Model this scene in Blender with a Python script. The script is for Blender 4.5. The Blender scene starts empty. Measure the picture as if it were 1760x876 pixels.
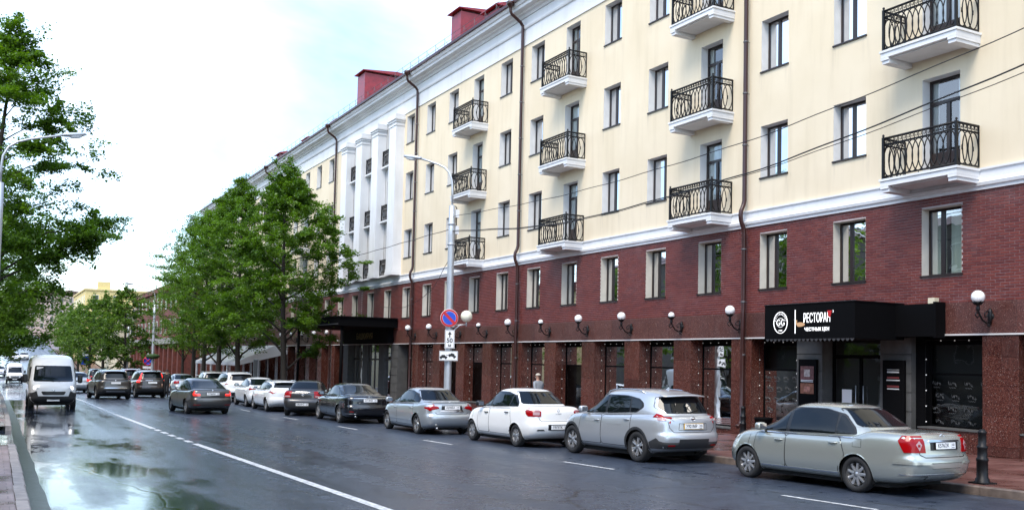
import bpy, bmesh, math, random
import numpy as np
from mathutils import Matrix, Vector
from mathutils.bvhtree import BVHTree
random.seed(7); RNG = np.random.default_rng(11)
S = bpy.context.scene
COL = S.collection
R_ = math.radians

# ------------------------------------------------------------------ camera
def camera():
    yaw, tilt, roll = R_(28.397), R_(3.0), R_(1.3)
    fw = Vector((math.sin(yaw)*math.cos(tilt), math.cos(yaw)*math.cos(tilt), math.sin(tilt)))
    rt = Vector((math.cos(yaw), -math.sin(yaw), 0)); up = rt.cross(fw)
    c, n = math.cos(roll), math.sin(roll)
    r2 = rt*c + up*n; u2 = up*c - rt*n
    cd = bpy.data.cameras.new('camera'); co = bpy.data.objects.new('camera', cd); COL.objects.link(co)
    m = Matrix((r2, u2, -fw)).transposed().to_4x4(); m.translation = (0, 0, 1.95)
    co.matrix_world = m
    cd.sensor_width = 36; cd.lens = 1650/1760*36; cd.shift_y = 97.8/1760
    cd.clip_start = .1; cd.clip_end = 5000
    S.camera = co
camera()

# ------------------------------------------------------------------ sky, sun, exposure
SUN_EL, SUN_AZ = R_(55), R_(236)      # azimuth clockwise from +Y (street direction)
def world():
    w = bpy.data.worlds.new('World'); S.world = w; w.use_nodes = True
    nt = w.node_tree; nt.nodes.clear(); N = nt.nodes.new; L = nt.links.new
    sky = N('ShaderNodeTexSky'); sky.sky_type = 'NISHITA'; sky.sun_disc = False
    sky.sun_elevation = SUN_EL; sky.sun_rotation = SUN_AZ; sky.air_density = 1.0; sky.dust_density = .6; sky.ozone_density = 1.5
    tc = N('ShaderNodeTexCoord')
    # project the view direction on a cloud deck so that clouds shrink towards the horizon
    sep = N('ShaderNodeSeparateXYZ'); L(tc.outputs['Generated'], sep.inputs[0])
    ab = N('ShaderNodeMath'); ab.operation = 'ABSOLUTE'; L(sep.outputs[2], ab.inputs[0])
    ad = N('ShaderNodeMath'); ad.operation = 'ADD'; ad.inputs[1].default_value = .18; L(ab.outputs[0], ad.inputs[0])
    dx = N('ShaderNodeMath'); dx.operation = 'DIVIDE'; L(sep.outputs[0], dx.inputs[0]); L(ad.outputs[0], dx.inputs[1])
    dy = N('ShaderNodeMath'); dy.operation = 'DIVIDE'; L(sep.outputs[1], dy.inputs[0]); L(ad.outputs[0], dy.inputs[1])
    cb = N('ShaderNodeCombineXYZ'); L(dx.outputs[0], cb.inputs[0]); L(dy.outputs[0], cb.inputs[1])
    no = N('ShaderNodeTexNoise'); no.inputs['Scale'].default_value = .62; no.inputs['Detail'].default_value = 7; no.inputs['Roughness'].default_value = .5
    no.inputs['Distortion'].default_value = .35
    L(cb.outputs[0], no.inputs['Vector'])
    cr = N('ShaderNodeValToRGB'); cr.color_ramp.elements[0].position = .46; cr.color_ramp.elements[1].position = .68
    L(no.outputs['Fac'], cr.inputs[0])
    k1 = N('ShaderNodeMixRGB'); k1.blend_type = 'MULTIPLY'; k1.inputs[0].default_value = 1; k1.inputs[2].default_value = (SKYK, SKYK, SKYK, 1)
    L(sky.outputs[0], k1.inputs[1])
    mx = N('ShaderNodeMixRGB'); L(cr.outputs[0], mx.inputs[0]); L(k1.outputs[0], mx.inputs[1]); mx.inputs[2].default_value = CLOUD
    bg = N('ShaderNodeBackground'); L(mx.outputs[0], bg.inputs[0]); bg.inputs[1].default_value = SKYS
    ou = N('ShaderNodeOutputWorld'); L(bg.outputs[0], ou.inputs[0])
SKYK, SKYS = 1.3, .15
CLOUD = (7.2, 8.5, 10.4, 1)      # bright sunlit cloud on the same scale as the sky texture
world()
def sun():
    d = bpy.data.lights.new('sun', 'SUN'); d.energy = 1.9; d.angle = R_(28); d.color = (1, .91, .78)
    o = bpy.data.objects.new('sun', d); COL.objects.link(o)
    v = Vector((math.sin(SUN_AZ)*math.cos(SUN_EL), math.cos(SUN_AZ)*math.cos(SUN_EL), math.sin(SUN_EL)))
    o.rotation_euler = v.to_track_quat('Z', 'Y').to_euler(); o.location = (-30, -20, 60)
sun()
V = S.view_settings; V.view_transform = 'Standard'; V.look = 'None'; V.gamma = 1; V.use_curve_mapping = False
V.exposure = 1.0

# ------------------------------------------------------------------ helpers
def tag(o, label=None, cat=None, group=None, kind=None):
    if label: o['label'] = label
    if cat: o['category'] = cat
    if group: o['group'] = group
    if kind: o['kind'] = kind
    return o
def empty(name, loc=(0, 0, 0), rz=0, label=None, cat=None, group=None):
    o = bpy.data.objects.new(name, None); COL.objects.link(o); o.location = loc; o.rotation_euler = (0, 0, rz)
    o.empty_display_size = .2
    return tag(o, label, cat, group)
def woff(o):
    return o.location+(woff(o.parent)+o.matrix_parent_inverse.translation if o.parent else Vector())
def link(name, me, parent=None, keep=False):
    o = bpy.data.objects.new(name, me); COL.objects.link(o)
    if parent:
        o.parent = parent
        if keep: o.matrix_parent_inverse = Matrix.Translation(-woff(parent))
    return o
def clone(root, name=None):
    """copy a thing with its parts and sub-parts (children listed once by scanning)"""
    def rec(o, par):
        c = o.copy(); COL.objects.link(c)
        if par: c.parent = par; c.matrix_parent_inverse = o.matrix_parent_inverse.copy()
        for ch in list(o.children): rec(ch, c)
        return c
    return rec(root, None)

class MB:
    def __init__(s): s.v = []; s.f = []; s.m = []; s.sm = []
    def add(s, vs, fs, mi=0, smooth=False):
        b = len(s.v); s.v.extend([tuple(map(float, p)) for p in vs])
        for f in fs: s.f.append([b+i for i in f]); s.m.append(mi); s.sm.append(smooth)
    def quad(s, a, b, c, d, mi=0): s.add([a, b, c, d], [(0, 1, 2, 3)], mi)
    def box(s, x0, x1, y0, y1, z0, z1, mi=0, skip=''):
        v = [(x, y, z) for z in (z0, z1) for y in (y0, y1) for x in (x0, x1)]
        F = dict(b=(0, 2, 3, 1), t=(4, 5, 7, 6), f=(0, 1, 5, 4), k=(2, 6, 7, 3), l=(0, 4, 6, 2), r=(1, 3, 7, 5))
        s.add(v, [F[k] for k in F if k not in skip], mi)
    def obox(s, c, size, M=None, mi=0):
        x, y, z = [h/2 for h in size]
        v = [Vector((i*x, j*y, k*z)) for k in (-1, 1) for j in (-1, 1) for i in (-1, 1)]
        if M is not None: v = [M @ p for p in v]
        s.add([p+Vector(c) for p in v], [(0, 2, 3, 1), (4, 5, 7, 6), (0, 1, 5, 4), (2, 6, 7, 3), (0, 4, 6, 2), (1, 3, 7, 5)], mi)
    def tube(s, pts, r, n=6, mi=0, closed=False, caps=True, smooth=True):
        pts = [Vector(p) for p in pts]; k = len(pts)
        rs = r if isinstance(r, (list, tuple)) else [r]*k
        vs = []; prev = None
        for i, p in enumerate(pts):
            a = pts[(i-1) % k] if (closed or i) else pts[0]
            b = pts[(i+1) % k] if (closed or i < k-1) else pts[-1]
            t = (b-a).normalized() if (b-a).length > 1e-9 else Vector((0, 0, 1))
            if prev is None:
                u = t.cross(Vector((0, 0, 1)))
                if u.length < .05: u = t.cross(Vector((1, 0, 0)))
                u.normalize()
            else:
                u = prev - t*prev.dot(t)
                u = u.normalized() if u.length > 1e-6 else t.orthogonal().normalized()
            prev = u; w = t.cross(u)
            for j in range(n):
                a_ = 2*math.pi*j/n; vs.append(p+(u*math.cos(a_)+w*math.sin(a_))*rs[i])
        fs = []
        for i in range(k if closed else k-1):
            for j in range(n):
                a = i*n+j; b = i*n+(j+1) % n; c = ((i+1) % k)*n+(j+1) % n; d = ((i+1) % k)*n+j
                fs.append((a, b, c, d))
        if caps and not closed: fs += [tuple(range(n))[::-1], tuple((k-1)*n+j for j in range(n))]
        s.add(vs, fs, mi, smooth)
    def lathe(s, prof, n=16, M=None, mi=0, smooth=True, arc=None):
        """prof: (r,z) list; M maps local (axis z) to wanted place"""
        vs = []; k = len(prof)
        for r, z in prof:
            for j in range(n):
                a = 2*math.pi*j/n; p = Vector((r*math.cos(a), r*math.sin(a), z)); vs.append(M @ p if M else p)
        fs = [(i*n+j, i*n+(j+1) % n, (i+1)*n+(j+1) % n, (i+1)*n+j) for i in range(k-1) for j in range(n)]
        s.add(vs, fs, mi, smooth)
    def extr(s, prof, y0, y1, mi=0, axis='y', caps=True):
        """closed profile of (x,z) extruded along y"""
        k = len(prof)
        vs = [(x, y0, z) for x, z in prof]+[(x, y1, z) for x, z in prof]
        fs = [(i, (i+1) % k, k+(i+1) % k, k+i) for i in range(k)]
        if caps: fs += [tuple(range(k))[::-1], tuple(range(k, 2*k))]
        s.add(vs, fs, mi)
    def mesh(s, name, mats):
        me = bpy.data.meshes.new(name); me.from_pydata(s.v, [], s.f)
        if not isinstance(mats, (list, tuple)): mats = [mats]
        for m in mats: me.materials.append(m)
        me.polygons.foreach_set('material_index', s.m); me.polygons.foreach_set('use_smooth', s.sm)
        bm = bmesh.new(); bm.from_mesh(me); bmesh.ops.recalc_face_normals(bm, faces=bm.faces); bm.to_mesh(me); bm.free()
        me.update(); return me
    def build(s, name, mats, parent=None, keep=True): return link(name, s.mesh(name, mats), parent, keep)
def rotm(ax, a): return Matrix.Rotation(a, 4, ax)
def trm(p): return Matrix.Translation(p)

def text_mesh(txt, size, ext=.004, align='CENTER', bold=0.0, sx=1.0, space=1.0):
    cu = bpy.data.curves.new('t', 'FONT'); cu.body = txt; cu.size = size; cu.extrude = ext; cu.align_x = align; cu.align_y = 'CENTER'
    cu.offset = bold; cu.resolution_u = 3; cu.space_character = space
    o = bpy.data.objects.new('t', cu); COL.objects.link(o)
    bpy.context.view_layer.update()
    me = bpy.data.meshes.new_from_object(o.evaluated_get(bpy.context.evaluated_depsgraph_get()))
    bpy.data.objects.remove(o); bpy.data.curves.remove(cu)
    if sx != 1:
        for v in me.vertices: v.co.x *= sx
    return me
def put_text(name, txt, size, M, mat, parent=None, keep=True, **kw):
    me = text_mesh(txt, size, **kw); me.transform(M); me.materials.clear(); me.materials.append(mat); me.name = name
    return link(name, me, parent, keep)
FACE_MX = Matrix(((0, 0, -1, 0), (-1, 0, 0, 0), (0, 1, 0, 0), (0, 0, 0, 1)))   # text facing -X, reading towards -Y

# ------------------------------------------------------------------ materials
def nodes(name):
    m = bpy.data.materials.new(name); m.use_nodes = True; nt = m.node_tree
    return m, nt, nt.nodes['Principled BSDF'], nt.nodes.new, nt.links.new
def M(name, col, rough=.5, metal=0., coat=0., ior=None, emit=None, es=1.0, spec=None, var=0., vs=3., bump=0., bs=40.):
    m, nt, b, N, L = nodes(name)
    b.inputs['Base Color'].default_value = (*col, 1); b.inputs['Roughness'].default_value = rough; b.inputs['Metallic'].default_value = metal
    if coat: b.inputs['Coat Weight'].default_value = coat; b.inputs['Coat Roughness'].default_value = .04
    if ior: b.inputs['IOR'].default_value = ior
    if spec is not None: b.inputs['Specular IOR Level'].default_value = spec
    if emit: b.inputs['Emission Color'].default_value = (*emit, 1); b.inputs['Emission Strength'].default_value = es
    if var or bump:
        g = N('ShaderNodeNewGeometry')
        if var:
            n = N('ShaderNodeTexNoise'); n.inputs['Scale'].default_value = vs; n.inputs['Detail'].default_value = 6; L(g.outputs['Position'], n.inputs['Vector'])
            mr = N('ShaderNodeMapRange'); mr.inputs[1].default_value = .3; mr.inputs[2].default_value = .7; mr.inputs[3].default_value = 1-var; mr.inputs[4].default_value = 1+var*.5; L(n.outputs['Fac'], mr.inputs[0])
            mx = N('ShaderNodeMixRGB'); mx.blend_type = 'MULTIPLY'; mx.inputs[0].default_value = 1; mx.inputs[1].default_value = (*col, 1); L(mr.outputs[0], mx.inputs[2]); L(mx.outputs[0], b.inputs['Base Color'])
            mr2 = N('ShaderNodeMapRange'); mr2.inputs[3].default_value = rough*.85; mr2.inputs[4].default_value = min(1, rough*1.2); L(n.outputs['Fac'], mr2.inputs[0]); L(mr2.outputs[0], b.inputs['Roughness'])
        if bump:
            n2 = N('ShaderNodeTexNoise'); n2.inputs['Scale'].default_value = bs; n2.inputs['Detail'].default_value = 4; L(g.outputs['Position'], n2.inputs['Vector'])
            bp = N('ShaderNodeBump'); bp.inputs['Strength'].default_value = bump; bp.inputs['Distance'].default_value = .01; L(n2.outputs['Fac'], bp.inputs['Height']); L(bp.outputs[0], b.inputs['Normal'])
    return m
def ramp(N, stops):
    r = N('ShaderNodeValToRGB'); e = r.color_ramp.elements
    while len(e) < len(stops): e.new(.5)
    for i, (p, c) in enumerate(stops): e[i].position = p; e[i].color = (*c, 1) if len(c) == 3 else c
    return r
def mat_stucco(name, c, dirt):
    m, nt, b, N, L = nodes(name); g = N('ShaderNodeNewGeometry')
    n1 = N('ShaderNodeTexNoise'); n1.inputs['Scale'].default_value = .45; n1.inputs['Detail'].default_value = 7; L(g.outputs['Position'], n1.inputs['Vector'])
    mp = N('ShaderNodeMapping'); mp.inputs['Scale'].default_value = (2.2, 2.2, .22); L(g.outputs['Position'], mp.inputs[0])
    n2 = N('ShaderNodeTexNoise'); n2.inputs['Scale'].default_value = 1.6; n2.inputs['Detail'].default_value = 8; L(mp.outputs[0], n2.inputs['Vector'])
    r1 = ramp(N, [(.36, (*dirt, 1)), (.62, (*c, 1))]); L(n1.outputs['Fac'], r1.inputs[0])
    r2 = ramp(N, [(.30, (.90, .89, .87)), (.5, (1, 1, 1))]); L(n2.outputs['Fac'], r2.inputs[0])
    mx = N('ShaderNodeMixRGB'); mx.blend_type = 'MULTIPLY'; mx.inputs[0].default_value = .6; L(r1.outputs[0], mx.inputs[1]); L(r2.outputs[0], mx.inputs[2]); L(mx.outputs[0], b.inputs['Base Color'])
    if name == 'cream_stucco':      # rain streaks that run down from the sill ends
        def mth(op, a, c):
            x = N('ShaderNodeMath'); x.operation = op
            for i, q in enumerate((a, c)):
                if isinstance(q, (int, float)): x.inputs[i].default_value = q
                else: L(q, x.inputs[i])
            return x.outputs[0]
        sp = N('ShaderNodeSeparateXYZ'); L(g.outputs['Position'], sp.inputs[0])
        u = mth('FRACT', mth('DIVIDE', mth('SUBTRACT', sp.outputs[1], 16.87-1.5575), 3.115), 0); du = mth('ABSOLUTE', mth('MULTIPLY', mth('SUBTRACT', u, .5), 3.115), 0)
        ed = N('ShaderNodeMapRange'); L(mth('ABSOLUTE', mth('SUBTRACT', du, .60), 0), ed.inputs[0]); ed.inputs[1].default_value = .02; ed.inputs[2].default_value = .22; ed.inputs[3].default_value = 1; ed.inputs[4].default_value = 0
        zf = mth('MULTIPLY', mth('FRACT', mth('DIVIDE', mth('SUBTRACT', sp.outputs[2], 7.13), 3.53), 0), 3.53)
        dn = N('ShaderNodeMapRange'); L(zf, dn.inputs[0]); dn.inputs[1].default_value = .15; dn.inputs[2].default_value = 1.0; dn.inputs[3].default_value = 0; dn.inputs[4].default_value = 1
        lt = mth('LESS_THAN', zf, 1.03); mp3 = N('ShaderNodeMapping'); mp3.inputs['Scale'].default_value = (9, 9, .8); L(g.outputs['Position'], mp3.inputs[0])
        n5 = N('ShaderNodeTexNoise'); n5.inputs['Scale'].default_value = 1; n5.inputs['Detail'].default_value = 5; L(mp3.outputs[0], n5.inputs['Vector'])
        k5 = N('ShaderNodeMapRange'); L(n5.outputs['Fac'], k5.inputs[0]); k5.inputs[1].default_value = .42; k5.inputs[2].default_value = .7
        mk = mth('MULTIPLY', mth('MULTIPLY', mth('MULTIPLY', ed.outputs[0], dn.outputs[0]), lt), mth('MULTIPLY', k5.outputs[0], .34))
        m6 = N('ShaderNodeMixRGB'); L(mk, m6.inputs[0]); L(mx.outputs[0], m6.inputs[1]); m6.inputs[2].default_value = (.30, .25, .19, 1); L(m6.outputs[0], b.inputs['Base Color'])
    b.inputs['Roughness'].default_value = .85
    n3 = N('ShaderNodeTexNoise'); n3.inputs['Scale'].default_value = 70; n3.inputs['Detail'].default_value = 3; L(g.outputs['Position'], n3.inputs['Vector'])
    bp = N('ShaderNodeBump'); bp.inputs['Strength'].default_value = .25; bp.inputs['Distance'].default_value = .008; L(n3.outputs['Fac'], bp.inputs['Height']); L(bp.outputs[0], b.inputs['Normal'])
    return m
def mat_brick():
    m, nt, b, N, L = nodes('glazed_brick'); g = N('ShaderNodeNewGeometry')
    at = N('ShaderNodeAttribute'); at.attribute_name = 'tint'
    oi = N('ShaderNodeObjectInfo')
    sm = N('ShaderNodeMath'); sm.operation = 'ADD'; L(at.outputs['Fac'], sm.inputs[0]); L(oi.outputs['Random'], sm.inputs[1])
    fr = N('ShaderNodeMath'); fr.operation = 'FRACT'; L(sm.outputs[0], fr.inputs[0])
    r = ramp(N, [(0, (.098, .020, .017)), (.35, (.130, .026, .020)), (.7, (.160, .036, .026)), (1, (.112, .022, .019))]); L(fr.outputs[0], r.inputs[0])
    n = N('ShaderNodeTexNoise'); n.inputs['Scale'].default_value = .8; n.inputs['Detail'].default_value = 8; n.inputs['Roughness'].default_value = .65; L(g.outputs['Position'], n.inputs['Vector'])
    bl = ramp(N, [(.55, (0, 0, 0)), (.74, (1, 1, 1))]); L(n.outputs['Fac'], bl.inputs[0])
    n4 = N('ShaderNodeTexNoise'); n4.inputs['Scale'].default_value = 30; n4.inputs['Detail'].default_value = 4; L(g.outputs['Position'], n4.inputs['Vector'])
    ml = N('ShaderNodeMath'); ml.operation = 'MULTIPLY'; L(bl.outputs[0], ml.inputs[0]); L(n4.outputs['Fac'], ml.inputs[1])
    m2 = N('ShaderNodeMath'); m2.operation = 'MULTIPLY'; m2.inputs[1].default_value = .22; L(ml.outputs[0], m2.inputs[0])
    mx = N('ShaderNodeMixRGB'); L(m2.outputs[0], mx.inputs[0]); L(r.outputs[0], mx.inputs[1]); mx.inputs[2].default_value = (.42, .36, .38, 1)
    L(mx.outputs[0], b.inputs['Base Color']); b.inputs['Roughness'].default_value = .45; b.inputs['Specular IOR Level'].default_value = .32
    bp = N('ShaderNodeBump'); bp.inputs['Strength'].default_value = .35; bp.inputs['Distance'].default_value = .004; L(n4.outputs['Fac'], bp.inputs['Height']); L(bp.outputs[0], b.inputs['Normal'])
    return m
def mat_granite(name, a, c, d, rough=.22):
    m, nt, b, N, L = nodes(name); g = N('ShaderNodeNewGeometry')
    v = N('ShaderNodeTexVoronoi'); v.inputs['Scale'].default_value = 62; L(g.outputs['Position'], v.inputs['Vector'])
    sp = N('ShaderNodeSeparateXYZ'); L(v.outputs['Color'], sp.inputs[0])
    r = ramp(N, [(0, a), (.45, c), (.86, d), (.975, (.26, .19, .165))]); r.color_ramp.interpolation = 'CONSTANT'; L(sp.outputs[0], r.inputs[0])
    n = N('ShaderNodeTexNoise'); n.inputs['Scale'].default_value = 1.1; n.inputs['Detail'].default_value = 5; L(g.outputs['Position'], n.inputs['Vector'])
    mr = N('ShaderNodeMapRange'); mr.inputs[3].default_value = .7; mr.inputs[4].default_value = 1.25; L(n.outputs['Fac'], mr.inputs[0])
    oi = N('ShaderNodeObjectInfo'); mo = N('ShaderNodeMapRange'); mo.inputs[3].default_value = .8; mo.inputs[4].default_value = 1.2; L(oi.outputs['Random'], mo.inputs[0])
    mm = N('ShaderNodeMath'); mm.operation = 'MULTIPLY'; L(mr.outputs[0], mm.inputs[0]); L(mo.outputs[0], mm.inputs[1])
    mx = N('ShaderNodeMixRGB'); mx.blend_type = 'MULTIPLY'; mx.inputs[0].default_value = 1; L(r.outputs[0], mx.inputs[1]); L(mm.outputs[0], mx.inputs[2]); L(mx.outputs[0], b.inputs['Base Color'])
    # weathered streaks are duller
    mp = N('ShaderNodeMapping'); mp.inputs['Scale'].default_value = (1.2, 1.2, .6); L(g.outputs['Position'], mp.inputs[0])
    n2 = N('ShaderNodeTexNoise'); n2.inputs['Scale'].default_value = 2; n2.inputs['Detail'].default_value = 6; L(mp.outputs[0], n2.inputs['Vector'])
    m2 = N('ShaderNodeMapRange'); m2.inputs[1].default_value = .35; m2.inputs[2].default_value = .7; m2.inputs[3].default_value = rough*.9; m2.inputs[4].default_value = rough*1.5; L(n2.outputs['Fac'], m2.inputs[0]); L(m2.outputs[0], b.inputs['Roughness'])
    return m
def mat_glass(name, tint=(.9, .95, .93), ior=1.6, extra=.0):
    m, nt, b, N, L = nodes(name); nt.nodes.remove(b)
    tr = N('ShaderNodeBsdfTransparent'); tr.inputs[0].default_value = (*tint, 1)
    gl = N('ShaderNodeBsdfGlossy'); gl.inputs['Roughness'].default_value = .012
    g = N('ShaderNodeNewGeometry'); n = N('ShaderNodeTexNoise'); n.inputs['Scale'].default_value = 1.3; L(g.outputs['Position'], n.inputs['Vector'])
    bp = N('ShaderNodeBump'); bp.inputs['Strength'].default_value = .06; bp.inputs['Distance'].default_value = .05; L(n.outputs['Fac'], bp.inputs['Height']); L(bp.outputs[0], gl.inputs['Normal'])
    f = N('ShaderNodeFresnel'); f.inputs[0].default_value = ior
    ad = N('ShaderNodeMath'); ad.operation = 'ADD'; ad.use_clamp = True; ad.inputs[1].default_value = extra; L(f.outputs[0], ad.inputs[0])
    mx = N('ShaderNodeMixShader'); L(ad.outputs[0], mx.inputs[0]); L(tr.outputs[0], mx.inputs[1]); L(gl.outputs[0], mx.inputs[2])
    L(mx.outputs[0], nt.nodes['Material Output'].inputs[0]); return m
def mat_leaf(name, c1, c2):
    m, nt, b, N, L = nodes(name); nt.nodes.remove(b)
    at = N('ShaderNodeAttribute'); at.attribute_name = 'tint'
    r = ramp(N, [(0, c1), (1, c2)]); L(at.outputs['Fac'], r.inputs[0])
    d = N('ShaderNodeBsdfDiffuse'); L(r.outputs[0], d.inputs[0])
    t = N('ShaderNodeBsdfTranslucent'); hs = N('ShaderNodeHueSaturation'); hs.inputs['Value'].default_value = 1.5; hs.inputs['Saturation'].default_value = 1.1; L(r.outputs[0], hs.inputs['Color']); L(hs.outputs[0], t.inputs[0])
    gl = N('ShaderNodeBsdfGlossy'); gl.inputs['Roughness'].default_value = .42; gl.inputs[0].default_value = (.6, .65, .6, 1)
    mx = N('ShaderNodeMixShader'); mx.inputs[0].default_value = .45; L(d.outputs[0], mx.inputs[1]); L(t.outputs[0], mx.inputs[2])
    m2 = N('ShaderNodeMixShader'); m2.inputs[0].default_value = .05; L(mx.outputs[0], m2.inputs[1]); L(gl.outputs[0], m2.inputs[2])
    L(m2.outputs[0], nt.nodes['Material Output'].inputs[0]); return m
def mat_road():
    m, nt, b, N, L = nodes('wet_asphalt'); g = N('ShaderNodeNewGeometry'); P = g.outputs['Position']
    def noise(sc, det=6, ro=.55, vec=None):
        n = N('ShaderNodeTexNoise'); n.inputs['Scale'].default_value = sc; n.inputs['Detail'].default_value = det; n.inputs['Roughness'].default_value = ro; L(vec or P, n.inputs['Vector']); return n.outputs['Fac']
    def mrange(v, a, c, d, e):
        r = N('ShaderNodeMapRange'); r.inputs[1].default_value = a; r.inputs[2].default_value = c; r.inputs[3].default_value = d; r.inputs[4].default_value = e; L(v, r.inputs[0]); return r.outputs[0]
    def mth(op, a, c):
        x = N('ShaderNodeMath'); x.operation = op
        for i, q in enumerate((a, c)):
            if isinstance(q, (int, float)): x.inputs[i].default_value = q
            else: L(q, x.inputs[i])
        return x.outputs[0]
    sep = N('ShaderNodeSeparateXYZ'); L(P, sep.inputs[0])
    mp = N('ShaderNodeMapping'); mp.inputs['Scale'].default_value = (1, .28, 1); L(P, mp.inputs[0])
    big = noise(.55, 6, .6, mp.outputs[0]); mid = noise(3.2, 7, .65); fine = noise(190, 2); grit = noise(38, 4, .75)
    # water stands towards the left gutter and in the ruts
    gut = mrange(sep.outputs[0], .8, 5.2, .24, -.06)
    pud = mrange(mth('ADD', big, gut), .54, .70, 0, 1)
    base = ramp(N, [(.3, (.019, .026, .040)), (.7, (.040, .050, .072))]); L(mid, base.inputs[0])  # blue of the reflected sky is mixed into the asphalt colour
    sp = ramp(N, [(.56, (1, 1, 1)), (.68, (1.9, 1.9, 1.85))]); L(fine, sp.inputs[0])
    mx = N('ShaderNodeMixRGB'); mx.blend_type = 'MULTIPLY'; mx.inputs[0].default_value = 1; L(base.outputs[0], mx.inputs[1]); L(sp.outputs[0], mx.inputs[2])
    gr = ramp(N, [(.35, (.62, .62, .62)), (.65, (1.45, 1.45, 1.45))]); L(grit, gr.inputs[0])
    mxg = N('ShaderNodeMixRGB'); mxg.blend_type = 'MULTIPLY'; mxg.inputs[0].default_value = 1; L(mx.outputs[0], mxg.inputs[1]); L(gr.outputs[0], mxg.inputs[2]); mx = mxg
    # cracks and seams
    mp2 = N('ShaderNodeMapping'); mp2.inputs['Scale'].default_value = (.36, .13, 1); L(P, mp2.inputs[0])
    dn = N('ShaderNodeMixRGB'); dn.inputs[0].default_value = .12; L(mp2.outputs[0], dn.inputs[1])
    nn = N('ShaderNodeTexNoise'); nn.inputs['Scale'].default_value = 1.4; nn.inputs['Detail'].default_value = 8; L(P, nn.inputs['Vector']); L(nn.outputs['Color'], dn.inputs[2])
    vo = N('ShaderNodeTexVoronoi'); vo.feature = 'DISTANCE_TO_EDGE'; vo.inputs['Scale'].default_value = 1.0; L(dn.outputs[0], vo.inputs['Vector'])
    crack = mth('MULTIPLY', mrange(vo.outputs['Distance'], .0, .011, 1, 0), mrange(noise(.35, 4), .40, .50, 0, 1))
    mc = N('ShaderNodeMixRGB'); L(crack, mc.inputs[0]); L(mx.outputs[0], mc.inputs[1]); mc.inputs[2].default_value = (.006, .006, .006, 1)
    L(mc.outputs[0], b.inputs['Base Color'])
    lane = mrange(sep.outputs[0], 3.5, 11.0, .42, 1.05)
    rgh = mth('SUBTRACT', mth('MULTIPLY', mrange(mid, .3, .75, .26, .46), lane), mth('MULTIPLY', pud, .20))
    cbx = N('ShaderNodeCombineXYZ'); L(sep.outputs[0], cbx.inputs[0]); mpy = mth('MULTIPLY', sep.outputs[1], .03); L(mpy, cbx.inputs[1])
    track = mrange(noise(1.1, 3, .5, cbx.outputs[0]), .35, .65, -.06, .08)
    rgh = mth('MAXIMUM', mth('ADD', rgh, track), .03)
    L(rgh, b.inputs['Roughness'])
    b.inputs['IOR'].default_value = 1.45
    hb = mth('MULTIPLY', mth('ADD', fine, mth('MULTIPLY', grit, .8)), mrange(pud, 0, 1, 1, .05))
    h2 = mth('ADD', hb, mth('MULTIPLY', crack, -.8))
    bp = N('ShaderNodeBump'); bp.inputs['Strength'].default_value = .3; bp.inputs['Distance'].default_value = .005; L(h2, bp.inputs['Height'])
    rip = N('ShaderNodeBump'); rip.inputs['Strength'].default_value = .035; rip.inputs['Distance'].default_value = .02; L(noise(5.5, 3, .5, None), rip.inputs['Height']); L(bp.outputs[0], rip.inputs['Normal'])
    L(rip.outputs[0], b.inputs['Normal']); return m
def mat_paving(name, cols, mortar, sx, sy, rough=.3):
    m, nt, b, N, L = nodes(name); g = N('ShaderNodeNewGeometry')
    t = N('ShaderNodeTexBrick'); t.inputs['Scale'].default_value = 1; t.inputs['Brick Width'].default_value = sx; t.inputs['Row Height'].default_value = sy
    t.inputs['Mortar Size'].default_value = .006; t.inputs['Color1'].default_value = (*cols[0], 1); t.inputs['Color2'].default_value = (*cols[1], 1); t.inputs['Mortar'].default_value = (*mortar, 1)
    L(g.outputs['Position'], t.inputs['Vector'])
    n = N('ShaderNodeTexNoise'); n.inputs['Scale'].default_value = .9; n.inputs['Detail'].default_value = 6; L(g.outputs['Position'], n.inputs['Vector'])
    mr = N('ShaderNodeMapRange'); mr.inputs[1].default_value = .3; mr.inputs[2].default_value = .7; mr.inputs[3].default_value = .6; mr.inputs[4].default_value = 1.25; L(n.outputs['Fac'], mr.inputs[0])
    mx = N('ShaderNodeMixRGB'); mx.blend_type = 'MULTIPLY'; mx.inputs[0].default_value = 1; L(t.outputs[0], mx.inputs[1]); L(mr.outputs[0], mx.inputs[2]); L(mx.outputs[0], b.inputs['Base Color'])
    m2 = N('ShaderNodeMapRange'); m2.inputs[1].default_value = .35; m2.inputs[2].default_value = .65; m2.inputs[3].default_value = rough*.5; m2.inputs[4].default_value = rough*1.8; L(n.outputs['Fac'], m2.inputs[0]); L(m2.outputs[0], b.inputs['Roughness'])
    bp = N('ShaderNodeBump'); bp.inputs['Strength'].default_value = .4; bp.inputs['Distance'].default_value = .004; L(t.outputs['Fac'], bp.inputs['Height']); bp.invert = True; L(bp.outputs[0], b.inputs['Normal'])
    return m
K = {}
K['cream'] = mat_stucco('cream_stucco', (.725, .62, .455), (.675, .57, .405))
K['grey_plaster'] = mat_stucco('grey_white_plaster', (.50, .50, .50), (.45, .45, .45))
K['white'] = mat_stucco('white_plaster', (.73, .735, .74), (.66, .665, .67))
K['reveal'] = M('reveal_paint', (.72, .71, .69), .8, var=.08)
K['stone_reveal'] = M('stone_reveal', (.62, .58, .50), .8, var=.1)
K['brick'] = mat_brick()
K['mortar'] = M('mortar', (.46, .39, .38), .9, var=.35, vs=1.1)
K['granite'] = mat_granite('red_granite', (.045, .013, .010), (.100, .031, .022), (.145, .060, .042))
K['granite_band'] = mat_granite('red_granite_band', (.055, .017, .014), (.105, .038, .029), (.15, .07, .055), .32)
K['greystone'] = M('grey_stone', (.075, .075, .072), .7, var=.25, vs=4, bump=.2)
K['frame'] = M('brown_window_frame', (.018, .009, .007), .35)
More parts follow.
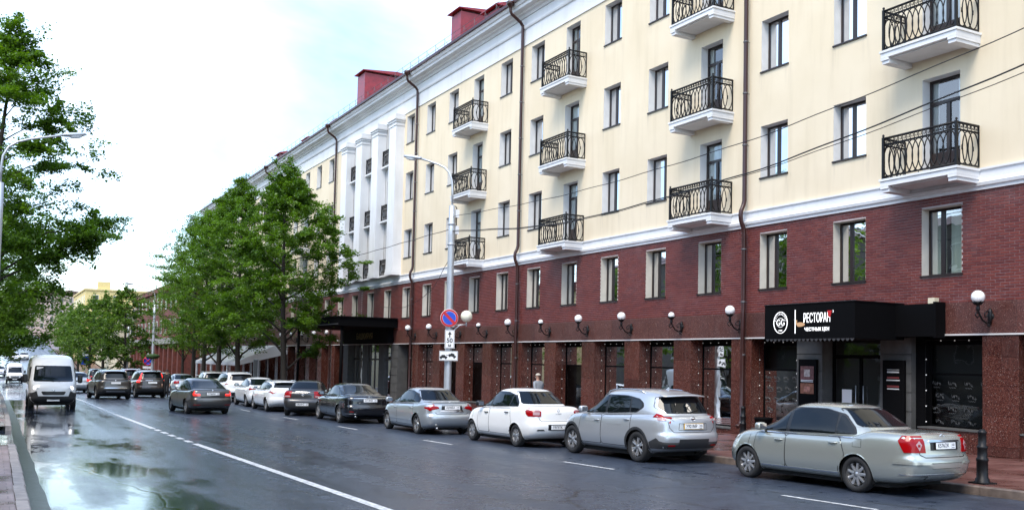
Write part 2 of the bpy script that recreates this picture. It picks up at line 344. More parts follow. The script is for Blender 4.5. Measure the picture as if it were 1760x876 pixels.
K['iron'] = M('wrought_iron', (.005, .005, .006), .45, spec=.3)
K['pipe'] = M('brown_metal_pipe', (.040, .012, .009), .3, var=.2)
K['roof'] = M('red_metal_roof', (.26, .022, .030), .35, var=.25)
K['roof_dark'] = M('dark_metal_edge', (.05, .012, .012), .4)
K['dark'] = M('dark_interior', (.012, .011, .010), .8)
K['black'] = M('black_cladding', (.003, .003, .0035), .7, spec=.06)
K['curtain'] = M('net_curtain', (.80, .80, .79), .9)
K['curtain2'] = M('green_white_curtain', (.55, .60, .50), .9)
K['blind'] = M('roller_blind', (.74, .80, .68), .8)
K['glass'] = mat_glass('window_glass', ior=1.6, extra=.15)
K['shopglass'] = mat_glass('shop_glass', (.90, .94, .92), 1.4)
K['globe'] = M('opal_globe', (.86, .86, .84), .12, coat=.5)
K['bulb'] = M('string_bulb', (.85, .85, .84), .3, emit=(1, .97, .93), es=.12)
K['steel'] = M('galvanised_steel', (.50, .52, .54), .42, .55, var=.12, vs=2)
K['steel_dark'] = M('dark_steel', (.12, .12, .13), .5, .4)
K['signwhite'] = M('sign_white', (.80, .80, .80), .45)
K['signblue'] = M('sign_blue', (.012, .065, .50), .4)
K['signred'] = M('sign_red', (.50, .012, .015), .4)
K['signblack'] = M('sign_black', (.01, .01, .01), .5)
K['neon'] = M('lit_letters', (.85, .85, .85), .4, emit=(1, 1, 1), es=.5)
K['gold'] = M('dull_gold_letters', (.22, .15, .05), .4, .6)
K['asphalt'] = mat_road()
K['paint'] = M('road_paint', (.58, .59, .59), .42, var=.6, vs=13)
K['walk'] = mat_paving('red_block_paving', ((.115, .040, .032), (.16, .075, .06)), (.07, .05, .045), .4, .2)
K['walk_left'] = mat_paving('pink_paving', ((.26, .19, .185), (.32, .25, .24)), (.13, .10, .10), .3, .3)
K['kerb'] = M('kerb_stone', (.15, .115, .095), .5, var=.4, vs=6, bump=.4, bs=60)
K['kerb_left'] = M('pale_kerb_stone', (.34, .30, .28), .55, var=.35, vs=6, bump=.4, bs=60)
K['gutter'] = M('mossy_gutter', (.018, .022, .010), .3, var=.4, vs=6, bump=.3)
K['bark'] = M('bark', (.030, .024, .018), .9, var=.4, vs=9, bump=.6, bs=25)
K['leaf'] = mat_leaf('maple_leaf', (.030, .076, .009), (.145, .26, .027))
K['leaf2'] = mat_leaf('linden_leaf', (.030, .075, .010), (.15, .24, .035))
K['wire'] = M('black_cable', (.008, .008, .008), .6)
K['tent'] = M('white_canvas', (.78, .79, .80), .8)
K['soil'] = M('dark_soil', (.05, .045, .03), .9, var=.3)
# ------------------------------------------------------------------ ground, road, pavements
GY = [(-80, 1.2), (0, 0), (12, -.21), (30, -.5), (45, -.66), (60, -.75), (90, -1.2), (140, -2.2), (190, -1.8), (260, 1.2), (350, 6), (700, 18), (2500, 60)]
def gz(y): return float(np.interp(y, [a for a, b in GY], [b for a, b in GY]))
def drift(y): return -.031*(min(max(y, -60), 46)-11.5)      # the carriageway runs slightly off parallel to the facades
def dash_x(y): return 12.05+drift(y)
def kerb_x(y): return 15.35+drift(y)
def ys(a, b, st): return list(np.arange(a, b, st))+[b]
def strip(name, xa, xb, y0, y1, dz, mat, kind='structure', parent=None, st=3.0, label=None):
    """sheet between two x(y) lines following the street's profile"""
    Y = sorted(set(ys(y0, y1, st)+[g for g, _ in GY if y0 < g < y1])); v = []; f = []
    fa = xa if callable(xa) else (lambda y: xa); fb = xb if callable(xb) else (lambda y: xb)
    for y in Y: v += [(fa(y), y, gz(y)+dz), (fb(y), y, gz(y)+dz)]
    f = [(2*i, 2*i+1, 2*i+3, 2*i+2) for i in range(len(Y)-1)]
    me = bpy.data.meshes.new(name); me.from_pydata(v, [], f); me.materials.append(mat); me.update()
    o = link(name, me, parent, True)
    if kind and not parent: o['kind'] = kind
    return o
def ground():
    v = []; f = []; X = [-2500, -300, -60, 60, 300, 2500]; Y = [-300, -80]+[g for g, _ in GY[1:]]+[4000]
    for y in Y:
        for x in X: v.append((x, y, gz(y)-.05 - (.25 if abs(x) < 70 and y < 300 else 0)))
    n = len(X); f = [(j*n+i, j*n+i+1, (j+1)*n+i+1, (j+1)*n+i) for j in range(len(Y)-1) for i in range(n-1)]
    me = bpy.data.meshes.new('ground'); me.from_pydata(v, [], f); me.materials.append(K['soil']); me.update()
    tag(link('ground', me), kind='structure')
ground()
strip('road', -1.2, lambda y: kerb_x(y)+.02, -60, 420, 0, K['asphalt'])
strip('pavement', lambda y: kerb_x(y)+.12, 24.5, -40, 420, .15, K['walk'])
def stepped_kerb():
    root = empty('kerb', (kerb_x(12), 12, gz(12))); root['kind'] = 'structure'
    y = 2.0; near = []
    me0 = None
    while y < 130:
        L = 1.0 if y < 45 else 6.0
        m = MB(); ya, yb = y+.006, y+L-.006
        xa, xb = kerb_x(ya), kerb_x(yb); za, zb = gz(ya), gz(yb)
        jit = random.uniform(-.006, .006)
        c = .018
        prof = [(0, -.25), (0, .155-c), (c, .155), (.155, .155), (.155, -.25)]
        vs = [(xa+p+jit, ya, za+q) for p, q in prof]+[(xb+p+jit, yb, zb+q) for p, q in prof]
        k = 5; m.add(vs, [(i, (i+1) % k, k+(i+1) % k, k+i) for i in range(k)]+[tuple(range(k))[::-1], tuple(range(k, 2*k))])
        m.build('kerb_stone', K['kerb'], root); y += L
stepped_kerb()
def left_side():
    # left pavement: near stretch, a dropped crossing, then the next stretch
    root = empty('left_kerb', (.4, 16, gz(16))); root['kind'] = 'structure'
    for y0, y1 in ((4.0, 26.2), (34.2, 120.0)):
        y = y0
        while y < y1-.05:
            L = min(1.0 if y < 40 else 4.0, y1-y)
            ya, yb = y+.006, y+L-.006; za, zb = gz(ya), gz(yb); x0 = .30+.006*min(ya, 40)+random.uniform(-.008, .008); c = .02; x1 = x0+.17
            prof = [(x0, -.25), (x0, .15), (x1-c, .15), (x1, .15-c), (x1, -.25)]; k = 5
            m = MB(); m.add([(p, ya, za+q) for p, q in prof]+[(p, yb, zb+q) for p, q in prof], [(i, (i+1) % k, k+(i+1) % k, k+i) for i in range(k)]+[tuple(range(k))[::-1], tuple(range(k, 2*k))])
            m.build('kerb_stone', K['kerb_left'], root); y += L
        w = strip('left_pavement', -9, lambda y: .29+.006*min(y, 40), y0, y1, .138, K['walk_left'])
    # paving slabs of the near stretch, laid a few millimetres proud
    pv = empty('paving', (0, 16, gz(16))); pv['kind'] = 'structure'
    for i in range(60):
        y = 8.0+i*.30
        for j in range(3):
            x1 = .285+.006*y-j*.31-.012; m = MB(); h = random.uniform(.144, .149); m.box(x1-.295, x1, y+.005, y+.292, gz(y)+.1, gz(y)+h, skip='b'); m.build('paving_slab', K['walk_left'], pv)
    strip('gutter', lambda y: .46+.006*min(y, 40), lambda y: .74+.012*math.sin(y*.9)+.01*math.sin(y*2.3)+.006*min(y, 40), 4, 60, .004, K['gutter'], st=.6)
left_side()
def markings():
    # solid centre line, broken for a short stretch
    def cx(y): return 5.16-.012*(y-13) if y < 70 else 4.48
    for a, b in ((-5, 27.2), (34.2, 64), (70, 130)):
        strip('centre_line', lambda y: cx(y)-.085, lambda y: cx(y)+.085, a, b, .004, K['paint'], st=2)
    y = 27.8
    while y < 33.6:
        strip('centre_line', lambda y: cx(y)-.085, lambda y: cx(y)+.085, y, y+.75, .004, K['paint'], st=2); y += 1.3
    for a in (10.4-7.6, 10.4, 17.2, 24.9, 32.3, 39.0, 46.4, 53.8, 61.2, 68.6):
        strip('bay_dash', lambda y: dash_x(y)-.05, lambda y: dash_x(y)+.05, a, a+1.95, .004, K['paint'], st=2)
    for y in (118, 119.2, 120.4):
        pass
markings()
# ------------------------------------------------------------------ hotel building
XF = 22.0; PW = 3.115; Y_1 = 16.87
def wy(k): return Y_1+PW*k
KMIN, KMAX = -2, 32; YA, YB = 6.0, 118.6
FZ = lambda r: 7.13+3.53*r
BALC = {k for k in (0, 3, 6, 9, 19, 22, 25, 28, -3)}
PORT = (13, 14, 15)
HB = empty('hotel_building', (XF, 60, gz(60)), 0, 'long cream and dark red brick hotel with iron balconies along the right side', 'building')
def wall_holes(name, y0, y1, z0, z1, holes, x, mat, parent=HB):
    """one sheet with rectangular openings (holes: ya,yb,za,zb)"""
    Y = sorted({y0, y1}|{v for h in holes for v in h[:2] if y0 < v < y1}); Z = sorted({z0, z1}|{v for h in holes for v in h[2:] if z0 < v < z1})
    m = MB(); idx = {}
    def vi(y, z):
        if (y, z) not in idx: idx[(y, z)] = len(m.v); m.v.append((x, y, z))
        return idx[(y, z)]
    for i in range(len(Y)-1):
        for j in range(len(Z)-1):
            yc, zc = (Y[i]+Y[i+1])/2, (Z[j]+Z[j+1])/2
            if any(h[0] < yc < h[1] and h[2] < zc < h[3] for h in holes): continue
            m.f.append([vi(Y[i], Z[j]), vi(Y[i], Z[j+1]), vi(Y[i+1], Z[j+1]), vi(Y[i+1], Z[j])]); m.m.append(0); m.sm.append(False)
    me = bpy.data.meshes.new(name); me.from_pydata(m.v, [], m.f); me.materials.append(mat); me.update()
    return link(name, me, parent, True)
WIN_H = .61
# ---- opening lists
brick_open = [(wy(k)-WIN_H, wy(k)+WIN_H, 4.51, 6.33) for k in range(KMIN, KMAX+1)]
cream_open = []
for k in range(KMIN, KMAX+1):
    for r in range(3):
        if k in BALC: cream_open.append((wy(k)-.58, wy(k)+.58, FZ(r)+.02, FZ(r)+2.74, 'door', r, k))
        elif k in PORT: cream_open.append((wy(k)-.62, wy(k)+.62, FZ(r)+.22, FZ(r)+2.74, 'french', r, k))
        else: cream_open.append((wy(k)-WIN_H, wy(k)+WIN_H, FZ(r)+1.04, FZ(r)+2.76, 'win', r, k))
Ypa, Ypb = wy(12.5)-.55, wy(15.5)+.55
ho = [o[:4] for o in cream_open]
wall_holes('plaster_wall', YA, Ypa, 7.12, 17.2, [h for h in ho if h[1] < Ypa], XF, K['cream'])
wall_holes('plaster_wall', Ypb, YB, 7.12, 17.2, [h for h in ho if h[0] > Ypb], XF, K['cream'])
wall_holes('portico_wall', Ypa, Ypb, 7.12, 17.2, [h for h in ho if Ypa < h[0] < Ypb], XF+.02, K['grey_plaster'])
BW = wall_holes('brick_wall', YA, YB, 3.74, 6.62, brick_open, XF+.013, K['mortar'])
# ---- individual bricks
def bricks():
    LB, HBk, G = .250, .0655, .0115; rows = []
    z = 3.762; r = 0; allb = []
    while z+HBk < 6.60:
        y = 8.0+(r % 2)*(LB+G)/2
        while y < 62:
            allb.append((y, z)); y += LB+G
        z += HBk+G; r += 1
    def clear(y, z):
        for a, b, c, d in brick_open:
            if y+LB > a-.0 and y < b+.0 and z+HBk > c-.03 and z < d: return False
        return True
    keep = []; part = []
    for y, z in allb:
        if clear(y, z): keep.append((y, LB, z)); continue
        for a, b, c, d in brick_open:       # cut bricks beside openings
            if z+HBk > c-.03 and z < d:
                if y < a-.04 and y+LB > a: part.append((y, a-y, z))
                if y < b and y+LB > b+.04: part.append((b, y+LB-b, z))
    vis = sorted([k for k in keep if 14.75 < k[0] < 21 and not (15.5 < k[0] < 18.2 and k[2] > 6.45)], key=lambda k: (k[0], k[2]))[:300]
    vs = set(vis); rest = [k for k in keep if k not in vs]+part
    # shared brick mesh: a shallow block with chamfered front edges
    def brickgeo(w):
        c = .004; d = .013
        o = [(0, 0), (w, 0), (w, HBk), (0, HBk)]; i = [(c, c), (w-c, c), (w-c, HBk-c), (c, HBk-c)]
        v = [(d, a, b) for a, b in o]+[(.003, a, b) for a, b in o]+[(0, a, b) for a, b in i]
        f = [(j, (j+1) % 4, 4+(j+1) % 4, 4+j) for j in range(4)]+[(4+j, 4+(j+1) % 4, 8+(j+1) % 4, 8+j) for j in range(4)]+[(8, 9, 10, 11)]
        return np.array(v), f
    v, f = brickgeo(LB); me = bpy.data.meshes.new('brick'); me.from_pydata(v.tolist(), [], f); me.materials.append(K['brick']); me.update()
    bm = bmesh.new(); bm.from_mesh(me); bmesh.ops.recalc_face_normals(bm, faces=bm.faces); bm.to_mesh(me); bm.free()
    fx = -1 if me.polygons[8].normal.x < 0 else 1
    if fx > 0: me.flip_normals()
    for y, w, z in vis:
        o = bpy.data.objects.new('brick', me); COL.objects.link(o); o.parent = BW; o.location = (XF+random.uniform(-.0015, .0015), y, z)
    V_, F_, T_ = [], [], []; base = 0
    for y, w, z in rest:
        v, f = brickgeo(w); v = v+np.array((XF+random.uniform(-.0015, .0015), y, z)); V_.append(v); far = y > 45
        F_ += [[base+i for i in q] for q in (f if not far else f)]; T_ += [random.random()]*len(f); base += 12
    me = bpy.data.meshes.new('brick_courses'); me.from_pydata(np.concatenate(V_).tolist(), [], F_); me.materials.append(K['brick'])
    a = me.attributes.new('tint', 'FLOAT', 'FACE'); a.data.foreach_set('value', T_); me.update()
    bm = bmesh.new(); bm.from_mesh(me); bmesh.ops.recalc_face_normals(bm, faces=bm.faces); bm.to_mesh(me); bm.free()
    if me.polygons[8].normal.x > 0: me.flip_normals()
    tag(link('brick_courses', me, BW, True), kind='stuff')
bricks()
# far stretch of brick where single bricks are too small to tell apart
def mat_farbrick():
    m, nt, b, N, L = nodes('far_brick'); g = N('ShaderNodeNewGeometry'); s = N('ShaderNodeSeparateXYZ'); L(g.outputs['Position'], s.inputs[0]); c = N('ShaderNodeCombineXYZ'); L(s.outputs[1], c.inputs[0]); L(s.outputs[2], c.inputs[1])
    t = N('ShaderNodeTexBrick'); t.inputs['Scale'].default_value = 1; t.inputs['Brick Width'].default_value = .259; t.inputs['Row Height'].default_value = .0745; t.inputs['Mortar Size'].default_value = .005
    t.inputs['Color1'].default_value = (.10, .02, .018, 1); t.inputs['Color2'].default_value = (.15, .03, .024, 1); t.inputs['Mortar'].default_value = (.25, .2, .2, 1); L(c.outputs[0], t.inputs['Vector']); L(t.outputs[0], b.inputs['Base Color']); b.inputs['Roughness'].default_value = .5
    return m
K['farbrick'] = mat_farbrick()
wall_holes('far_brick_wall', 62.26, YB, 3.762, 6.6, [h for h in brick_open if h[1] > 62.3], XF, K['farbrick'])
# ---- belt course, frieze and cornice
def mouldings():
    m = MB(); m.extr([(XF+.05, 6.60), (XF-.05, 6.60), (XF-.05, 6.68), (XF-.10, 6.70), (XF-.12, 6.78), (XF-.07, 6.82), (XF-.07, 6.86), (XF-.045, 6.88), (XF-.045, 7.08), (XF-.09, 7.10), (XF-.09, 7.15), (XF+.05, 7.16)], YA, YB); m.build('belt_course', K['white'], HB)
    m = MB(); m.extr([(XF+.1, 17.17), (XF-.05, 17.17), (XF-.05, 17.26), (XF-.035, 17.27), (XF-.035, 17.95), (XF-.10, 17.98), (XF-.13, 18.06), (XF-.13, 18.11), (XF-.06, 18.12), (XF-.06, 18.52), (XF+.1, 18.52)], YA, YB); m.build('frieze', K['white'], HB)
    m = MB(); m.extr([(XF+.1, 18.525), (XF-.12, 18.525), (XF-.18, 18.62), (XF-.30, 18.66), (XF-.34, 18.74), (XF-.58, 18.77), (XF-.60, 18.90), (XF-.66, 18.93), (XF-.72, 19.06), (XF-.72, 19.14), (XF+.1, 19.16)], YA, YB); m.build('cornice', K['white'], HB)
    m = MB(); m.extr([(XF-.76, 19.145), (XF-.80, 19.13), (XF-.80, 19.22), (XF-.72, 19.24), (XF+6, 21.6), (XF+6, 21.5), (XF-.70, 19.165)], YA, YB)
    rf = m.build('roof', K['roof'], HB)
    m = MB(); m.box(XF-.825, XF-.802, YA, YB, 19.09, 19.23); m.build('gutter_edge', K['roof_dark'], rf)
    # standing seams
    m = MB(); y = YA+.4
    while y < YB: m.add([(XF-.70, y, 19.25), (XF-.70, y+.02, 19.25), (XF+5.9, y+.02, 21.60), (XF+5.9, y, 21.60), (XF-.70, y, 19.30), (XF-.70, y+.02, 19.30), (XF+5.9, y+.02, 21.65), (XF+5.9, y, 21.65)], [(0, 1, 5, 4), (1, 2, 6, 5), (2, 3, 7, 6), (3, 0, 4, 7), (4, 5, 6, 7)]); y += .6
    m.build('standing_seams', K['roof'], rf)
    m = MB(); y = YA
    while y < YB:
        m.tube([(XF-.45, y, 19.3), (XF-.45, y, 19.95)], .013, 4); m.tube([(XF-.45, y, 19.85), (XF-.05, y, 19.5)], .009, 4); y += 1.25
    for z in (19.93, 19.65): m.tube([(XF-.45, YA, z), (XF-.45, YB, z)], .013, 4)
    m.build('roof_guard_rail', K['steel_dark'], HB)
    for ya, yb, h, x0, x1 in ((50.2, 51.5, 22.7, 23.3, 27.6), (66.7, 68.3, 23.3, 23.3, 28.2), (60.4, 61.4, 20.7, 23.0, 24.0), (71.8, 73, 20.7, 23, 24), (89.5, 91, 21.3, 23.2, 24.2), (80.5, 82, 21.0, 23.2, 24.2), (45.3, 46.8, 21.3, 23.2, 24.2)):
        m = MB(); m.box(x0, x1, ya, yb, 19.0, h-.28); c = m.build('roof_vent_box', K['roof'], HB)
        m = MB(); m.extr([(x0-.22, h-.12), ((x0+x1)/2, h+.10), (x1+.22, h-.12), (x1+.22, h-.17), (x0-.22, h-.17)], ya-.2, yb+.2); m.build('cap', K['roof'], c)
        m = MB()
        for y in np.linspace(ya+.08, yb-.08, 6): m.box(x0+.03, x0+.1, y-.05, y+.05, h-.29, h-.14); m.box(x1-.1, x1-.03, y-.05, y+.05, h-.29, h-.14)
        m.build('cap_legs', K['roof_dark'], c)
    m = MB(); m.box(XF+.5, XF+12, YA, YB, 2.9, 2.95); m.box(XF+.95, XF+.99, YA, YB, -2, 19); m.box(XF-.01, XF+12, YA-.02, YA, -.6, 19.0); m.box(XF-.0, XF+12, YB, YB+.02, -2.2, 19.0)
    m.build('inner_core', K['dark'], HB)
mouldings()
# ---- windows
def win_meshes(w, h, kind, red, rev, mull=.42, trans=None):
    """frame, pane, curtain, reveal and sill meshes in local coords: x depth, y along wall, z up from sill"""
    t = .065; d0 = red-.05; out = {}
    f = MB(); X0, X1 = d0, d0+.06
    f.box(X0, X1, -w, -w+t, 0, h); f.box(X0, X1, w-t, w, 0, h); f.box(X0, X1, -w+t, w-t, 0, t); f.box(X0, X1, -w+t, w-t, h-t, h)
    ym = w-2*w*mull
    hb = h-t
    if trans: f.box(X0, X1, -w+t, w-t, trans-.045, trans+.045); hb = trans-.045
    f.box(X0-.008, X1-.008, ym-.055, ym+.055, t, hb)
    if kind == 'door': f.box(X0+.01, X1-.01, -w+t, ym-.055, t, .72); f.box(X0+.01, X1-.01, ym+.055, w-t, t, .72)
    out['frame'] = f.mesh('window', K['frame'])
    p = MB(); xg = d0+.03; p.quad((xg, -w+t*.9, t*.9), (xg, w-t*.9, t*.9), (xg, w-t*.9, h-t*.9), (xg, -w+t*.9, h-t*.9)); out['pane'] = p.mesh('pane', K['glass'])
    for cv in (0, 1, 2):
     c = MB(); n = 22; vs = []
     for i in range(n+1):
        y = -w+2*w*i/n; x = d0+.10+.014*math.sin(i*1.9)+.010*math.sin(i*.8); vs += [(x, y, .0), (x, y, h)]
     for i in range(n):
        q = (i+.5)/n
        if (cv == 0 and abs(q-.55) < .06) or (cv == 1 and .28 < q < .80) or (cv == 2 and q < .45): continue
        c.add([vs[2*i], vs[2*i+2], vs[2*i+3], vs[2*i+1]], [(0, 1, 2, 3)], 0, True)
     out['curtain%d' % cv] = c.mesh('curtain', K['curtain'] if kind != 'brick' else K['curtain2'])
    r = MB(); o = .0
    r.add([(o, -w, 0), (o, -w, h), (red, -w, h), (red, -w, 0)], [(0, 1, 2, 3)]); r.add([(o, w, 0), (o, w, h), (red, w, h), (red, w, 0)], [(0, 1, 2, 3)])
    r.add([(o, -w, h), (o, w, h), (red, w, h), (red, -w, h)], [(0, 1, 2, 3)]); r.add([(o, -w, 0), (o, w, 0), (red, w, 0), (red, -w, 0)], [(0, 1, 2, 3)])
    out['reveal'] = r.mesh('reveal', rev)
    s = MB(); s.box(-.045, d0, -w-.03, w+.03, -.035, .012); out['sill'] = s.mesh('sill', K['frame']); return out
WM = dict(win=win_meshes(WIN_H, 1.72, 'win', .35, K['reveal']), brick=win_meshes(WIN_H, 1.82, 'brick', .35, K['stone_reveal'], .36), door=win_meshes(.58, 2.72, 'door', .35, K['reveal'], .5, 2.08), french=win_meshes(.62, 2.52, 'french', .32, K['grey_plaster'], .5, 1.9))
WIN2 = dict(WM['win']); WIN2['alt'] = win_meshes(WIN_H, 1.72, 'win', .35, K['reveal'], .60)
def place_window(kind, y, z, meshes=None, name='window', subs=('pane', 'reveal', 'sill', 'curtain')):
    W = meshes or WM[kind]
    o = bpy.data.objects.new(name, W['frame']); COL.objects.link(o); o.parent = HB; o.matrix_parent_inverse = Matrix.Translation(-HB.location); o.location = (XF, y, z)
    for s in subs:
        if s == 'curtain' and random.random() < .12: continue
        c = bpy.data.objects.new(s, W[s if s != 'curtain' else 'curtain%d' % random.choice((0, 0, 0, 1, 1, 2))]); COL.objects.link(c); c.parent = o
    return o
for i, (a, b, c, d) in enumerate(brick_open): place_window('brick', (a+b)/2, c)
for a, b, c, d, kd, r, k in cream_open:
    if kd == 'win': place_window('win', (a+b)/2, c, WIN2['alt'] if (k*7+r*3) % 4 == 0 else None)
    elif kd == 'door': place_window('door', (a+b)/2, c, name='balcony_door', subs=('pane', 'reveal', 'curtain'))
    else: place_window('french', (a+b)/2, c)
# ---- balconies
def oval_panel(m, L, z0, z1, fn, step=.185, kw=.2):
    """interlocking ovals, key band and rails along a panel of length L; fn maps (s,z)->point"""
    r = .019; zk = z1-.19
    for z, rr in ((z1, .030), (zk, .016), (z0, .026)): m.tube([fn(0, z), fn(L, z)], rr, 5)
    n = max(1, int(round((L-.05)/step))-1); hz = (zk-z0)/2; zc = (zk+z0)/2
    for i in range(n):
        s0 = L*(i+1)/(n+1)
        m.tube([fn(min(max(s0+kw*math.cos(t), 0), L), zc+hz*math.sin(t)) for t in [2*math.pi*j/18 for j in range(18)]], r, 4, closed=True)
    for i in range(n+2):
        s0 = min(max(L*i/(n+1), .0), L); m.tube([fn(s0, zc-.06), fn(s0, zc+.06)], .022, 4)
    # meander
    q = .125; k = max(1, int(L/q)); q = L/k; a, b = zk+.025, z1-.03; h = b-a
    pts = []
    for i in range(k):
        s = i*q; pts += [(s, a), (s, b), (s+q*.72, b), (s+q*.72, a+h*.35), (s+q*.36, a+h*.35), (s+q*.36, a+h*.68)]
        m.tube([fn(min(x, L), z) for x, z in pts], .0145, 4, caps=False); pts = []
        m.tube([fn(s, a), fn(min(s+q, L), a)], .0145, 4, caps=False)
def balcony_proto():
    X0, X1, Yh = -.95, 0, 1.175
    sl = MB()
    sl.box(X0-.03, X1, -Yh-.03, Yh+.03, -.06, 0)
    sl.box(X0, X1, -Yh, Yh, -.20, -.062)
    for s in (-1, 1):
        ya, yb = (Yh-.26, Yh) if s > 0 else (-Yh, -Yh+.26)
        sl.box(X0+.002, X1, ya+.002, yb-.002, -.27, -.202); sl.box(X0+.035, X1, ya+(.0 if s > 0 else .03), yb-(.03 if s > 0 else 0), -.36, -.272)
    sl.box(X0+.12, X1, -Yh+.3, Yh-.3, -.235, -.202)
    slab = sl.mesh('balcony', K['white'])
    r = MB(); z0, z1 = .07, 1.12; x = X0+.06; yh = Yh-.05
    oval_panel(r, 2*yh, z0, z1, lambda s, z: (x, yh-s, z))
    for sg in (-1, 1): oval_panel(r, -x-.02, z0, z1, lambda s, z, sg=sg: (x+s, sg*yh, z))
    for sg in (-1, 1):
        r.box(x-.032, x+.032, sg*yh-.032, sg*yh+.032, 0, z1+.03); r.lathe([(0.001, z1+.12), (.03, z1+.10), (.036, z1+.07), (.02, z1+.04), (.03, z1+.03)], 8, trm((x, sg*yh, 0)))
        r.box(-.035, -.005, sg*yh-.015, sg*yh+.015, z0, z1+.02)
    for s in (.55, 1.1, 1.65): r.tube([(x, yh-s*(2*yh/2.2), 0), (x, yh-s*(2*yh/2.2), z0)], .014, 4)
    rail = r.mesh('railing', K['iron']); return slab, rail
BSL, BRL = balcony_proto()
for k in sorted(BALC):
    if k < KMIN: continue
    for r in range(3):
        o = bpy.data.objects.new('balcony', BSL); COL.objects.link(o); o.parent = HB; o.matrix_parent_inverse = Matrix.Translation(-HB.location); o.location = (XF, wy(k), FZ(r))
        c = bpy.data.objects.new('railing', BRL); COL.objects.link(c); c.parent = o
# ---- portico pilasters and small rails
for n in range(4):
    y = wy(12.5+n); m = MB(); x = XF-.58; h = .56
    m.box(x, XF, y-h, y+h, 7.55, 16.45); m.box(x-.06, XF, y-h-.06, y+h+.06, 7.16, 7.36); m.box(x-.03, XF, y-h-.03, y+h+.03, 7.362, 7.548)
    m.box(x-.04, XF, y-h-.04, y+h+.04, 16.452, 16.54); m.box(x-.0, XF, y-h, y+h, 16.542, 16.68); m.box(x-.07, XF, y-h-.07, y+h+.07, 16.682, 16.80); m.box(x-.13, XF, y-h-.13, y+h+.13, 16.802, 16.92); m.box(x-.10, XF, y-h-.10, y+h+.10, 16.922, 17.16)
    m.build('pilaster', K['white'], HB)
pr = MB(); oval_panel(pr, 1.9, .08, 1.02, lambda s, z: (0, s-.95, z), .2, .2); pr.box(-.03, .03, -.98, -.93, 0, 1.06); pr.box(-.03, .03, .93, .98, 0, 1.06); PRM = pr.mesh('bay_railing', K['iron'])
sb = MB(); sb.box(-.1, .3, -.97, .97, -.1, 0); SBM = sb.mesh('ledge', K['white'])
for k in PORT:
    for r in range(3):
        o = bpy.data.objects.new('bay_railing', PRM); COL.objects.link(o); o.parent = HB; o.matrix_parent_inverse = Matrix.Translation(-HB.location); o.location = (XF-.22, wy(k), FZ(r)+.14)
        c = bpy.data.objects.new('ledge', SBM); COL.objects.link(c); c.parent = o
# ---- drainpipes
for y in (24.29, 39.95, 52.96, 68.4, 86.67, 108.6):
    m = MB(); r = .075; xw = XF-.16; xo = XF-.86
    pts = [(xo, y, 19.0), (xo, y, 18.75), (xo+.08, y, 18.6), (XF-.28, y, 18.28), (xw, y, 18.12), (xw, y, 17.9), (xw, y, 7.5), (xw-.04, y, 7.34), (xw-.14, y, 7.14), (xw-.16, y, 6.98), (xw-.13, y, 6.80), (xw-.02, y, 6.56), (xw, y, 6.4), (xw, y, 3.9), (xw-.02, y, 3.7), (xw-.02, y, gz(y)+.62), (xw-.10, y, gz(y)+.48), (xw-.22, y, gz(y)+.42)]
    sm = []
    for i in range(len(pts)-1):
        a, b = Vector(pts[i]), Vector(pts[i+1]); sm += [a, a.lerp(b, .5)]
    m.tube(sm+[Vector(pts[-1])], r, 10); pp = m.build('drainpipe', K['pipe'], HB)
    m = MB(); m.lathe([(.08, 18.85), (.10, 18.95), (.19, 19.02), (.20, 19.16), (.17, 19.2)], 12, trm((xo, y, 0))); m.build('hopper_head', K['pipe'], pp)
    m = MB(); z = gz(y)+1.0
    while z < 17.5:
        if abs(z-7) > .7: m.lathe([(r+.004, z), (r+.014, z), (r+.014, z+.05), (r+.004, z+.05)], 10, trm((xw, y, 0))); m.tube([(xw, y, z+.02), (XF, y-.02, z+.02)], .008, 4)
        z += 1.75
    m.build('pipe_clamps', K['steel_dark'], pp)
# ---- granite storey
SILL = lambda y: float(np.interp(y, (14, 18, 24, 45, 60, 118), (.5, .48, -.08, -.14, -.35, -1.2)))
GF_PIL = [27.62+PW*n for n in list(range(-6, -3))+list(range(-1, 9))+list(range(13, 30))]
def slab(y0, y1, z0, z1, x, name, mat, parent, dep=.04):
    m = MB(); g = .003; c = .004
    a, b, p, q = y0+g, y1-g, z0+g, z1-g
    v = [(x+dep, a, p), (x+dep, b, p), (x+dep, b, q), (x+dep, a, q), (x+c, a, p), (x+c, b, p), (x+c, b, q), (x+c, a, q), (x, a+c, p+c), (x, b-c, p+c), (x, b-c, q-c), (x, a+c, q-c)]
    m.add(v, [(j, (j+1) % 4, 4+(j+1) % 4, 4+j) for j in range(4)]+[(4+j, 4+(j+1) % 4, 8+(j+1) % 4, 8+j) for j in range(4)]+[(8, 9, 10, 11)]); return m.build(name, mat, parent)
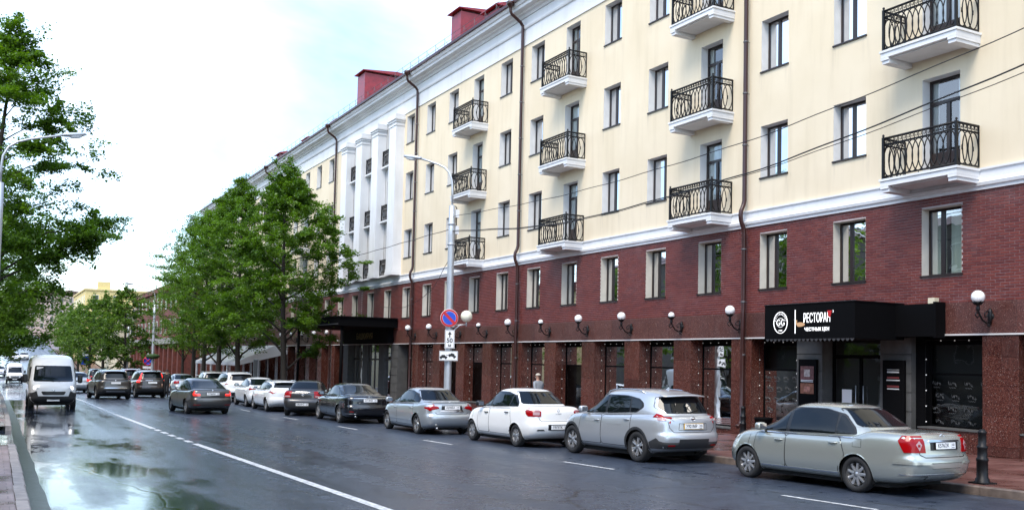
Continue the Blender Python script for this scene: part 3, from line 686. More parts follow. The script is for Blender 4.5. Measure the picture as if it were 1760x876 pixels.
def granite():
    m = MB(); m.box(XF+.0, XF+.5, YA, YB, 2.95, 3.755); bd = m.build('granite_band', K['granite_band'], HB)
    y = YA
    while y < 80:
        L = 1.245 if y < 60 else 3.1; slab(y, y+L, 2.945, 3.745, XF-.045, 'granite_slab', K['granite_band'], bd, .044); y += L
    m = MB(); m.box(XF-.075, XF-.0, YA, YB, 2.905, 2.944); m.build('drip_edge', M('pale_metal_edge', (.62, .60, .58), .5), bd)
    for y in GF_PIL:
        zb = gz(y)-.1; m = MB(); m.box(XF+.0, XF+.62, y-.47, y+.47, zb, 2.90)
        p = m.build('pillar', K['granite'], HB)
        zs = [gz(y)+.155, gz(y)+.40, gz(y)+1.15, gz(y)+1.9, gz(y)+2.62, 2.90] if y < 60 else [gz(y)+.155, gz(y)+1.6, 2.90]
        for a, b in zip(zs, zs[1:]):
            if b-a > .05:
                slab(y-.49, y+.49, a, b, XF-.042, 'granite_slab', K['granite'], p, .041)
                for s in (-1, 1):
                    mm = MB(); yy = y+s*.49; mm.box(XF+.002, XF+.5, min(yy, yy-s*.018), max(yy, yy-s*.018), a+.003, b-.003); mm.build('granite_slab', K['granite'], p)
granite()
# ---- shop windows
_b = MB(); _b.lathe([(.001, .017), (.012, .012), (.017, 0), (.012, -.012), (.001, -.017)], 6); BULB = _b.mesh('bulb', K['bulb'])
def shopfront(y0, y1, blind=True, zt=1.88, lights=True, decal=False):
    yc = (y0+y1)/2; zs = SILL(yc); x = XF+.5; z1 = 2.9
    m = MB(); m.box(XF+.02, XF+.6, y0, y1, gz(yc)-.2, zs-.04); base = m.build('stall_riser', K['granite'], HB)
    m = MB(); m.box(XF-.02, XF+.5, y0+.002, y1-.002, zs-.038, zs); m.build('sill', K['greystone'], base)
    t = .05; m = MB(); m.box(x, x+.05, y0, y0+t, zs, z1); m.box(x, x+.05, y1-t, y1, zs, z1); m.box(x, x+.05, y0+t, y1-t, zs, zs+t); m.box(x, x+.05, y0+t, y1-t, z1-.22, z1); m.box(x-.006, x+.05, y0+t, y1-t, zt-.03, zt+.03)
    f = m.build('shop_window', K['black'], HB)
    m = MB(); m.quad((x+.02, y0+t, zs+t), (x+.02, y1-t, zs+t), (x+.02, y1-t, zt-.03), (x+.02, y0+t, zt-.03)); m.build('pane', K['shopglass'], f)
    m = MB(); m.quad((x+.02, y0+t, zt+.03), (x+.02, y1-t, zt+.03), (x+.02, y1-t, z1-.22), (x+.02, y0+t, z1-.22)); m.build('pane', K['shopglass'], f)
    if blind:
        m = MB(); n = 12; zz = zt+random.uniform(-.02, .1)
        for i in range(n):
            a, b = y0+.06+(y1-y0-.12)*i/n, y0+.06+(y1-y0-.12)*(i+1)/n; m.quad((x+.10, a, zz), (x+.10, b, zz), (x+.10, b, z1-.2), (x+.10, a, z1-.2))
        m.build('blind', K['blind'], f)
    if lights:
        o = empty('light_string', (XF+.30, yc, zs)); cab = MB()
        for s, d in ((y0+.03, 1), (y1-.03, -1)):
            cab.tube([(XF+.30, s-d*.018, zs), (XF+.30, s-d*.018, z1-.1)], .005, 4); z = zs+.12
            while z < z1-.3: pb = link('bulb', BULB, o); pb.location = (0, s-yc, z-zs); z += .42
        cab.tube([(XF+.30, y0, z1-.10), (XF+.30, y1, z1-.10)], .005, 4); y = y0+.2
        while y < y1-.1: pb = link('bulb', BULB, o); pb.location = (0, y-yc, z1-.11-zs); y += .42
        cab.build('cable', K['wire'], o)
        return o
    return None
ORD = ['first', 'second', 'third', 'fourth', 'fifth', 'sixth', 'seventh', 'eighth', 'ninth', 'tenth', 'eleventh', 'twelfth', 'thirteenth', 'fourteenth', 'fifteenth', 'sixteenth', 'seventeenth', 'eighteenth', 'nineteenth', 'twentieth']
ps = sorted(GF_PIL); n_ls = 0
for a, b in zip(ps, ps[1:]):
    if b-a > 4: continue
    o = shopfront(a+.49, b-.49, blind=(a > 20 and a < 50), lights=(a < 50))
    if o:
        if a < 20: tag(o, 'string of small white bulbs round the shop window at the right frame edge' if a > 12 else 'string of small white bulbs round a shop window past the right edge', 'string lights', 'bulb strings round the shop windows')
        else:
            tag(o, 'string of small white bulbs round the %s shop window left of the restaurant entrance' % ORD[n_ls], 'string lights', 'bulb strings round the shop windows'); n_ls += 1
# ---- restaurant bay
def restaurant():
    ya, yb = 27.62-4*PW+.49, 27.62-PW-.49     # 15.65 .. 24.0
    y_win_r = (ya, 17.6); y_p2 = (17.9, 18.95); y_door = (18.95, 21.1); y_p1 = (21.1, 22.15); y_win_l = (22.3, yb)
    for (a, b), lab in ((y_win_r, 'string of small white bulbs on the shop window right of the restaurant door'), (y_win_l, 'string of small white bulbs on the shop window left of the restaurant door')):
        o = shopfront(a, b, blind=False, zt=1.9); tag(o, lab, 'string lights', 'bulb strings round the shop windows')
    for a, b in (y_p2, y_p1):
        m = MB(); m.box(XF+.16, XF+.6, a, b, gz(20)-.1, 2.9); p = m.build('stone_pier', K['greystone'], HB); z = gz(20)+.16
        while z < 2.85:
            m = MB(); zt = min(z+.52, 2.88); m.box(XF+.12, XF+.158, a+.004, b-.004, z, zt-.022); m.build('stone_block', K['greystone'], p); z += .52
    m = MB(); m.box(XF+.3, XF+.6, 17.6, 17.9, gz(20)-.1, 2.9); m.box(XF+.3, XF+.6, 22.15, 22.3, gz(20)-.1, 2.9); m.build('dark_jamb', K['black'], HB)
    # door recess
    m = MB(); x = XF+.55; m.box(x, x+.06, 18.95, 21.1, gz(20), gz(20)+.2); m.box(x, x+.06, 18.95, 19.03, gz(20)+.2, 2.9); m.box(x, x+.06, 21.02, 21.1, gz(20)+.2, 2.9); m.box(x, x+.06, 19.98, 20.07, gz(20)+.2, 2.3); m.box(x, x+.06, 19.03, 21.02, 2.3, 2.4)
    d = m.build('restaurant_door', K['black'], HB); m = MB(); m.quad((x+.03, 18.95, gz(20)+.2), (x+.03, 21.1, gz(20)+.2), (x+.03, 21.1, 2.9), (x+.03, 18.95, 2.9)); m.build('pane', K['shopglass'], d)
    m = MB()
    for y in (19.88, 20.16): m.tube([(x-.05, y, .6), (x-.05, y, 1.5)], .014, 6)
    m.build('handle', K['steel'], d)
    m = MB(); m.quad((x-.004, 20.35, .95), (x-.004, 20.72, .95), (x-.004, 20.72, 1.37), (x-.004, 20.35, 1.37)); m.build('paper_notice', K['signwhite'], d)
    for z, c in ((1.55, (.6, .6, .6)), (1.28, (.05, .35, .08)), (.75, (.6, .6, .62))):
        m = MB(); m.box(x-.006, x-.002, 19.06, 19.2, z, z+.17); m.build('door_sticker', M('sticker', c, .5), d)
    # canopy
    cp = empty('restaurant_canopy', (XF, 19.7, 2.8), 0, 'black box canopy with white lettering over the restaurant entrance', 'canopy')
    m = MB(); X0 = 20.05; m.box(X0, XF-.05, 18.0, 21.37, 2.80, 3.76); bx = m.build('canopy_box', K['black'], cp)
    m = MB(); m.box(X0-.012, XF-.05, 17.985, 21.385, 3.762, 3.80); m.build('top_edge', K['black'], cp)
    m = MB(); m.box(21.60, XF-.05, 16.78, 17.998, 2.88, 3.74); m.build('side_fascia', K['black'], cp)
    m = MB(); m.box(21.56, XF-.05, 16.70, 16.778, 2.84, 3.78); m.build('end_panel', K['black'], cp)
    m = MB(); m.box(21.72, 21.90, 16.86, 17.06, 3.742, 3.90); m.build('junction_box', M('beige_plastic', (.62, .55, .40), .5), cp)
    m = MB(); y = 18.02
    while y < 21.3:     # scalloped valance
        vs = [(X0+.004, y, 2.80)]+[(X0+.004, y+.15*i/5, 2.80-.075*math.sin(math.pi*i/5)) for i in range(6)]+[(X0+.004, y+.15, 2.80)]
        n = len(vs); m.add(vs+[(a+.006, b, c) for a, b, c in vs], [tuple(range(n)), tuple(range(n, 2*n))[::-1]]+[(i, (i+1) % n, n+(i+1) % n, n+i) for i in range(n)]); y += .158
    x = X0+.15
    m.build('valance', M('grey_black_canvas', (.035, .035, .037), .8), cp)
    lx = X0-.008
    def T(name, s, size, y, z, mat=K['neon'], **kw):
        size *= .88; y = 20.72+(y-20.72)*1.0
        if y < 20: y = 19.36+(y-19.36)*.88
        return put_text(name, s, size, trm((lx, y, z)) @ FACE_MX, mat, cp, **kw)
    m = MB(); rz, ry = .305, .27
    for q, r in ((1.0, .012), (.86, .005)):
        if q == 1.0: m.tube([(lx, 20.72+ry*math.cos(t), 3.27+rz*math.sin(t)) for t in [2*math.pi*i/40 for i in range(40)]], r, 5, closed=True)
    for a0, a1, q in ((.15, .85, .42), (1.2, 1.8, .42)): m.tube([(lx, 20.72-ry*q*1.3*math.cos(math.pi*(a0+(a1-a0)*i/10)), 3.27+rz*q*math.sin(math.pi*(a0+(a1-a0)*i/10))) for i in range(11)], .006, 4)
    m.box(lx-.004, lx+.004, 20.13, 20.155, 2.95, 3.62)
    m.build('emblem_ring', K['neon'], cp)
    T('lettering', 'GG', .27, 20.72, 3.265)
    for i, ch in enumerate('RESTAURANT'):
        a = math.pi*(.92-.84*i/9); put_text('lettering', ch, .06, trm((lx, 20.72-ry*.80*math.cos(a), 3.27+rz*.80*math.sin(a))) @ FACE_MX @ rotm('Z', a-math.pi/2), K['neon'], cp)
    T('lettering', '& BAR', .06, 20.72, 3.27-rz*.74)
    T('lettering', 'РЕСТОРАН', .42, 19.33, 3.36, sx=.50, align='CENTER')
    T('lettering', 'ЧЕСТНЫХ ЦЕН', .150, 19.33, 3.055, bold=.002, sx=.95)
    T('lettering', '2', .10, 18.66, 3.53)
    m = MB(); m.add([(lx-.008, 18.78, 3.56), (lx-.008, 18.95, 3.56), (lx-.008, 18.89, 3.38), (lx-.008, 18.84, 3.38)], [(0, 1, 2, 3)]); m.build('glass_mark', K['signred'], cp)
    m = MB(); vs = [(lx-.009, 19.98-.10*math.cos(t)-(.12 if math.cos(t) > 0 else 0)*math.cos(t), 3.20+.065*math.sin(t)) for t in [2*math.pi*i/16 for i in range(16)]]; m.add(vs, [tuple(range(16))]); m.box(lx-.012, lx-.006, 20.06, 20.11, 3.2, 3.33); m.build('bottle_mark', M('peach_mark', (.62, .36, .18), .5), cp)
    # poster cases
    for (a, b), lab, cols in ((y_p1, 'black framed menu poster left of the restaurant door', ((.16, .07, .07), (.45, .40, .38), (.25, .10, .06))), (y_p2, 'black framed poster with white stripes right of the restaurant door', ((.012, .012, .012), (.5, .5, .5), (.14, .02, .02)))):
        yc = (a+b)/2; e = empty('poster_case', (XF+.05, yc, .9), 0, lab, 'poster')
        m = MB(); z0, z1, w = .35, 2.25, .36; m.box(XF+.03, XF+.115, yc-w, yc+w, z0, z1); m.build('case', K['black'], e)
        if a > 20:
            for z, h, c in ((1.62, .42, cols[0]), (1.72, .22, cols[1]), (1.2, .32, cols[2]), (1.26, .16, (.45, .2, .15))):
                m = MB(); ww = .27 if c in (cols[0], cols[2]) else .12; m.box(XF+.026-(.004 if ww < .2 else 0), XF+.029, yc-ww, yc+ww, z, z+h); m.build('print', M('poster_print', c, .4, var=.5, vs=12), e)
            for z in (1.56, 1.60): m = MB(); m.box(XF+.02, XF+.024, yc-.25, yc+.25, z, z+.018); m.build('print_line', K['signwhite'], e)
        else:
            for z, h, w2, c in ((1.98, .012, .2, cols[1]), (1.9, .04, .2, cols[1]), (1.74, .05, .2, cols[2]), (1.68, .03, .22, cols[1]), (1.5, .05, .2, cols[2]), (1.44, .03, .2, cols[1])):
                m = MB(); m.box(XF+.02, XF+.024, yc-w2, yc+w2, z, z+h); m.build('print_line', M('poster_line', c, .5), e)
    # pattern of scribbled cup marks on the lower panes
    dm = M('frosted_mark', (.09, .095, .10), .7)
    for (a, b) in (y_win_r, y_win_l):
        f = empty('window_decal', (XF+.5, (a+b)/2, .9), 0, 'pale script pattern on the lower pane %s of the restaurant door' % ('right' if a < 18 else 'left'), 'decal')
        m = MB()
        for j in range(4):
            for i in range(4):
                y = a+.25+(b-a-.5)*i/3+(.1 if j % 2 else 0)-.05; z = .60+.34*j; pts = [(XF+.508, y-.13+.26*t+.015*math.sin(t*23), z+.05*math.sin(t*31+i+j)+.05*t) for t in np.linspace(0, 1, 22)]
                if y < a+.12 or y > b-.14: continue
                m.tube(pts, .006, 3, caps=False); m.tube([(XF+.508, y-.1+.2*t, z-.08+.02*math.sin(t*19+j)) for t in np.linspace(0, 1, 10)], .005, 3, caps=False)
        m.build('script_marks', dm, f)
restaurant()
# ---- hotel entrance
def entrance():
    y0, y1 = 55.0, 65.6; z0 = gz(60)
    for a, b in ((55.2, 56.25), (64.5, 65.55)):
        m = MB(); m.box(XF-.02, XF+.6, a, b, z0-.1, 2.9); p = m.build('rusticated_pier', K['greystone'], HB); z = z0+.2
        while z < 2.85: m = MB(); m.box(XF-.07, XF-.022, a+.01, b-.01, z, min(z+.52, 2.88)-.03); m.build('stone_block', K['greystone'], p); z += .52
    for y in (58.8, 61.9): m = MB(); m.box(XF+.25, XF+.6, y-.5, y+.5, z0-.1, 2.9); m.build('entrance_pier', K['greystone'], HB)
    m = MB(); x = XF+.5
    for y in np.linspace(56.4, 64.3, 9): m.box(x-.15, x-.09, y-.04, y+.04, z0, 2.9)
    m.box(x-.15, x-.09, 56.3, 64.5, 1.9, 2.0); d = m.build('entrance_doors', K['frame'], HB)
    m = MB(); m.quad((x-.1, 56.3, z0), (x-.1, 64.5, z0), (x-.1, 64.5, 2.9), (x-.1, 56.3, 2.9)); m.build('pane', K['shopglass'], d)
    cp = empty('entrance_canopy', (XF, 60.3, 3.9), 0, 'deep black flat canopy over the hotel entrance behind the tree', 'canopy')
    m = MB(); m.box(18.2, XF-.06, 55.4, 65.2, 3.92, 4.42); m.box(18.12, XF-.06, 55.32, 65.28, 4.422, 4.5); m.build('canopy_box', K['black'], cp)
    m = MB(); m.box(21.6, XF-.06, 56.0, 64.7, 2.95, 3.918); m.build('name_fascia', K['black'], cp)
    put_text('lettering', 'БАШКИРИЯ', .55, trm((21.58, 60.3, 3.42)) @ FACE_MX, K['gold'], cp, bold=.004)
    m = MB(); m.box(18.16, 18.19, 55.5, 65.1, 4.0, 4.05); m.build('trim_strip', K['steel_dark'], cp)
    m = MB()
    for y in np.linspace(56, 64.6, 7): m.tube([(18.3, y, 4.5), (18.3, y, 4.75)], .015, 4)
    m.build('spikes', K['steel_dark'], cp)
    for y in (55.7, 64.9): m = MB(); m.tube([(18.5, y, z0+.1), (18.5, y, 3.92)], .09, 10); m.build('post', K['black'], cp)
    cm = empty('security_camera', (XF-.05, 66.2, 3.1), 0, 'small white security camera beside the black entrance canopy', 'camera'); m = MB(); m.box(XF-.35, XF-.12, 66.12, 66.24, 3.15, 3.27); m.build('housing', K['signwhite'], cm); m = MB(); m.tube([(XF-.05, 66.2, 3.1), (XF-.2, 66.2, 3.16)], .02, 5); m.build('arm', K['signwhite'], cm)
entrance()
# ---- wall lamps
def wall_lamp_meshes():
    b = MB()
    b.lathe([(.001, .03), (.07, .025), (.09, 0), (.09, -.01)], 12, trm((-.012, 0, -.03)) @ rotm('Y', -math.pi/2))
    b.tube([(-.03, 0, -.24), (-.04, 0, -.1), (-.03, 0, .08), (-.035, 0, .17)], [.025, .05, .06, .02], 8)
    b.tube([(-.05, 0, -.16), (-.18, 0, -.21), (-.33, 0, -.14), (-.44, 0, .0), (-.50, 0, .10)], .024, 7)
    b.tube([(-.05, 0, .06), (-.16, 0, .10), (-.25, 0, .03), (-.23, 0, -.06), (-.15, 0, -.05), (-.16, 0, .01)], .016, 6)
    b.tube([(-.44, 0, -.02), (-.53, 0, -.09), (-.60, 0, -.03), (-.57, 0, .05), (-.51, 0, .02)], .016, 6)
    b.tube([(-.05, 0, -.18), (-.07, 0, -.30), (-.13, 0, -.28), (-.11, 0, -.22)], .016, 6)
    b.lathe([(.03, .06), (.045, .10), (.05, .16), (.035, .2), (.06, .25), (.12, .31), (.075, .30), (.06, .29)], 10, trm((-.50, 0, 0)))
    for i in range(6):
        a = i*math.pi/3; b.tube([(-.5+.05*math.cos(a), .05*math.sin(a), .24), (-.5+.11*math.cos(a), .11*math.sin(a), .30), (-.5+.17*math.cos(a), .17*math.sin(a), .33)], [.025, .018, .004], 4)
    g = MB(); r = .165
    g.lathe([(r*math.sin(t), .30+.13-r*math.cos(t)) for t in np.linspace(.15, math.pi, 14)], 18, trm((-.50, 0, 0)))
    gs = MB(); r = .115
    gs.lathe([(r*math.sin(t), .28+.09-r*math.cos(t)) for t in np.linspace(.15, math.pi, 12)], 16, trm((-.50, 0, 0)))
    return b.mesh('bracket', K['iron']), g.mesh('globe', K['globe']), gs.mesh('globe', K['globe'])
LB_, LG_, LGS_ = wall_lamp_meshes()
lamp_ys = [15.4, 24.5, 27.62, 30.74, 33.85, 36.97, 40.08, 43.2, 46.3, 49.42, 52.5]+[68.1+PW*i for i in range(0, 14)]
hidden = [12.1]
def wall_lamps():
    small = {27.62, 36.97, 43.2}
    for i, y in enumerate([12.1]+lamp_ys):
        lab = 'white globe wall lamp '
        if y < 13: lab += 'just past the right edge of the picture'
        elif y < 16: lab += 'on the granite right of the restaurant canopy'
        elif y < 25: lab += 'beside the drainpipe left of the restaurant canopy'
        elif y < 54: lab = ('smaller ' if y in small else '')+'white globe wall lamp, %s to the left of the restaurant canopy' % ORD[i-2]
        else: lab = 'white globe wall lamp far along behind the trees, %s beyond the hotel entrance' % ORD[int((y-68)/PW+.2)]
        e = empty('wall_lamp', (XF-.045, y, 3.40), 0, lab, 'wall lamp', 'globe lamps along the granite band')
        link('bracket', LB_, e); link('globe', LGS_ if y in small else LG_, e)
wall_lamps()
# ------------------------------------------------------------------ cars
def pc(pts):
    """monotone cubic through (x,y) points"""
    X = np.array([p[0] for p in pts], float); Y = np.array([p[1] for p in pts], float)
    h = np.diff(X); d = np.diff(Y)/h; m = np.zeros(len(X)); m[0], m[-1] = d[0], d[-1]
    for i in range(1, len(X)-1):
        if d[i-1]*d[i] > 0: w1, w2 = 2*h[i]+h[i-1], h[i]+2*h[i-1]; m[i] = (w1+w2)/(w1/d[i-1]+w2/d[i])
    def f(x):
        x = np.clip(np.asarray(x, float), X[0], X[-1]); i = np.clip(np.searchsorted(X, x)-1, 0, len(h)-1); t = (x-X[i])/h[i]
        return Y[i]*(2*t**3-3*t**2+1)+h[i]*m[i]*(t**3-2*t**2+t)+Y[i+1]*(-2*t**3+3*t**2)+h[i]*m[i+1]*(t**3-t**2)
    return f
def cube_grid(nx, ny, nz, m):
    idx = {}; P = []; F = []
    def vi(i, j, k):
        q = (i, j, k)
        if q not in idx: idx[q] = len(P); P.append((-1+2*i/nx, -1+2*j/ny, -1+2*k/nz))
        return idx[q]
    for i in range(nx):
        for j in range(ny):
            F.append((vi(i, j, 0), vi(i, j+1, 0), vi(i+1, j+1, 0), vi(i+1, j, 0))); F.append((vi(i, j, nz), vi(i+1, j, nz), vi(i+1, j+1, nz), vi(i, j+1, nz)))
        for k in range(nz):
            F.append((vi(i, 0, k), vi(i+1, 0, k), vi(i+1, 0, k+1), vi(i, 0, k+1))); F.append((vi(i, ny, k), vi(i, ny, k+1), vi(i+1, ny, k+1), vi(i+1, ny, k)))
    for j in range(ny):
        for k in range(nz):
            F.append((vi(0, j, k), vi(0, j, k+1), vi(0, j+1, k+1), vi(0, j+1, k))); F.append((vi(nx, j, k), vi(nx, j+1, k), vi(nx, j+1, k+1), vi(nx, j, k+1)))
    P = np.array(P); mx = np.abs(P).max(1); P = P*(mx/((np.abs(P)**m).sum(1)**(1/m)))[:, None]
    return P, F
def car_shell(sp, res=1.0):
    W2 = sp['W']/2; L = sp['L']
    # lower body
    P, F = cube_grid(int(104*res), int(24*res), int(24*res), 13)
    u, v, w = P.T; s = (u+1)/2; t = (w+1)/2; av = np.abs(v)
    x = sp['rear'](t)+(sp['front'](t)-sp['rear'](t))*s
    x = x+sp.get('cr', .11)*av**2.6*(1-s)**5-sp.get('cf', .40)*av**2.2*s**5
    zt, zb = sp['top'](x), sp['bot'](x)
    z = zb+(zt-zb)*t-sp.get('crown', .022)*av**2.2*t**3
    y = v*W2*sp['side'](t)*sp['plan'](s)
    for xw in sp['ax']: y = y+np.sign(v)*sp.get('flare', .016)*np.exp(-((x-xw)/.36)**2)*np.exp(-((z-.52)/.20)**2)*(av > .8)
    V1 = np.stack([x, y, z], 1)
    # wheel arches
    dead = np.zeros(len(V1), bool); Ra = sp['Ra']; snap = []
    for xw in sp['ax']:
        d = np.hypot(x-xw, z-sp['R']); dead |= (d < Ra) & (np.abs(y) > W2-.42) & (z < sp['R']+Ra)
    Fk = [f for f in F if not all(dead[i] for i in f)]
    used = {}
    for f in Fk:
        for i in f:
            if dead[i]: used[i] = 1
    for i in used:
        for xw in sp['ax']:
            dx, dz = V1[i, 0]-xw, V1[i, 2]-sp['R']; d = math.hypot(dx, dz)
            if d < Ra and abs(V1[i, 1]) > W2-.30: k = Ra/max(d, 1e-6); V1[i, 0] = xw+dx*k; V1[i, 2] = sp['R']+dz*k
    # greenhouse
    g = sp['g']; P, F2 = cube_grid(int(56*res), int(24*res), int(18*res), g.get('m', 7.5))
    u, v, w = P.T; s = (u+1)/2; t = (w+1)/2; av = np.abs(v)
    x = g['rear'](t)+(g['front'](t)-g['rear'](t))*s
    x = x+g.get('cr', .10)*av**2.2*(1-s)**3-g.get('cf', .16)*av**2.2*s**3
    z = g['z0']+(g['roof'](x)-g['z0'])*t-g.get('crown', .045)*av**2.4*t**2
    y = v*W2*g['wid'](t)*(1-g.get('tr', .07)*(1-s)**3-g.get('tf', .05)*s**3)
    V2 = np.stack([x, y, z], 1); n1 = len(V1)
    Vv = np.concatenate([V1, V2]); Ff = [list(f) for f in Fk]+[[i+n1 for i in f] for f in F2]
    return Vv, Ff
LIM = {}
_rs = {}
def ray_side(sg):
    if sg not in _rs:
        _rs[sg] = lambda a, b: (Vector((a, sg*2.2, b)), Vector((0, -sg, 0))); LIM[_rs[sg]] = 1.85
    return _rs[sg]
def ray_rear(a, b): return Vector((-2, a, b)), Vector((1, 0, 0))
def ray_front(a, b): return Vector((9, a, b)), Vector((-1, 0, 0))
def ray_top(a, b): return Vector((a, b, 4)), Vector((0, 0, -1))
def ray_corner(cx, cy, sg):
    """a: angle in degrees from straight back towards the side"""
    def f(a, b):
        d = Vector((-math.cos(R_(a)), sg*math.sin(R_(a)), 0)); c = Vector((cx, sg*cy, b)); return c+d*3, -d
    LIM[f] = 3.0; return f
def ray_fcorner(cx, cy, sg):
    def f(a, b):
        d = Vector((math.cos(R_(a)), sg*math.sin(R_(a)), 0)); c = Vector((cx, sg*cy, b)); return c+d*3, -d
    LIM[f] = 3.0; return f
def rpoly(p, r=.03, n=3):
    o = []; k = len(p)
    for i in range(k):
        a, b, c = Vector(p[i-1]), Vector(p[i]), Vector(p[(i+1) % k]); la, lc = (a-b).length, (c-b).length
        ra = min(r, la*.45); rc = min(r, lc*.45); s, e = b+(a-b)*(ra/la), b+(c-b)*(rc/lc)
        for j in range(n+1):
            t = j/n; q = s*(1-t)**2+b*2*t*(1-t)+e*t*t; o.append((q.x, q.y))
    return o
def patch(bvh, poly, ray, off=.004, st=.07, thick=.012, mb=None, mi=0, sa=None):
    """wrap a 2-D outline (rows are single intervals) onto the car surface"""
    poly = [tuple(p) for p in poly]; b0, b1 = min(p[1] for p in poly), max(p[1] for p in poly)
    bs = sorted({round(p[1], 5) for p in poly}); rows = []
    for p, q in zip(bs, bs[1:]):
        n = max(1, int((q-p)/st)); rows += [p+(q-p)*i/n for i in range(n)]
    rows.append(bs[-1])
    keep = [rows[0]]
    for r in rows[1:]:
        if r-keep[-1] > .0035: keep.append(r)
    rows = keep
    amin, amax = min(p[0] for p in poly), max(p[0] for p in poly); nc = max(3, int((amax-amin)/(sa or st))+1)
    G = []; E = 1e-6
    for b in rows:
        bb = min(max(b, b0+E), b1-E); xs = []
        for i in range(len(poly)):
            (x0, y0), (x1, y1) = poly[i-1], poly[i]
            if (y0-bb)*(y1-bb) < 0: xs.append(x0+(x1-x0)*(bb-y0)/(y1-y0))
        if len(xs) < 2: continue
        lo, hi = min(xs), max(xs); row = []; full = hi-lo
        def cast(a_):
            o, d = ray(a_, b); h = bvh.ray_cast(o, d)
            if h[0] is None or (h[0]-o).length > LIM.get(ray, 99): return None
            nrm = h[1] if h[1].dot(d) < 0 else -h[1]; q = (nrm*.5-d*.5).normalized()
            return (h[0]+q*off, h[0]-q*thick)
        k_ = 0
        while cast(hi) is None and k_ < 24: hi -= full*.035; k_ += 1
        k_ = 0
        while cast(lo) is None and k_ < 24: lo += full*.035; k_ += 1
        if hi-lo < full*.08: continue
        for j in range(nc+1):
            c_ = cast(lo+(hi-lo)*j/nc)
            if c_ is None: row = None; break
            row.append(c_)
        if row: G.append(row)
    if len(G) < 2: return mb
    m = mb or MB(); nr = len(G); W = nc+1
    vs = [p[0] for r in G for p in r]; fs = [(i*W+j, i*W+j+1, (i+1)*W+j+1, (i+1)*W+j) for i in range(nr-1) for j in range(nc)]
    m.add(vs, fs, mi, True)
    ring = [(0, j) for j in range(W)]+[(i, nc) for i in range(1, nr)]+[(nr-1, j) for j in range(nc-1, -1, -1)]+[(i, 0) for i in range(nr-2, 0, -1)]
    vs = [G[i][j][0] for i, j in ring]+[G[i][j][1] for i, j in ring]; k = len(ring)
    m.add(vs, [(i, (i+1) % k, k+(i+1) % k, k+i) for i in range(k)], mi)
    return m
def ribbon(bvh, line, ray, wd=.007, off=.0015, mb=None, st=.06, mi=0):
    m = mb or MB(); pts = []
    for (a, b), (c, d) in zip(line, line[1:]):
        n = max(1, int(math.hypot(c-a, d-b)/st)); pts += [(a+(c-a)*i/n, b+(d-b)*i/n) for i in range(n)]
    pts.append(line[-1]); L = []; Rr = []
    for i, (a, b) in enumerate(pts):
        p, q = pts[max(i-1, 0)], pts[min(i+1, len(pts)-1)]; tx, ty = q[0]-p[0], q[1]-p[1]; l = math.hypot(tx, ty) or 1; nx, ny = -ty/l*wd/2, tx/l*wd/2
        res = []
        for s in (-1, 1):
            o, d = ray(a+s*nx, b+s*ny); h = bvh.ray_cast(o, d)
            if h[0] is None: res = None; break
            nrm = h[1] if h[1].dot(d) < 0 else -h[1]; res.append(h[0]+nrm*off)
        if res: L.append(res[0]); Rr.append(res[1])
    if len(L) < 2: return m
    k = len(L); m.add(L+Rr, [(i, i+1, k+i+1, k+i) for i in range(k-1)], mi); return m
# car materials
def paint(name, c, metal=.0, rough=.3): return M(name, c, rough, metal, coat=1.0)
CM = dict(glass=M('car_glass', (.004, .006, .008), .03, ior=1.45), trim=M('black_trim', (.012, .012, .013), .4), plastic=M('dark_grey_plastic', (.028, .029, .031), .6), tyre=M('tyre_rubber', (.014, .014, .015), .75), rim=M('alloy_rim', (.52, .52, .53), .28, .75), rimd=M('dark_alloy', (.10, .10, .11), .3, .7), under=M('underbody', (.008, .008, .008), .9), red=M('tail_lamp_red', (.26, .001, .003), .15, spec=.35), redlit=M('tail_lamp_lit', (.5, .006, .006), .1, coat=1, emit=(1, .03, .02), es=1.0), clear=M('clear_lamp', (.40, .25, .26), .15, spec=.4), chrome=M('chrome', (.66, .66, .67), .12, .95), lamp=M('headlamp', (.72, .74, .76), .06, coat=1), lampon=M('headlamp_lit', (.9, .9, .9), .2, emit=(1, .96, .9), es=1.5), plate=M('number_plate', (.80, .80, .80), .4), platey=M('yellow_plate_frame', (.62, .36, .03), .4), amber=M('amber_lens', (.6, .16, .01), .1, coat=1), seam=M('panel_gap', (.010, .010, .010), .8))
_wheel_cache = {}
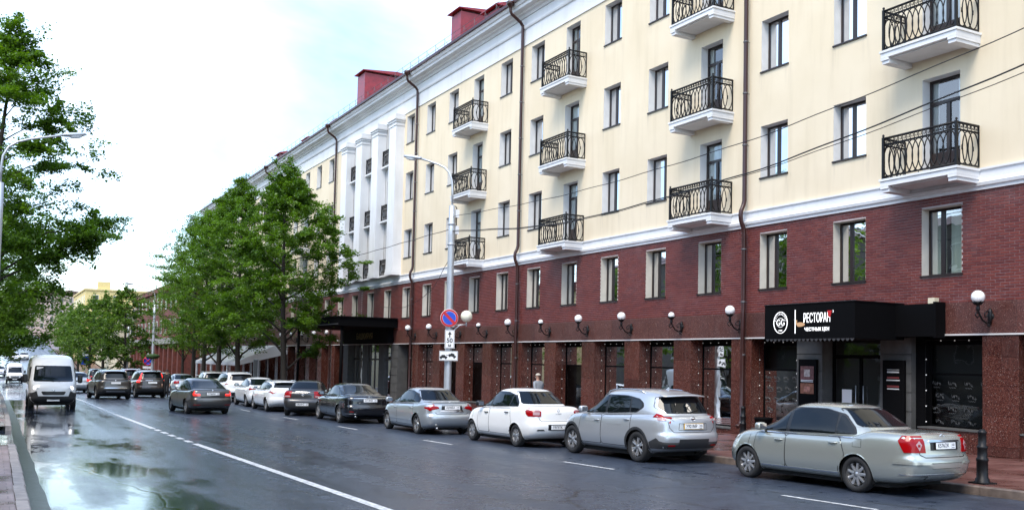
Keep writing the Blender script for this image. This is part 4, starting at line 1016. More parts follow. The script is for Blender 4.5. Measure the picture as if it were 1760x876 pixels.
def wheel_parts(R, wd, rr, style, rim='rim'):
    key = (R, wd, rr, style, rim)
    if key in _wheel_cache: return _wheel_cache[key]
    A = rotm('X', math.pi/2)      # lathe axis -> y
    t = MB(); h = wd/2
    t.lathe([(rr, -h*.80), (rr+.012, -h*.94), (rr+(R-rr)*.5, -h*1.04), (R-.03, -h*.98), (R-.010, -h*.84), (R, -h*.6), (R, h*.6), (R-.010, h*.84), (R-.03, h*.98), (rr+(R-rr)*.5, h*1.04), (rr+.012, h*.94), (rr, h*.80)], 40, A)
    tm = t.mesh('tyre', CM['tyre'])
    r = MB(); n, kind = style
    # outer face towards +y (mirrored for the other side by rotation)
    f = h*.80
    r.lathe([(rr+.004, -f), (rr+.006, f-.004), (rr+.010, f), (rr-.012, f-.002), (rr-.020, f-.03), (rr-.03, -f)], 40, A, 0)      # lathe axis z -> -y ; symmetric profile kept simple
    r.lathe([(rr-.03, -f), (rr-.03, f)], 40, A, 0)
    hub = [(.001, .0), (.028, .0), (.034, -.006), (.058, -.010), (.066, -.03)]
    r.lathe([(a, -(f-.004)-b) for a, b in hub], 20, A, 0); r.lathe([(a, (f-.004)+b) for a, b in hub], 20, A, 0)
    for sg in (-1, 1):
        for i in range(n):
            a0 = 2*math.pi*i/n
            for da in ((0,) if kind == 'single' else (-.16, .16)):
                a = a0; w0, w1 = ((.028, .024) if kind == 'single' else (.020, .016))
                if kind == 'wide': w0, w1 = .045, .062
                c, s_ = math.cos(a), math.sin(a); q0, q1 = .05, rr-.012
                def pt(rad, off, y):
                    ang = a+(da*(rad/rr) if kind == 'double' else 0); return (rad*math.cos(ang)-off*math.sin(ang), y, rad*math.sin(ang)+off*math.cos(ang))
                yo, yi = sg*(f-.010), sg*(f-.045); ym = sg*(f-.003)
                vs = [pt(q0, -w0, yo), pt(q0, w0, yo), pt(q1, w1, ym-sg*.008), pt(q1, -w1, ym-sg*.008), pt(q0, -w0, yi), pt(q0, w0, yi), pt(q1, w1, yi), pt(q1, -w1, yi), pt(q0, 0, yo+sg*.006), pt(q1, 0, ym-sg*.002)]
                r.add(vs, [(0, 8, 9, 3), (8, 1, 2, 9), (0, 3, 7, 4), (1, 5, 6, 2), (2, 6, 7, 9), (3, 9, 7)], 0)
                if kind != 'double': break
    r.lathe([(.04, -f*.3), (rr-.04, -f*.3), (rr-.04, f*.3), (.04, f*.3)], 24, A, 1)
    rm = r.mesh('rim', [CM[rim], CM['under']])
    _wheel_cache[key] = (tm, rm); return tm, rm
def add_wheel(root, x, y, R, wd, rr, style, rim, steer=0):
    e = bpy.data.objects.new('wheel', None); COL.objects.link(e); e.parent = root; e.location = (x, y, R); e.empty_display_size = .1; e.rotation_euler = (0, random.uniform(0, 6), steer)
    tm, rm = wheel_parts(R, wd, rr, style, rim)
    link('tyre', tm, e); link('rim', rm, e)
def handle_mesh(m, p, nrm, col=0, L=.2):
    n = Vector(nrm); p = Vector(p); m.tube([p+Vector((-L/2, 0, 0))+n*.004, p+Vector((-L/2+.02, 0, .0))+n*.03, p+n*.036, p+Vector((L/2-.02, 0, 0))+n*.03, p+Vector((L/2, 0, 0))+n*.004], [.013, .015, .015, .015, .013], 6, col)
def build_car(sp, loc, heading, label, cat='car', group=None, name='parked_car', res=1.0, steer=0, scale=1.05):
    """heading: degrees clockwise from +Y; loc: ground point under the middle of the rear axle"""
    x0 = sp['ax'][0]
    slope = math.atan2(gz(loc[1]+2.6*math.cos(R_(heading)))-gz(loc[1]), 2.6)
    root = empty(name, (loc[0], loc[1], gz(loc[1])), 0, label, cat, group)
    root.rotation_euler = (0, -slope, math.pi/2-R_(heading))
    root.scale = (scale, scale, scale)
    V_, F_ = car_shell(sp, res); V_ = V_
    bvh = BVHTree.FromPolygons([Vector(p) for p in V_.tolist()], F_)
    W2 = sp['W']/2; R = sp['R']; pm = sp['paint']
    def fin(m, nm, mats, parent=root):
        if not m or not m.f: return None
        m.v = [(a-x0, b, c) for a, b, c in m.v]; return m.build(nm, mats, parent, keep=False)
    b = MB(); b.add(V_.tolist(), F_, 0, True); me_o = fin(b, 'body', [pm])
    # wheel housings; black floor box hung low to deepen the shade under the car
    m = MB()
    for xw in sp['ax']:
        for sg in (-1, 1):
            n = 18; a0 = math.asin(min(1, (R-.16)/sp['Ra'])) if R > .16 else 0
            arc = [(xw+sp['Ra']*math.cos(t), R+sp['Ra']*math.sin(t)) for t in np.linspace(-a0*.9, math.pi+a0*.9, n)]
            yo, yi = sg*(W2-.055), sg*(W2-.36); vs = [(a, yo, c) for a, c in arc]+[(a, yi, c) for a, c in arc]
            m.add(vs, [(i, i+1, n+i+1, n+i) for i in range(n-1)]+[tuple(range(n, 2*n))], 0)
    m.box(.66, sp['L']-.72, -W2*.80, W2*.80, .14, sp['zb']+.06); fin(m, 'underbody', CM['under'])
    # glazing: black surround first, panes a little prouder
    for sg, polys, frame in ((1, sp['swin'], sp['sframe']), (-1, sp['swin'], sp['sframe'])):
        fm = patch(bvh, rpoly(frame, .05), ray_side(sg), .003, .06); f = fin(fm, 'window_surround', CM['trim'])
        for q in polys: fin(patch(bvh, rpoly(q, .035), ray_side(sg), .006, .06, .004), 'side_window', CM['glass'], f or root)
        if sp.get('chromeline') and f: fin(ribbon(bvh, sp['chromeline'], ray_side(sg), .016, .009), 'belt_trim', CM['chrome'], f)
    rw = fin(patch(bvh, rpoly(sp['rwin_f'], .05), ray_rear, .003, .06), 'rear_window_surround', CM['trim'])
    fin(patch(bvh, rpoly(sp['rwin'], .05), ray_rear, .006, .05, .004), 'rear_window', CM['glass'], rw or root)
    ws = fin(patch(bvh, rpoly(sp['fwin'], .05), ray_front, .004, .06), 'windscreen', CM['glass'])
    # doors: gap underlay and door skins
    for sg in (1, -1):
        for dp, hx in zip(sp['doors'], sp['handles']):
            if not sp.get('fine', True): break
            c = Vector((sum(p[0] for p in dp)/len(dp), sum(p[1] for p in dp)/len(dp)))
            big = [((p[0]-c.x)*(1+.015/max(.05, abs(p[0]-c.x)))+c.x, (p[1]-c.y)*(1+.013/max(.05, abs(p[1]-c.y)))+c.y) for p in dp]
            um = patch(bvh, rpoly(big, .07), ray_side(sg), .0012, .05, .004)
            dm = patch(bvh, rpoly(dp, .07), ray_side(sg), .0032, .05, .004)
            if not dm: continue
            dr = fin(dm, 'door', pm); fin(um, 'door_gap', CM['seam'], dr)
            h = bvh.ray_cast(Vector((hx[0], sg*2.2, hx[1])), Vector((0, -sg, 0)))
            if h[0]:
                hm = MB(); handle_mesh(hm, h[0], (0, sg, 0), 0, .19); fin(hm, 'handle', sp.get('handle_mat', pm), dr)
    for ln in sp.get('side_seams', ()):
        for sg in (1, -1): fin(ribbon(bvh, ln, ray_side(sg), .012, .0016), 'panel_seam', CM['seam'])
    for ln in sp.get('rear_seams', ()): fin(ribbon(bvh, ln, ray_rear, .013, .0016), 'panel_seam', CM['seam'])
    # lower cladding on off-roaders
    for c in sp.get('clad', ()):
        kind, poly, off = c
        if kind == 'side':
            for sg in (1, -1): fin(patch(bvh, poly, ray_side(sg), off, .06, .004), 'side_cladding', CM['plastic'])
        elif kind == 'rear': fin(patch(bvh, poly, ray_rear, off, .06, .004), 'bumper_cladding', CM['plastic'])
        elif kind == 'corner':
            for sg in (1, -1): fin(patch(bvh, poly, ray_corner(sp['cc'][0], sp['cc'][1], sg), off, .06, .004, sa=8), 'bumper_cladding', CM['plastic'])
        elif kind == 'front': fin(patch(bvh, poly, ray_front, off, .06, .004), 'bumper_cladding', CM['plastic'])
    if sp.get('archclad'):
        for xw in sp['ax']:
            for sg in (1, -1):
                m = MB(); n = 22; ts = np.linspace(-.22, math.pi+.22, n); vs = []
                for t in ts:
                    for rr_, o in ((sp['Ra']-.012, .004), (sp['Ra']+.02, .016), (sp['Ra']+.055, .008)):
                        p = (xw+rr_*math.cos(t), R+rr_*math.sin(t)); h = bvh.ray_cast(Vector((xw+(sp['Ra']+.03)*math.cos(t), sg*2.2, R+(sp['Ra']+.03)*math.sin(t))), Vector((0, -sg, 0)))
                        yy = h[0].y if h[0] and abs(h[0].y) > W2-.2 else sg*(W2-.02); vs.append((p[0], yy+sg*o, p[1]))
                m.add(vs, [(i*3+j, i*3+j+1, (i+1)*3+j+1, (i+1)*3+j) for i in range(n-1) for j in range(2)], 0, True); fin(m, 'arch_cladding', CM['plastic'])
    # lamps
    for lp in sp['tail']:
        kind, poly, mt = lp[:3]; off = lp[3] if len(lp) > 3 else .010
        for sg in (1, -1):
            if kind == 'corner': m = patch(bvh, poly, ray_corner(sp['cc'][0], sp['cc'][1], sg), off, .03, .01, sa=5)
            elif kind == 'rear': m = patch(bvh, [(sg*a, c) for a, c in poly], ray_rear, off, .03, .01)
            fin(m, 'tail_lamp', CM[mt])
    for poly in sp.get('stoplamp', ()): fin(patch(bvh, poly, ray_rear, .012, .05, .01), 'high_stop_lamp', CM['red'])
    for kind, poly, mt, off, nm in sp.get('extras', ()):
        if kind == 'rear': fin(patch(bvh, poly, ray_rear, off, .05, .008), nm, CM.get(mt, pm) if isinstance(mt, str) else mt)
        elif kind == 'rear2':
            for sg in (1, -1): fin(patch(bvh, [(sg*a, c) for a, c in poly], ray_rear, off, .04, .008), nm, CM.get(mt, pm))
        elif kind == 'side':
            for sg in (1, -1): fin(patch(bvh, poly, ray_side(sg), off, .05, .004), nm, CM.get(mt, pm))
        elif kind == 'corner':
            for sg in (1, -1): fin(patch(bvh, poly, ray_corner(sp['cc'][0], sp['cc'][1], sg), off, .05, .008, sa=6), nm, CM.get(mt, pm))
        elif kind == 'left': fin(patch(bvh, poly, ray_side(1), off, .05, .004), nm, CM.get(mt, pm))
        elif kind == 'front': fin(patch(bvh, poly, ray_front, off, .05, .008), nm, CM.get(mt, pm))
    for poly in sp['head']:
        for sg in (1, -1): fin(patch(bvh, poly, ray_fcorner(sp['L']-.75, .38, sg), .008, .04, .01, sa=6), 'headlamp', CM['lamp'])
    fin(patch(bvh, sp['grille'], ray_front, .006, .06, .01), 'grille', CM['trim'])
    # number plate
    zc, pw = sp['plate'][0], .26; h = bvh.ray_cast(Vector((-2, 0, zc)), Vector((1, 0, 0)))
    hb = bvh.ray_cast(Vector((-2, 0, zc-.05)), Vector((1, 0, 0))); ht = bvh.ray_cast(Vector((-2, 0, zc+.05)), Vector((1, 0, 0)))
    if h[0] and hb[0] and ht[0]:
        xr = min(h[0].x, hb[0].x, ht[0].x)-.014; tl = math.atan2(ht[0].x-hb[0].x, .10)*.6; Mx = trm((xr, 0, zc)) @ rotm('Y', tl)
        m = MB(); m.obox((0, 0, 0), (.012, .535, .128)); m.v = [tuple(Mx @ Vector(p)) for p in m.v]; pl = fin(m, 'plate_frame', CM[sp.get('plate_frame', 'trim')])
        m = MB(); m.obox((-.008, 0, 0), (.006, .515, .108)); m.v = [tuple(Mx @ Vector(p)) for p in m.v]; fin(m, 'number_plate', CM['plate'], pl)
        if sp['plate'][1]:
            TM = trm((-x0, 0, 0)) @ Mx @ trm((-.012, 0, 0)) @ Matrix(((0, 0, -1, 0), (-1, 0, 0, 0), (0, 1, 0, 0), (0, 0, 0, 1)))
            put_text('plate_text', sp['plate'][1], .098, TM @ trm((-.065, 0, 0)), CM['seam'], pl, keep=False, ext=.0006, bold=.0015, sx=.86)
            put_text('plate_text', sp['plate'][2], .062, TM @ trm((.195, .012, 0)), CM['seam'], pl, keep=False, ext=.0006, bold=.001, sx=.9)
            m = MB(); m.obox((-.0122, -.137, 0), (.0012, .003, .098)); m.obox((-.0122, -.195, -.034), (.0012, .075, .012)); m.v = [tuple(Mx @ Vector(p)) for p in m.v]; fin(m, 'plate_marks', CM['seam'], pl)
    # badge
    if sp.get('badge'):
        zc2 = sp['badge'][0]; h = bvh.ray_cast(Vector((-2, 0, zc2)), Vector((1, 0, 0)))
        if h[0]:
            m = MB(); bx = h[0].x-.010; kd = sp['badge'][1]; mt = CM['chrome']
            El = lambda ry, rz, oy=0, oz=0, r=.006, n=20: m.tube([(bx, oy+ry*math.cos(t), zc2+oz+rz*math.sin(t)) for t in [2*math.pi*i/n for i in range(n)]], r, 5, closed=True)
            if kd == 'ovals': El(.062, .043); El(.026, .042, r=.005); El(.045, .018, 0, .018, .005)
            elif kd == 'ring': El(.052, .052, r=.009); m.box(bx-.008, bx+.004, -.062, .062, zc2-.012, zc2+.012)
            elif kd == 'diamond': m.tube([(bx, 0, zc2+.065), (bx, .032, zc2), (bx, 0, zc2-.065), (bx, -.032, zc2)], .010, 5, closed=True)
            elif kd == 'h': m.tube([(bx, .038, zc2-.035), (bx, .046, zc2+.035), (bx, -.046, zc2+.035), (bx, -.038, zc2-.035)], .005, 5, closed=True); m.tube([(bx, .020, zc2-.028), (bx, .026, zc2+.028)], .006, 5); m.tube([(bx, -.020, zc2-.028), (bx, -.026, zc2+.028)], .006, 5); m.tube([(bx, .022, zc2), (bx, -.022, zc2)], .006, 5)
            elif kd == 'wing': El(.055, .042); m.tube([(bx, .05, zc2+.012), (bx, .012, zc2-.018), (bx, 0, zc2-.022), (bx, -.012, zc2-.018), (bx, -.05, zc2+.012)], .006, 5)
            elif kd == 'oval': El(.060, .036, r=.008); El(.02, .02, r=.006)
            elif kd == 'disc': m.lathe([(.001, 0), (.038, 0), (.042, .006)], 16, trm((bx, 0, zc2)) @ rotm('Y', math.pi/2))
            elif kd == 'rings':
                for i in range(4): El(.026, .026, (i-1.5)*.038, 0, .004, 14)
            fin(m, 'emblem', mt)
    for txt, yy, zz, sz in sp.get('lettering', ()):
        h = bvh.ray_cast(Vector((-2, yy, zz)), Vector((1, 0, 0)))
        if h[0]: put_text('lettering', txt, sz, trm((h[0].x-.006-x0, yy, zz)) @ Matrix(((0, 0, -1, 0), (-1, 0, 0, 0), (0, 1, 0, 0), (0, 0, 0, 1))), CM['chrome'], root, keep=False, ext=.002)
    # mirrors
    for sg in (1, -1):
        xm, zm = sp['mirror']; h = bvh.ray_cast(Vector((xm, sg*2.2, zm)), Vector((0, -sg, 0))); yb = h[0].y if h[0] else sg*W2*.85
        m = MB(); Pm, Fm = cube_grid(8, 8, 8, 3.2); Pm = Pm*np.array([.075, .115, .080])+np.array([xm, yb+sg*.17, zm+.06]); m.add(Pm.tolist(), Fm, 0, True); mr = fin(m, 'wing_mirror', sp.get('mirror_mat', pm))
        m = MB(); m.tube([(xm+.02, yb-sg*.03, zm-.01), (xm, yb+sg*.10, zm+.02)], .026, 6); fin(m, 'arm', CM['trim'], mr)
        m = MB(); m.obox((xm-.076, yb+sg*.17, zm+.06), (.006, .165, .105)); fin(m, 'mirror_glass', CM['chrome'], mr)
    # roof fin aerial and wipers
    if sp.get('fin'):
        h = bvh.ray_cast(Vector((sp['fin'], 0, 4)), Vector((0, 0, -1)))
        if h[0]: m = MB(); z = h[0].z; m.add([(sp['fin']-.06, -.02, z-.02), (sp['fin']-.06, .02, z-.02), (sp['fin']+.10, .012, z-.02), (sp['fin']+.10, -.012, z-.02), (sp['fin']-.05, 0, z+.06), (sp['fin']-.02, 0, z+.055)], [(0, 1, 4), (1, 2, 5, 4), (2, 3, 5), (3, 0, 4, 5)]); fin(m, 'roof_aerial', pm)
    if sp.get('wiper'):
        m = MB(); h1 = bvh.ray_cast(Vector((-2, 0, sp['wiper'])), Vector((1, 0, 0))); h2 = bvh.ray_cast(Vector((-2, -.32, sp['wiper']+.05)), Vector((1, 0, 0)))
        if h1[0] and h2[0]: m.tube([h1[0]+Vector((-.02, 0, 0)), h2[0]+Vector((-.02, 0, 0))], .010, 5); fin(m, 'rear_wiper', CM['trim'])
    if sp.get('rails'):
        for sg in (1, -1):
            m = MB(); pts = []
            for x in np.linspace(sp['rails'][0], sp['rails'][1], 9):
                h = bvh.ray_cast(Vector((x, sg*sp['rails'][2], 4)), Vector((0, 0, -1))); pts.append(Vector((x, sg*sp['rails'][2], (h[0].z if h[0] else 1.5)+(.045 if sp['rails'][0] < x < sp['rails'][1]-.01 else 0))))
            m.tube(pts, .016, 6); fin(m, 'roof_rail', CM[sp['rails'][3]] if len(sp['rails']) > 3 else CM['chrome'])
    if sp.get('spoiler'):
        xs, zs, ww = sp['spoiler']; m = MB(); Pm, Fm = cube_grid(8, 20, 6, 4); Pm = np.stack([xs+Pm[:, 0]*.13+.07*Pm[:, 1]**2, Pm[:, 1]*ww, zs+Pm[:, 2]*.022+.02*Pm[:, 0]-.035*Pm[:, 1]**2], 1); m.add(Pm.tolist(), Fm, 0, True); fin(m, 'roof_spoiler', pm)
    if sp.get('exhaust'):
        y, z = sp['exhaust']; m = MB(); m.lathe([(.028, -.10), (.032, -.10), (.032, .1), (.028, .1)], 12, trm((.10, y, z)) @ rotm('Y', math.pi/2)); fin(m, 'exhaust', CM['chrome'])
    for i, xw in enumerate(sp['ax']):
        for sg in (1, -1): add_wheel(root, xw-x0, sg*(W2-sp['tw']/2-.022), R, sp['tw'], sp['rr'], sp['rim'], sp.get('rimm', 'rim'), steer if i else 0)
    return root
def base_spec(L, W, H, ro, wb, R, paintm, kind='sedan', deck=1.05, base_x=.60, roof_x=1.40, head_x=2.70, cowl_x=3.60, belt=.965, hood=.96, nose=.68, zb=.20, rr=None, tw=.205, rim=(7, 'single'), roofz=None, tailtop=None, belt_r=None, wroof=.685):
    sp = dict(L=L, W=W, H=H, ax=(ro, ro+wb), R=R, Ra=R*1.13, paint=paintm, zb=zb, rr=rr or R*.66, tw=tw, rim=rim)
    belt_r = belt_r or belt+.015
    sp['plan'] = pc([(0, .945), (.06, .975), (.18, .995), (.3, 1), (.72, 1), (.9, .965), (1, .86)])
    sp['side'] = pc([(0, .885), (.12, .955), (.38, 1), (.62, .993), (.80, .972), (.92, .945), (1, .905)])
    sp['front'] = pc([(0, L-.14), (.25, L-.01), (.45, L), (.7, L-.05), (.88, L-.14), (1, L-.30)])
    sp['bot'] = pc([(0, zb+.10), (.45, zb+.02), (.9, zb), (L-.8, zb), (L-.2, zb+.01), (L, zb+.06)])
    if kind == 'sedan':
        sp['top'] = pc([(0, deck-.07), (.10, deck-.02), (.28, deck), (base_x+.1, deck+.005), (base_x+.55, belt_r+.035), (2.3, belt+.035), (cowl_x-.3, hood+.02), (cowl_x+.05, hood), (cowl_x+(L-cowl_x)*.5, hood-.075), (L-.16, nose+.06), (L, nose-.03)])
        sp['rear'] = pc([(0, .12), (.18, .03), (.36, 0), (.48, .012), (.53, .050), (.78, .062), (.93, .085), (1, .14)])
        g = dict(z0=belt-.08, rear=pc([(0, base_x-.14), (.22, base_x+.02), (.55, base_x+(roof_x-base_x)*.42), (.82, base_x+(roof_x-base_x)*.78), (1, roof_x)]), front=pc([(0, cowl_x+.16), (.18, cowl_x), (.55, head_x+(cowl_x-head_x)*.50), (.82, head_x+(cowl_x-head_x)*.20), (1, head_x-.02)]))
        rt = H-.045
        g['roof'] = pc([(base_x, rt-.10), (roof_x-.05, rt-.005), (roof_x+.35, H-.012), ((roof_x+head_x)/2+.08, H), (head_x-.1, rt+.02), (head_x+.3, rt-.06)])
        g['wid'] = pc([(0, .935), (.2, .905), (.6, .80), (1, wroof)])
    else:   # hatchback / estate / off-roader: base_x = rear glass foot, roof_x = rear roof edge
        tt = tailtop or deck
        sp['top'] = pc([(0, tt-.03), (.12, tt), (.6, belt_r+.035), (2.2, belt+.035), (cowl_x-.3, hood+.02), (cowl_x+.05, hood), (cowl_x+(L-cowl_x)*.5, hood-.06), (L-.14, nose+.08), (L, nose)])
        sp['rear'] = pc([(0, .14), (.16, .03), (.34, 0), (.44, .012), (.5, .045), (.78, .06), (.93, .085), (1, .13)])
        g = dict(z0=belt-.10, rear=pc([(0, base_x-.04), (.2, base_x+.01), (.6, base_x+(roof_x-base_x)*.55), (.85, roof_x-.04), (1, roof_x+.04)]), front=pc([(0, cowl_x+.16), (.18, cowl_x), (.55, head_x+(cowl_x-head_x)*.50), (.82, head_x+(cowl_x-head_x)*.20), (1, head_x-.02)]))
        rt = H-.05
        g['roof'] = pc([(base_x, rt-.05), (roof_x+.1, rt-.015), (roof_x+.6, H-.018), ((roof_x+head_x)/2+.25, H), (head_x-.1, rt+.02), (head_x+.3, rt-.06)])
        g['wid'] = pc([(0, .935), (.2, .91), (.6, .83), (1, wroof+.03)]); g['cr'] = .07; g['tr'] = .10
    sp['g'] = g; a, f = sp['ax']
    # default glazing from the profile
    ht = H-.105; bz = belt+.012; bzr = belt_r+.012
    if kind == 'sedan':
        fr = [(base_x+.42, bzr+.02), (cowl_x-.28, bz), (cowl_x-.34, bz+.05), (head_x+.10, ht-.02), (head_x-.35, ht+.012), (roof_x+.45, ht+.005), (roof_x+.02, ht-.085), (base_x+.48, bzr+.13)]
        q = base_x+.92; B = (q+cowl_x)/2+.05
        sp['swin'] = [[(B+.045, bz+.012), (cowl_x-.36, bz+.012), (cowl_x-.40, bz+.05), (head_x+.07, ht-.035), (head_x-.3, ht-.008), (B+.045, ht-.004)], [(q-.02, bzr+.012), (B-.045, bz+.012), (B-.045, ht-.006), (roof_x+.47, ht-.014), (roof_x+.16, ht-.07)], [(base_x+.48, bzr+.032), (q-.05, bzr+.02), (roof_x+.10, ht-.095), (roof_x+.02, ht-.12), (base_x+.52, bzr+.12)]]
        sp['rwin_f'] = [(-.70, deck+.03), (.70, deck+.03), (.545, H-.082), (-.545, H-.082)]; sp['rwin'] = [(-.655, deck+.045), (.655, deck+.045), (.515, H-.10), (-.515, H-.10)]
        rd = base_x+.50
    else:
        fr = [(.52, bzr+.14), (.72, bzr+.03), (cowl_x-.28, bz), (cowl_x-.34, bz+.05), (head_x+.10, ht-.02), (head_x-.35, ht+.012), (1.3, ht), (.66, ht-.09)]
        q = 1.12; B = (q+cowl_x)/2+.05
        sp['swin'] = [[(B+.045, bz+.012), (cowl_x-.36, bz+.012), (cowl_x-.40, bz+.05), (head_x+.07, ht-.035), (head_x-.3, ht-.008), (B+.045, ht-.004)], [(q-.02, bzr+.012), (B-.045, bz+.012), (B-.045, ht-.006), (q+.10, ht-.02)], [(.58, bzr+.13), (.76, bzr+.045), (q-.06, bzr+.022), (q+.05, ht-.035), (.72, ht-.10)]]
        sp['rwin_f'] = [(-.66, deck+.07), (.66, deck+.07), (.56, H-.10), (-.56, H-.10)]; sp['rwin'] = [(-.62, deck+.085), (.62, deck+.085), (.53, H-.12), (-.53, H-.12)]
        rd = .95
    sp['sframe'] = fr
    sp['fwin'] = [(-.66, hood+.06), (.66, hood+.06), (.50, H-.10), (-.50, H-.10)]
    sl = zb+.12; d0 = cowl_x-.22
    sp['doors'] = [[(B+.012, sl), (d0-.02, sl), (d0+.02, .62), (d0-.02, bz-.05), (B+.012, bz-.045)], [(a+sp['Ra']*.93+.02, sl), (B-.012, sl), (B-.012, bz-.045), (rd+.25, bzr-.045), (a+sp['Ra']*.62, R+sp['Ra']*.86), (a+sp['Ra']*.90, R+sp['Ra']*.5)]]
    sp['handles'] = [(B+.17, belt-.14), (rd+.38, belt_r-.13)]
    sp['side_seams'] = [[(f-.05, R+sp['Ra']+.01), (f-.10, bz-.04)]] ; sp['rear_seams'] = []
    sp['cc'] = (.55, W/2-.50); sp['mirror'] = (cowl_x-.42, belt+.03)
    sp['head'] = [[(14, hood-.30), (70, hood-.24), (72, hood-.13), (16, hood-.18)]]
    sp['grille'] = [(-.38, nose-.14), (.38, nose-.14), (.42, nose-.02), (-.42, nose-.02)]
    return sp
# ---- the cars of the photograph, nearest first
def by_wheel(px, py, W, heading):
    """rear axle centre from the ground point of the rear left wheel"""
    h = R_(heading); return (px+(W/2-.09)*math.cos(h), py-(W/2-.09)*math.sin(h))
GRP = 'cars parked along the kerb'; HD = -1.7
def near_cars():
    # 1 silver saloon
    sp = base_spec(4.90, 1.76, 1.555, 1.24, 2.70, .318, paint('silver_green_paint', (.47, .49, .445), .65, .27), deck=1.115, base_x=.86, roof_x=1.62, head_x=3.02, cowl_x=3.92, belt=.965, hood=.985, nose=.70, rim=(9, 'single'), rr=.212)
    sp['plate'] = (.885, 'К576ОК', '102'); sp['badge'] = (1.04, 'ovals'); sp['fin'] = None
    sp['tail'] = [('corner', [(12, .77), (16, 1.05), (60, 1.05), (70, 1.0), (64, .90), (56, .77)], 'red', .012), ('corner', [(22, .83), (20, .87), (22, .94), (27, .97), (33, .94), (35, .87), (33, .83), (27, .80)], 'clear', .016), ('corner', [(25, .865), (25, .91), (30, .91), (30, .865)], 'red', .019)]
    sp['rear_seams'] = [[(-.60, .74), (-.63, 1.05)], [(.60, .74), (.63, 1.05)], [(-.60, .74), (-.50, .69), (.50, .69), (.60, .74)]]
    sp['extras'] = [('rear', [(-.40, .95), (.40, .95), (.39, .98), (-.39, .98)], 'chrome', .018, 'boot_trim'), ('rear', [(-.36, .81), (.36, .81), (.36, .945), (-.36, .945)], 'trim', .004, 'plate_recess'), ('corner', [(8, .575), (8, .615), (78, .615), (78, .575)], sp['paint'], .022, 'bumper_strip'), ('rear', [(-.86, .385), (.86, .385), (.86, .405), (-.86, .405)], 'chrome', .008, 'bumper_trim'), ('rear', [(-.38, .50), (.38, .50), (.40, .60), (-.40, .60)], 'seam', .0012, 'bumper_gap'), ('rear', [(-.37, .508), (.37, .508), (.39, .593), (-.39, .593)], sp['paint'], .003, 'bumper_panel'), ('side', [(1.62, .30), (3.54, .30), (3.54, .325), (1.62, .325)], 'chrome', .010, 'sill_trim'), ('left', [(1.10, .80), (1.30, .80), (1.29, .95), (1.11, .95)], 'seam', .0014, 'fuel_flap_gap'), ('left', [(1.108, .808), (1.292, .808), (1.282, .942), (1.118, .942)], sp['paint'], .0032, 'fuel_flap'), ('corner', [(4, .315), (4, .375), (70, .375), (70, .33)], 'trim', .004, 'lower_valance')]
    for e in sp['extras']: pass
    sp['chromeline'] = [(1.32, .955), (2.5, .948), (3.62, .950)]
    x, y = by_wheel(13.67, 12.19, 1.76, HD)
    build_car(sp, (x, y), HD, 'silver green four door saloon nearest the camera, parked by the bollard', 'car', GRP, scale=1.0)
    # 2 silver off-roader
    sp = base_spec(4.50, 1.81, 1.64, .95, 2.646, .345, paint('silver_paint', (.54, .56, .58), .6, .30), 'hatch', deck=1.09, base_x=.16, roof_x=.46, head_x=2.54, cowl_x=3.44, belt=1.02, belt_r=1.07, hood=1.03, nose=.82, zb=.22, rim=(6, 'double'), rr=.222, tw=.215)
    sp['sframe'] = [(.86, 1.22), (1.07, 1.10), (3.16, 1.02), (3.10, 1.08), (2.66, 1.455), (2.22, 1.485), (1.52, 1.475), (1.07, 1.41), (.90, 1.32)]
    B = 2.22; sp['swin'] = [[(B+.045, 1.05), (3.08, 1.04), (3.02, 1.09), (2.62, 1.435), (2.32, 1.465), (B+.045, 1.47)], [(1.34, 1.092), (B-.045, 1.052), (B-.045, 1.47), (1.54, 1.455), (1.38, 1.44)], [(.92, 1.225), (1.09, 1.125), (1.28, 1.10), (1.32, 1.43), (1.08, 1.385), (.95, 1.31)]]
    sp['rwin_f'] = [(-.60, 1.10), (.60, 1.10), (.70, 1.22), (.60, 1.465), (-.60, 1.465), (-.70, 1.22)]; sp['rwin'] = [(-.57, 1.12), (.57, 1.12), (.66, 1.225), (.57, 1.45), (-.57, 1.45), (-.66, 1.225)]
    sp['tail'] = [('corner', [(8, .935), (8, .985), (26, 1.055), (72, 1.10), (80, 1.06), (70, .97), (58, .90), (24, .885)], 'red', .012), ('corner', [(34, .955), (36, 1.02), (64, 1.05), (56, .955)], 'clear', .017), ('corner', [(12, .945), (14, .975), (28, 1.01), (28, .95)], 'clear', .016)]
    sp['plate'] = (.83, 'Х921МР', '102'); sp['plate_frame'] = 'platey'; sp['badge'] = (.985, 'ring')
    sp['clad'] = [('side', [(1.36, .225), (3.22, .225), (3.22, .40), (1.36, .375)], .006), ('corner', [(0, .34), (0, .555), (60, .575), (84, .56), (84, .34)], .010), ('rear', [(-.41, .34), (.41, .34), (.41, .555), (-.41, .555)], .010)]
    sp['archclad'] = True; sp['spoiler'] = (.36, 1.515, .60); sp['fin'] = .95; sp['wiper'] = 1.13; sp['rails'] = (1.0, 2.55, .60)
    sp['rear_seams'] = [[(-.66, 1.0), (-.62, .80), (-.52, .70), (.52, .70), (.62, .80), (.66, 1.0)]]
    sp['extras'] = [('rear', [(-.34, .895), (.34, .895), (.33, .93), (-.33, .93)], sp['paint'], .020, 'plate_lamp_bar'), ('rear', [(-.40, .745), (.40, .745), (.38, .90), (-.38, .90)], 'seam', .001, 'plate_recess_gap'), ('rear', [(-.39, .755), (.39, .755), (.37, .89), (-.37, .89)], sp['paint'], .003, 'plate_recess'), ('rear2', [(.50, .40), (.66, .40), (.66, .43), (.50, .43)], 'red', .016, 'bumper_reflector'), ('side', [(1.54, .80), (3.17, .83), (3.17, .845), (1.54, .815)], sp['paint'], .008, 'side_crease')]
    x, y = by_wheel(13.51, 18.5, 1.81, -1)
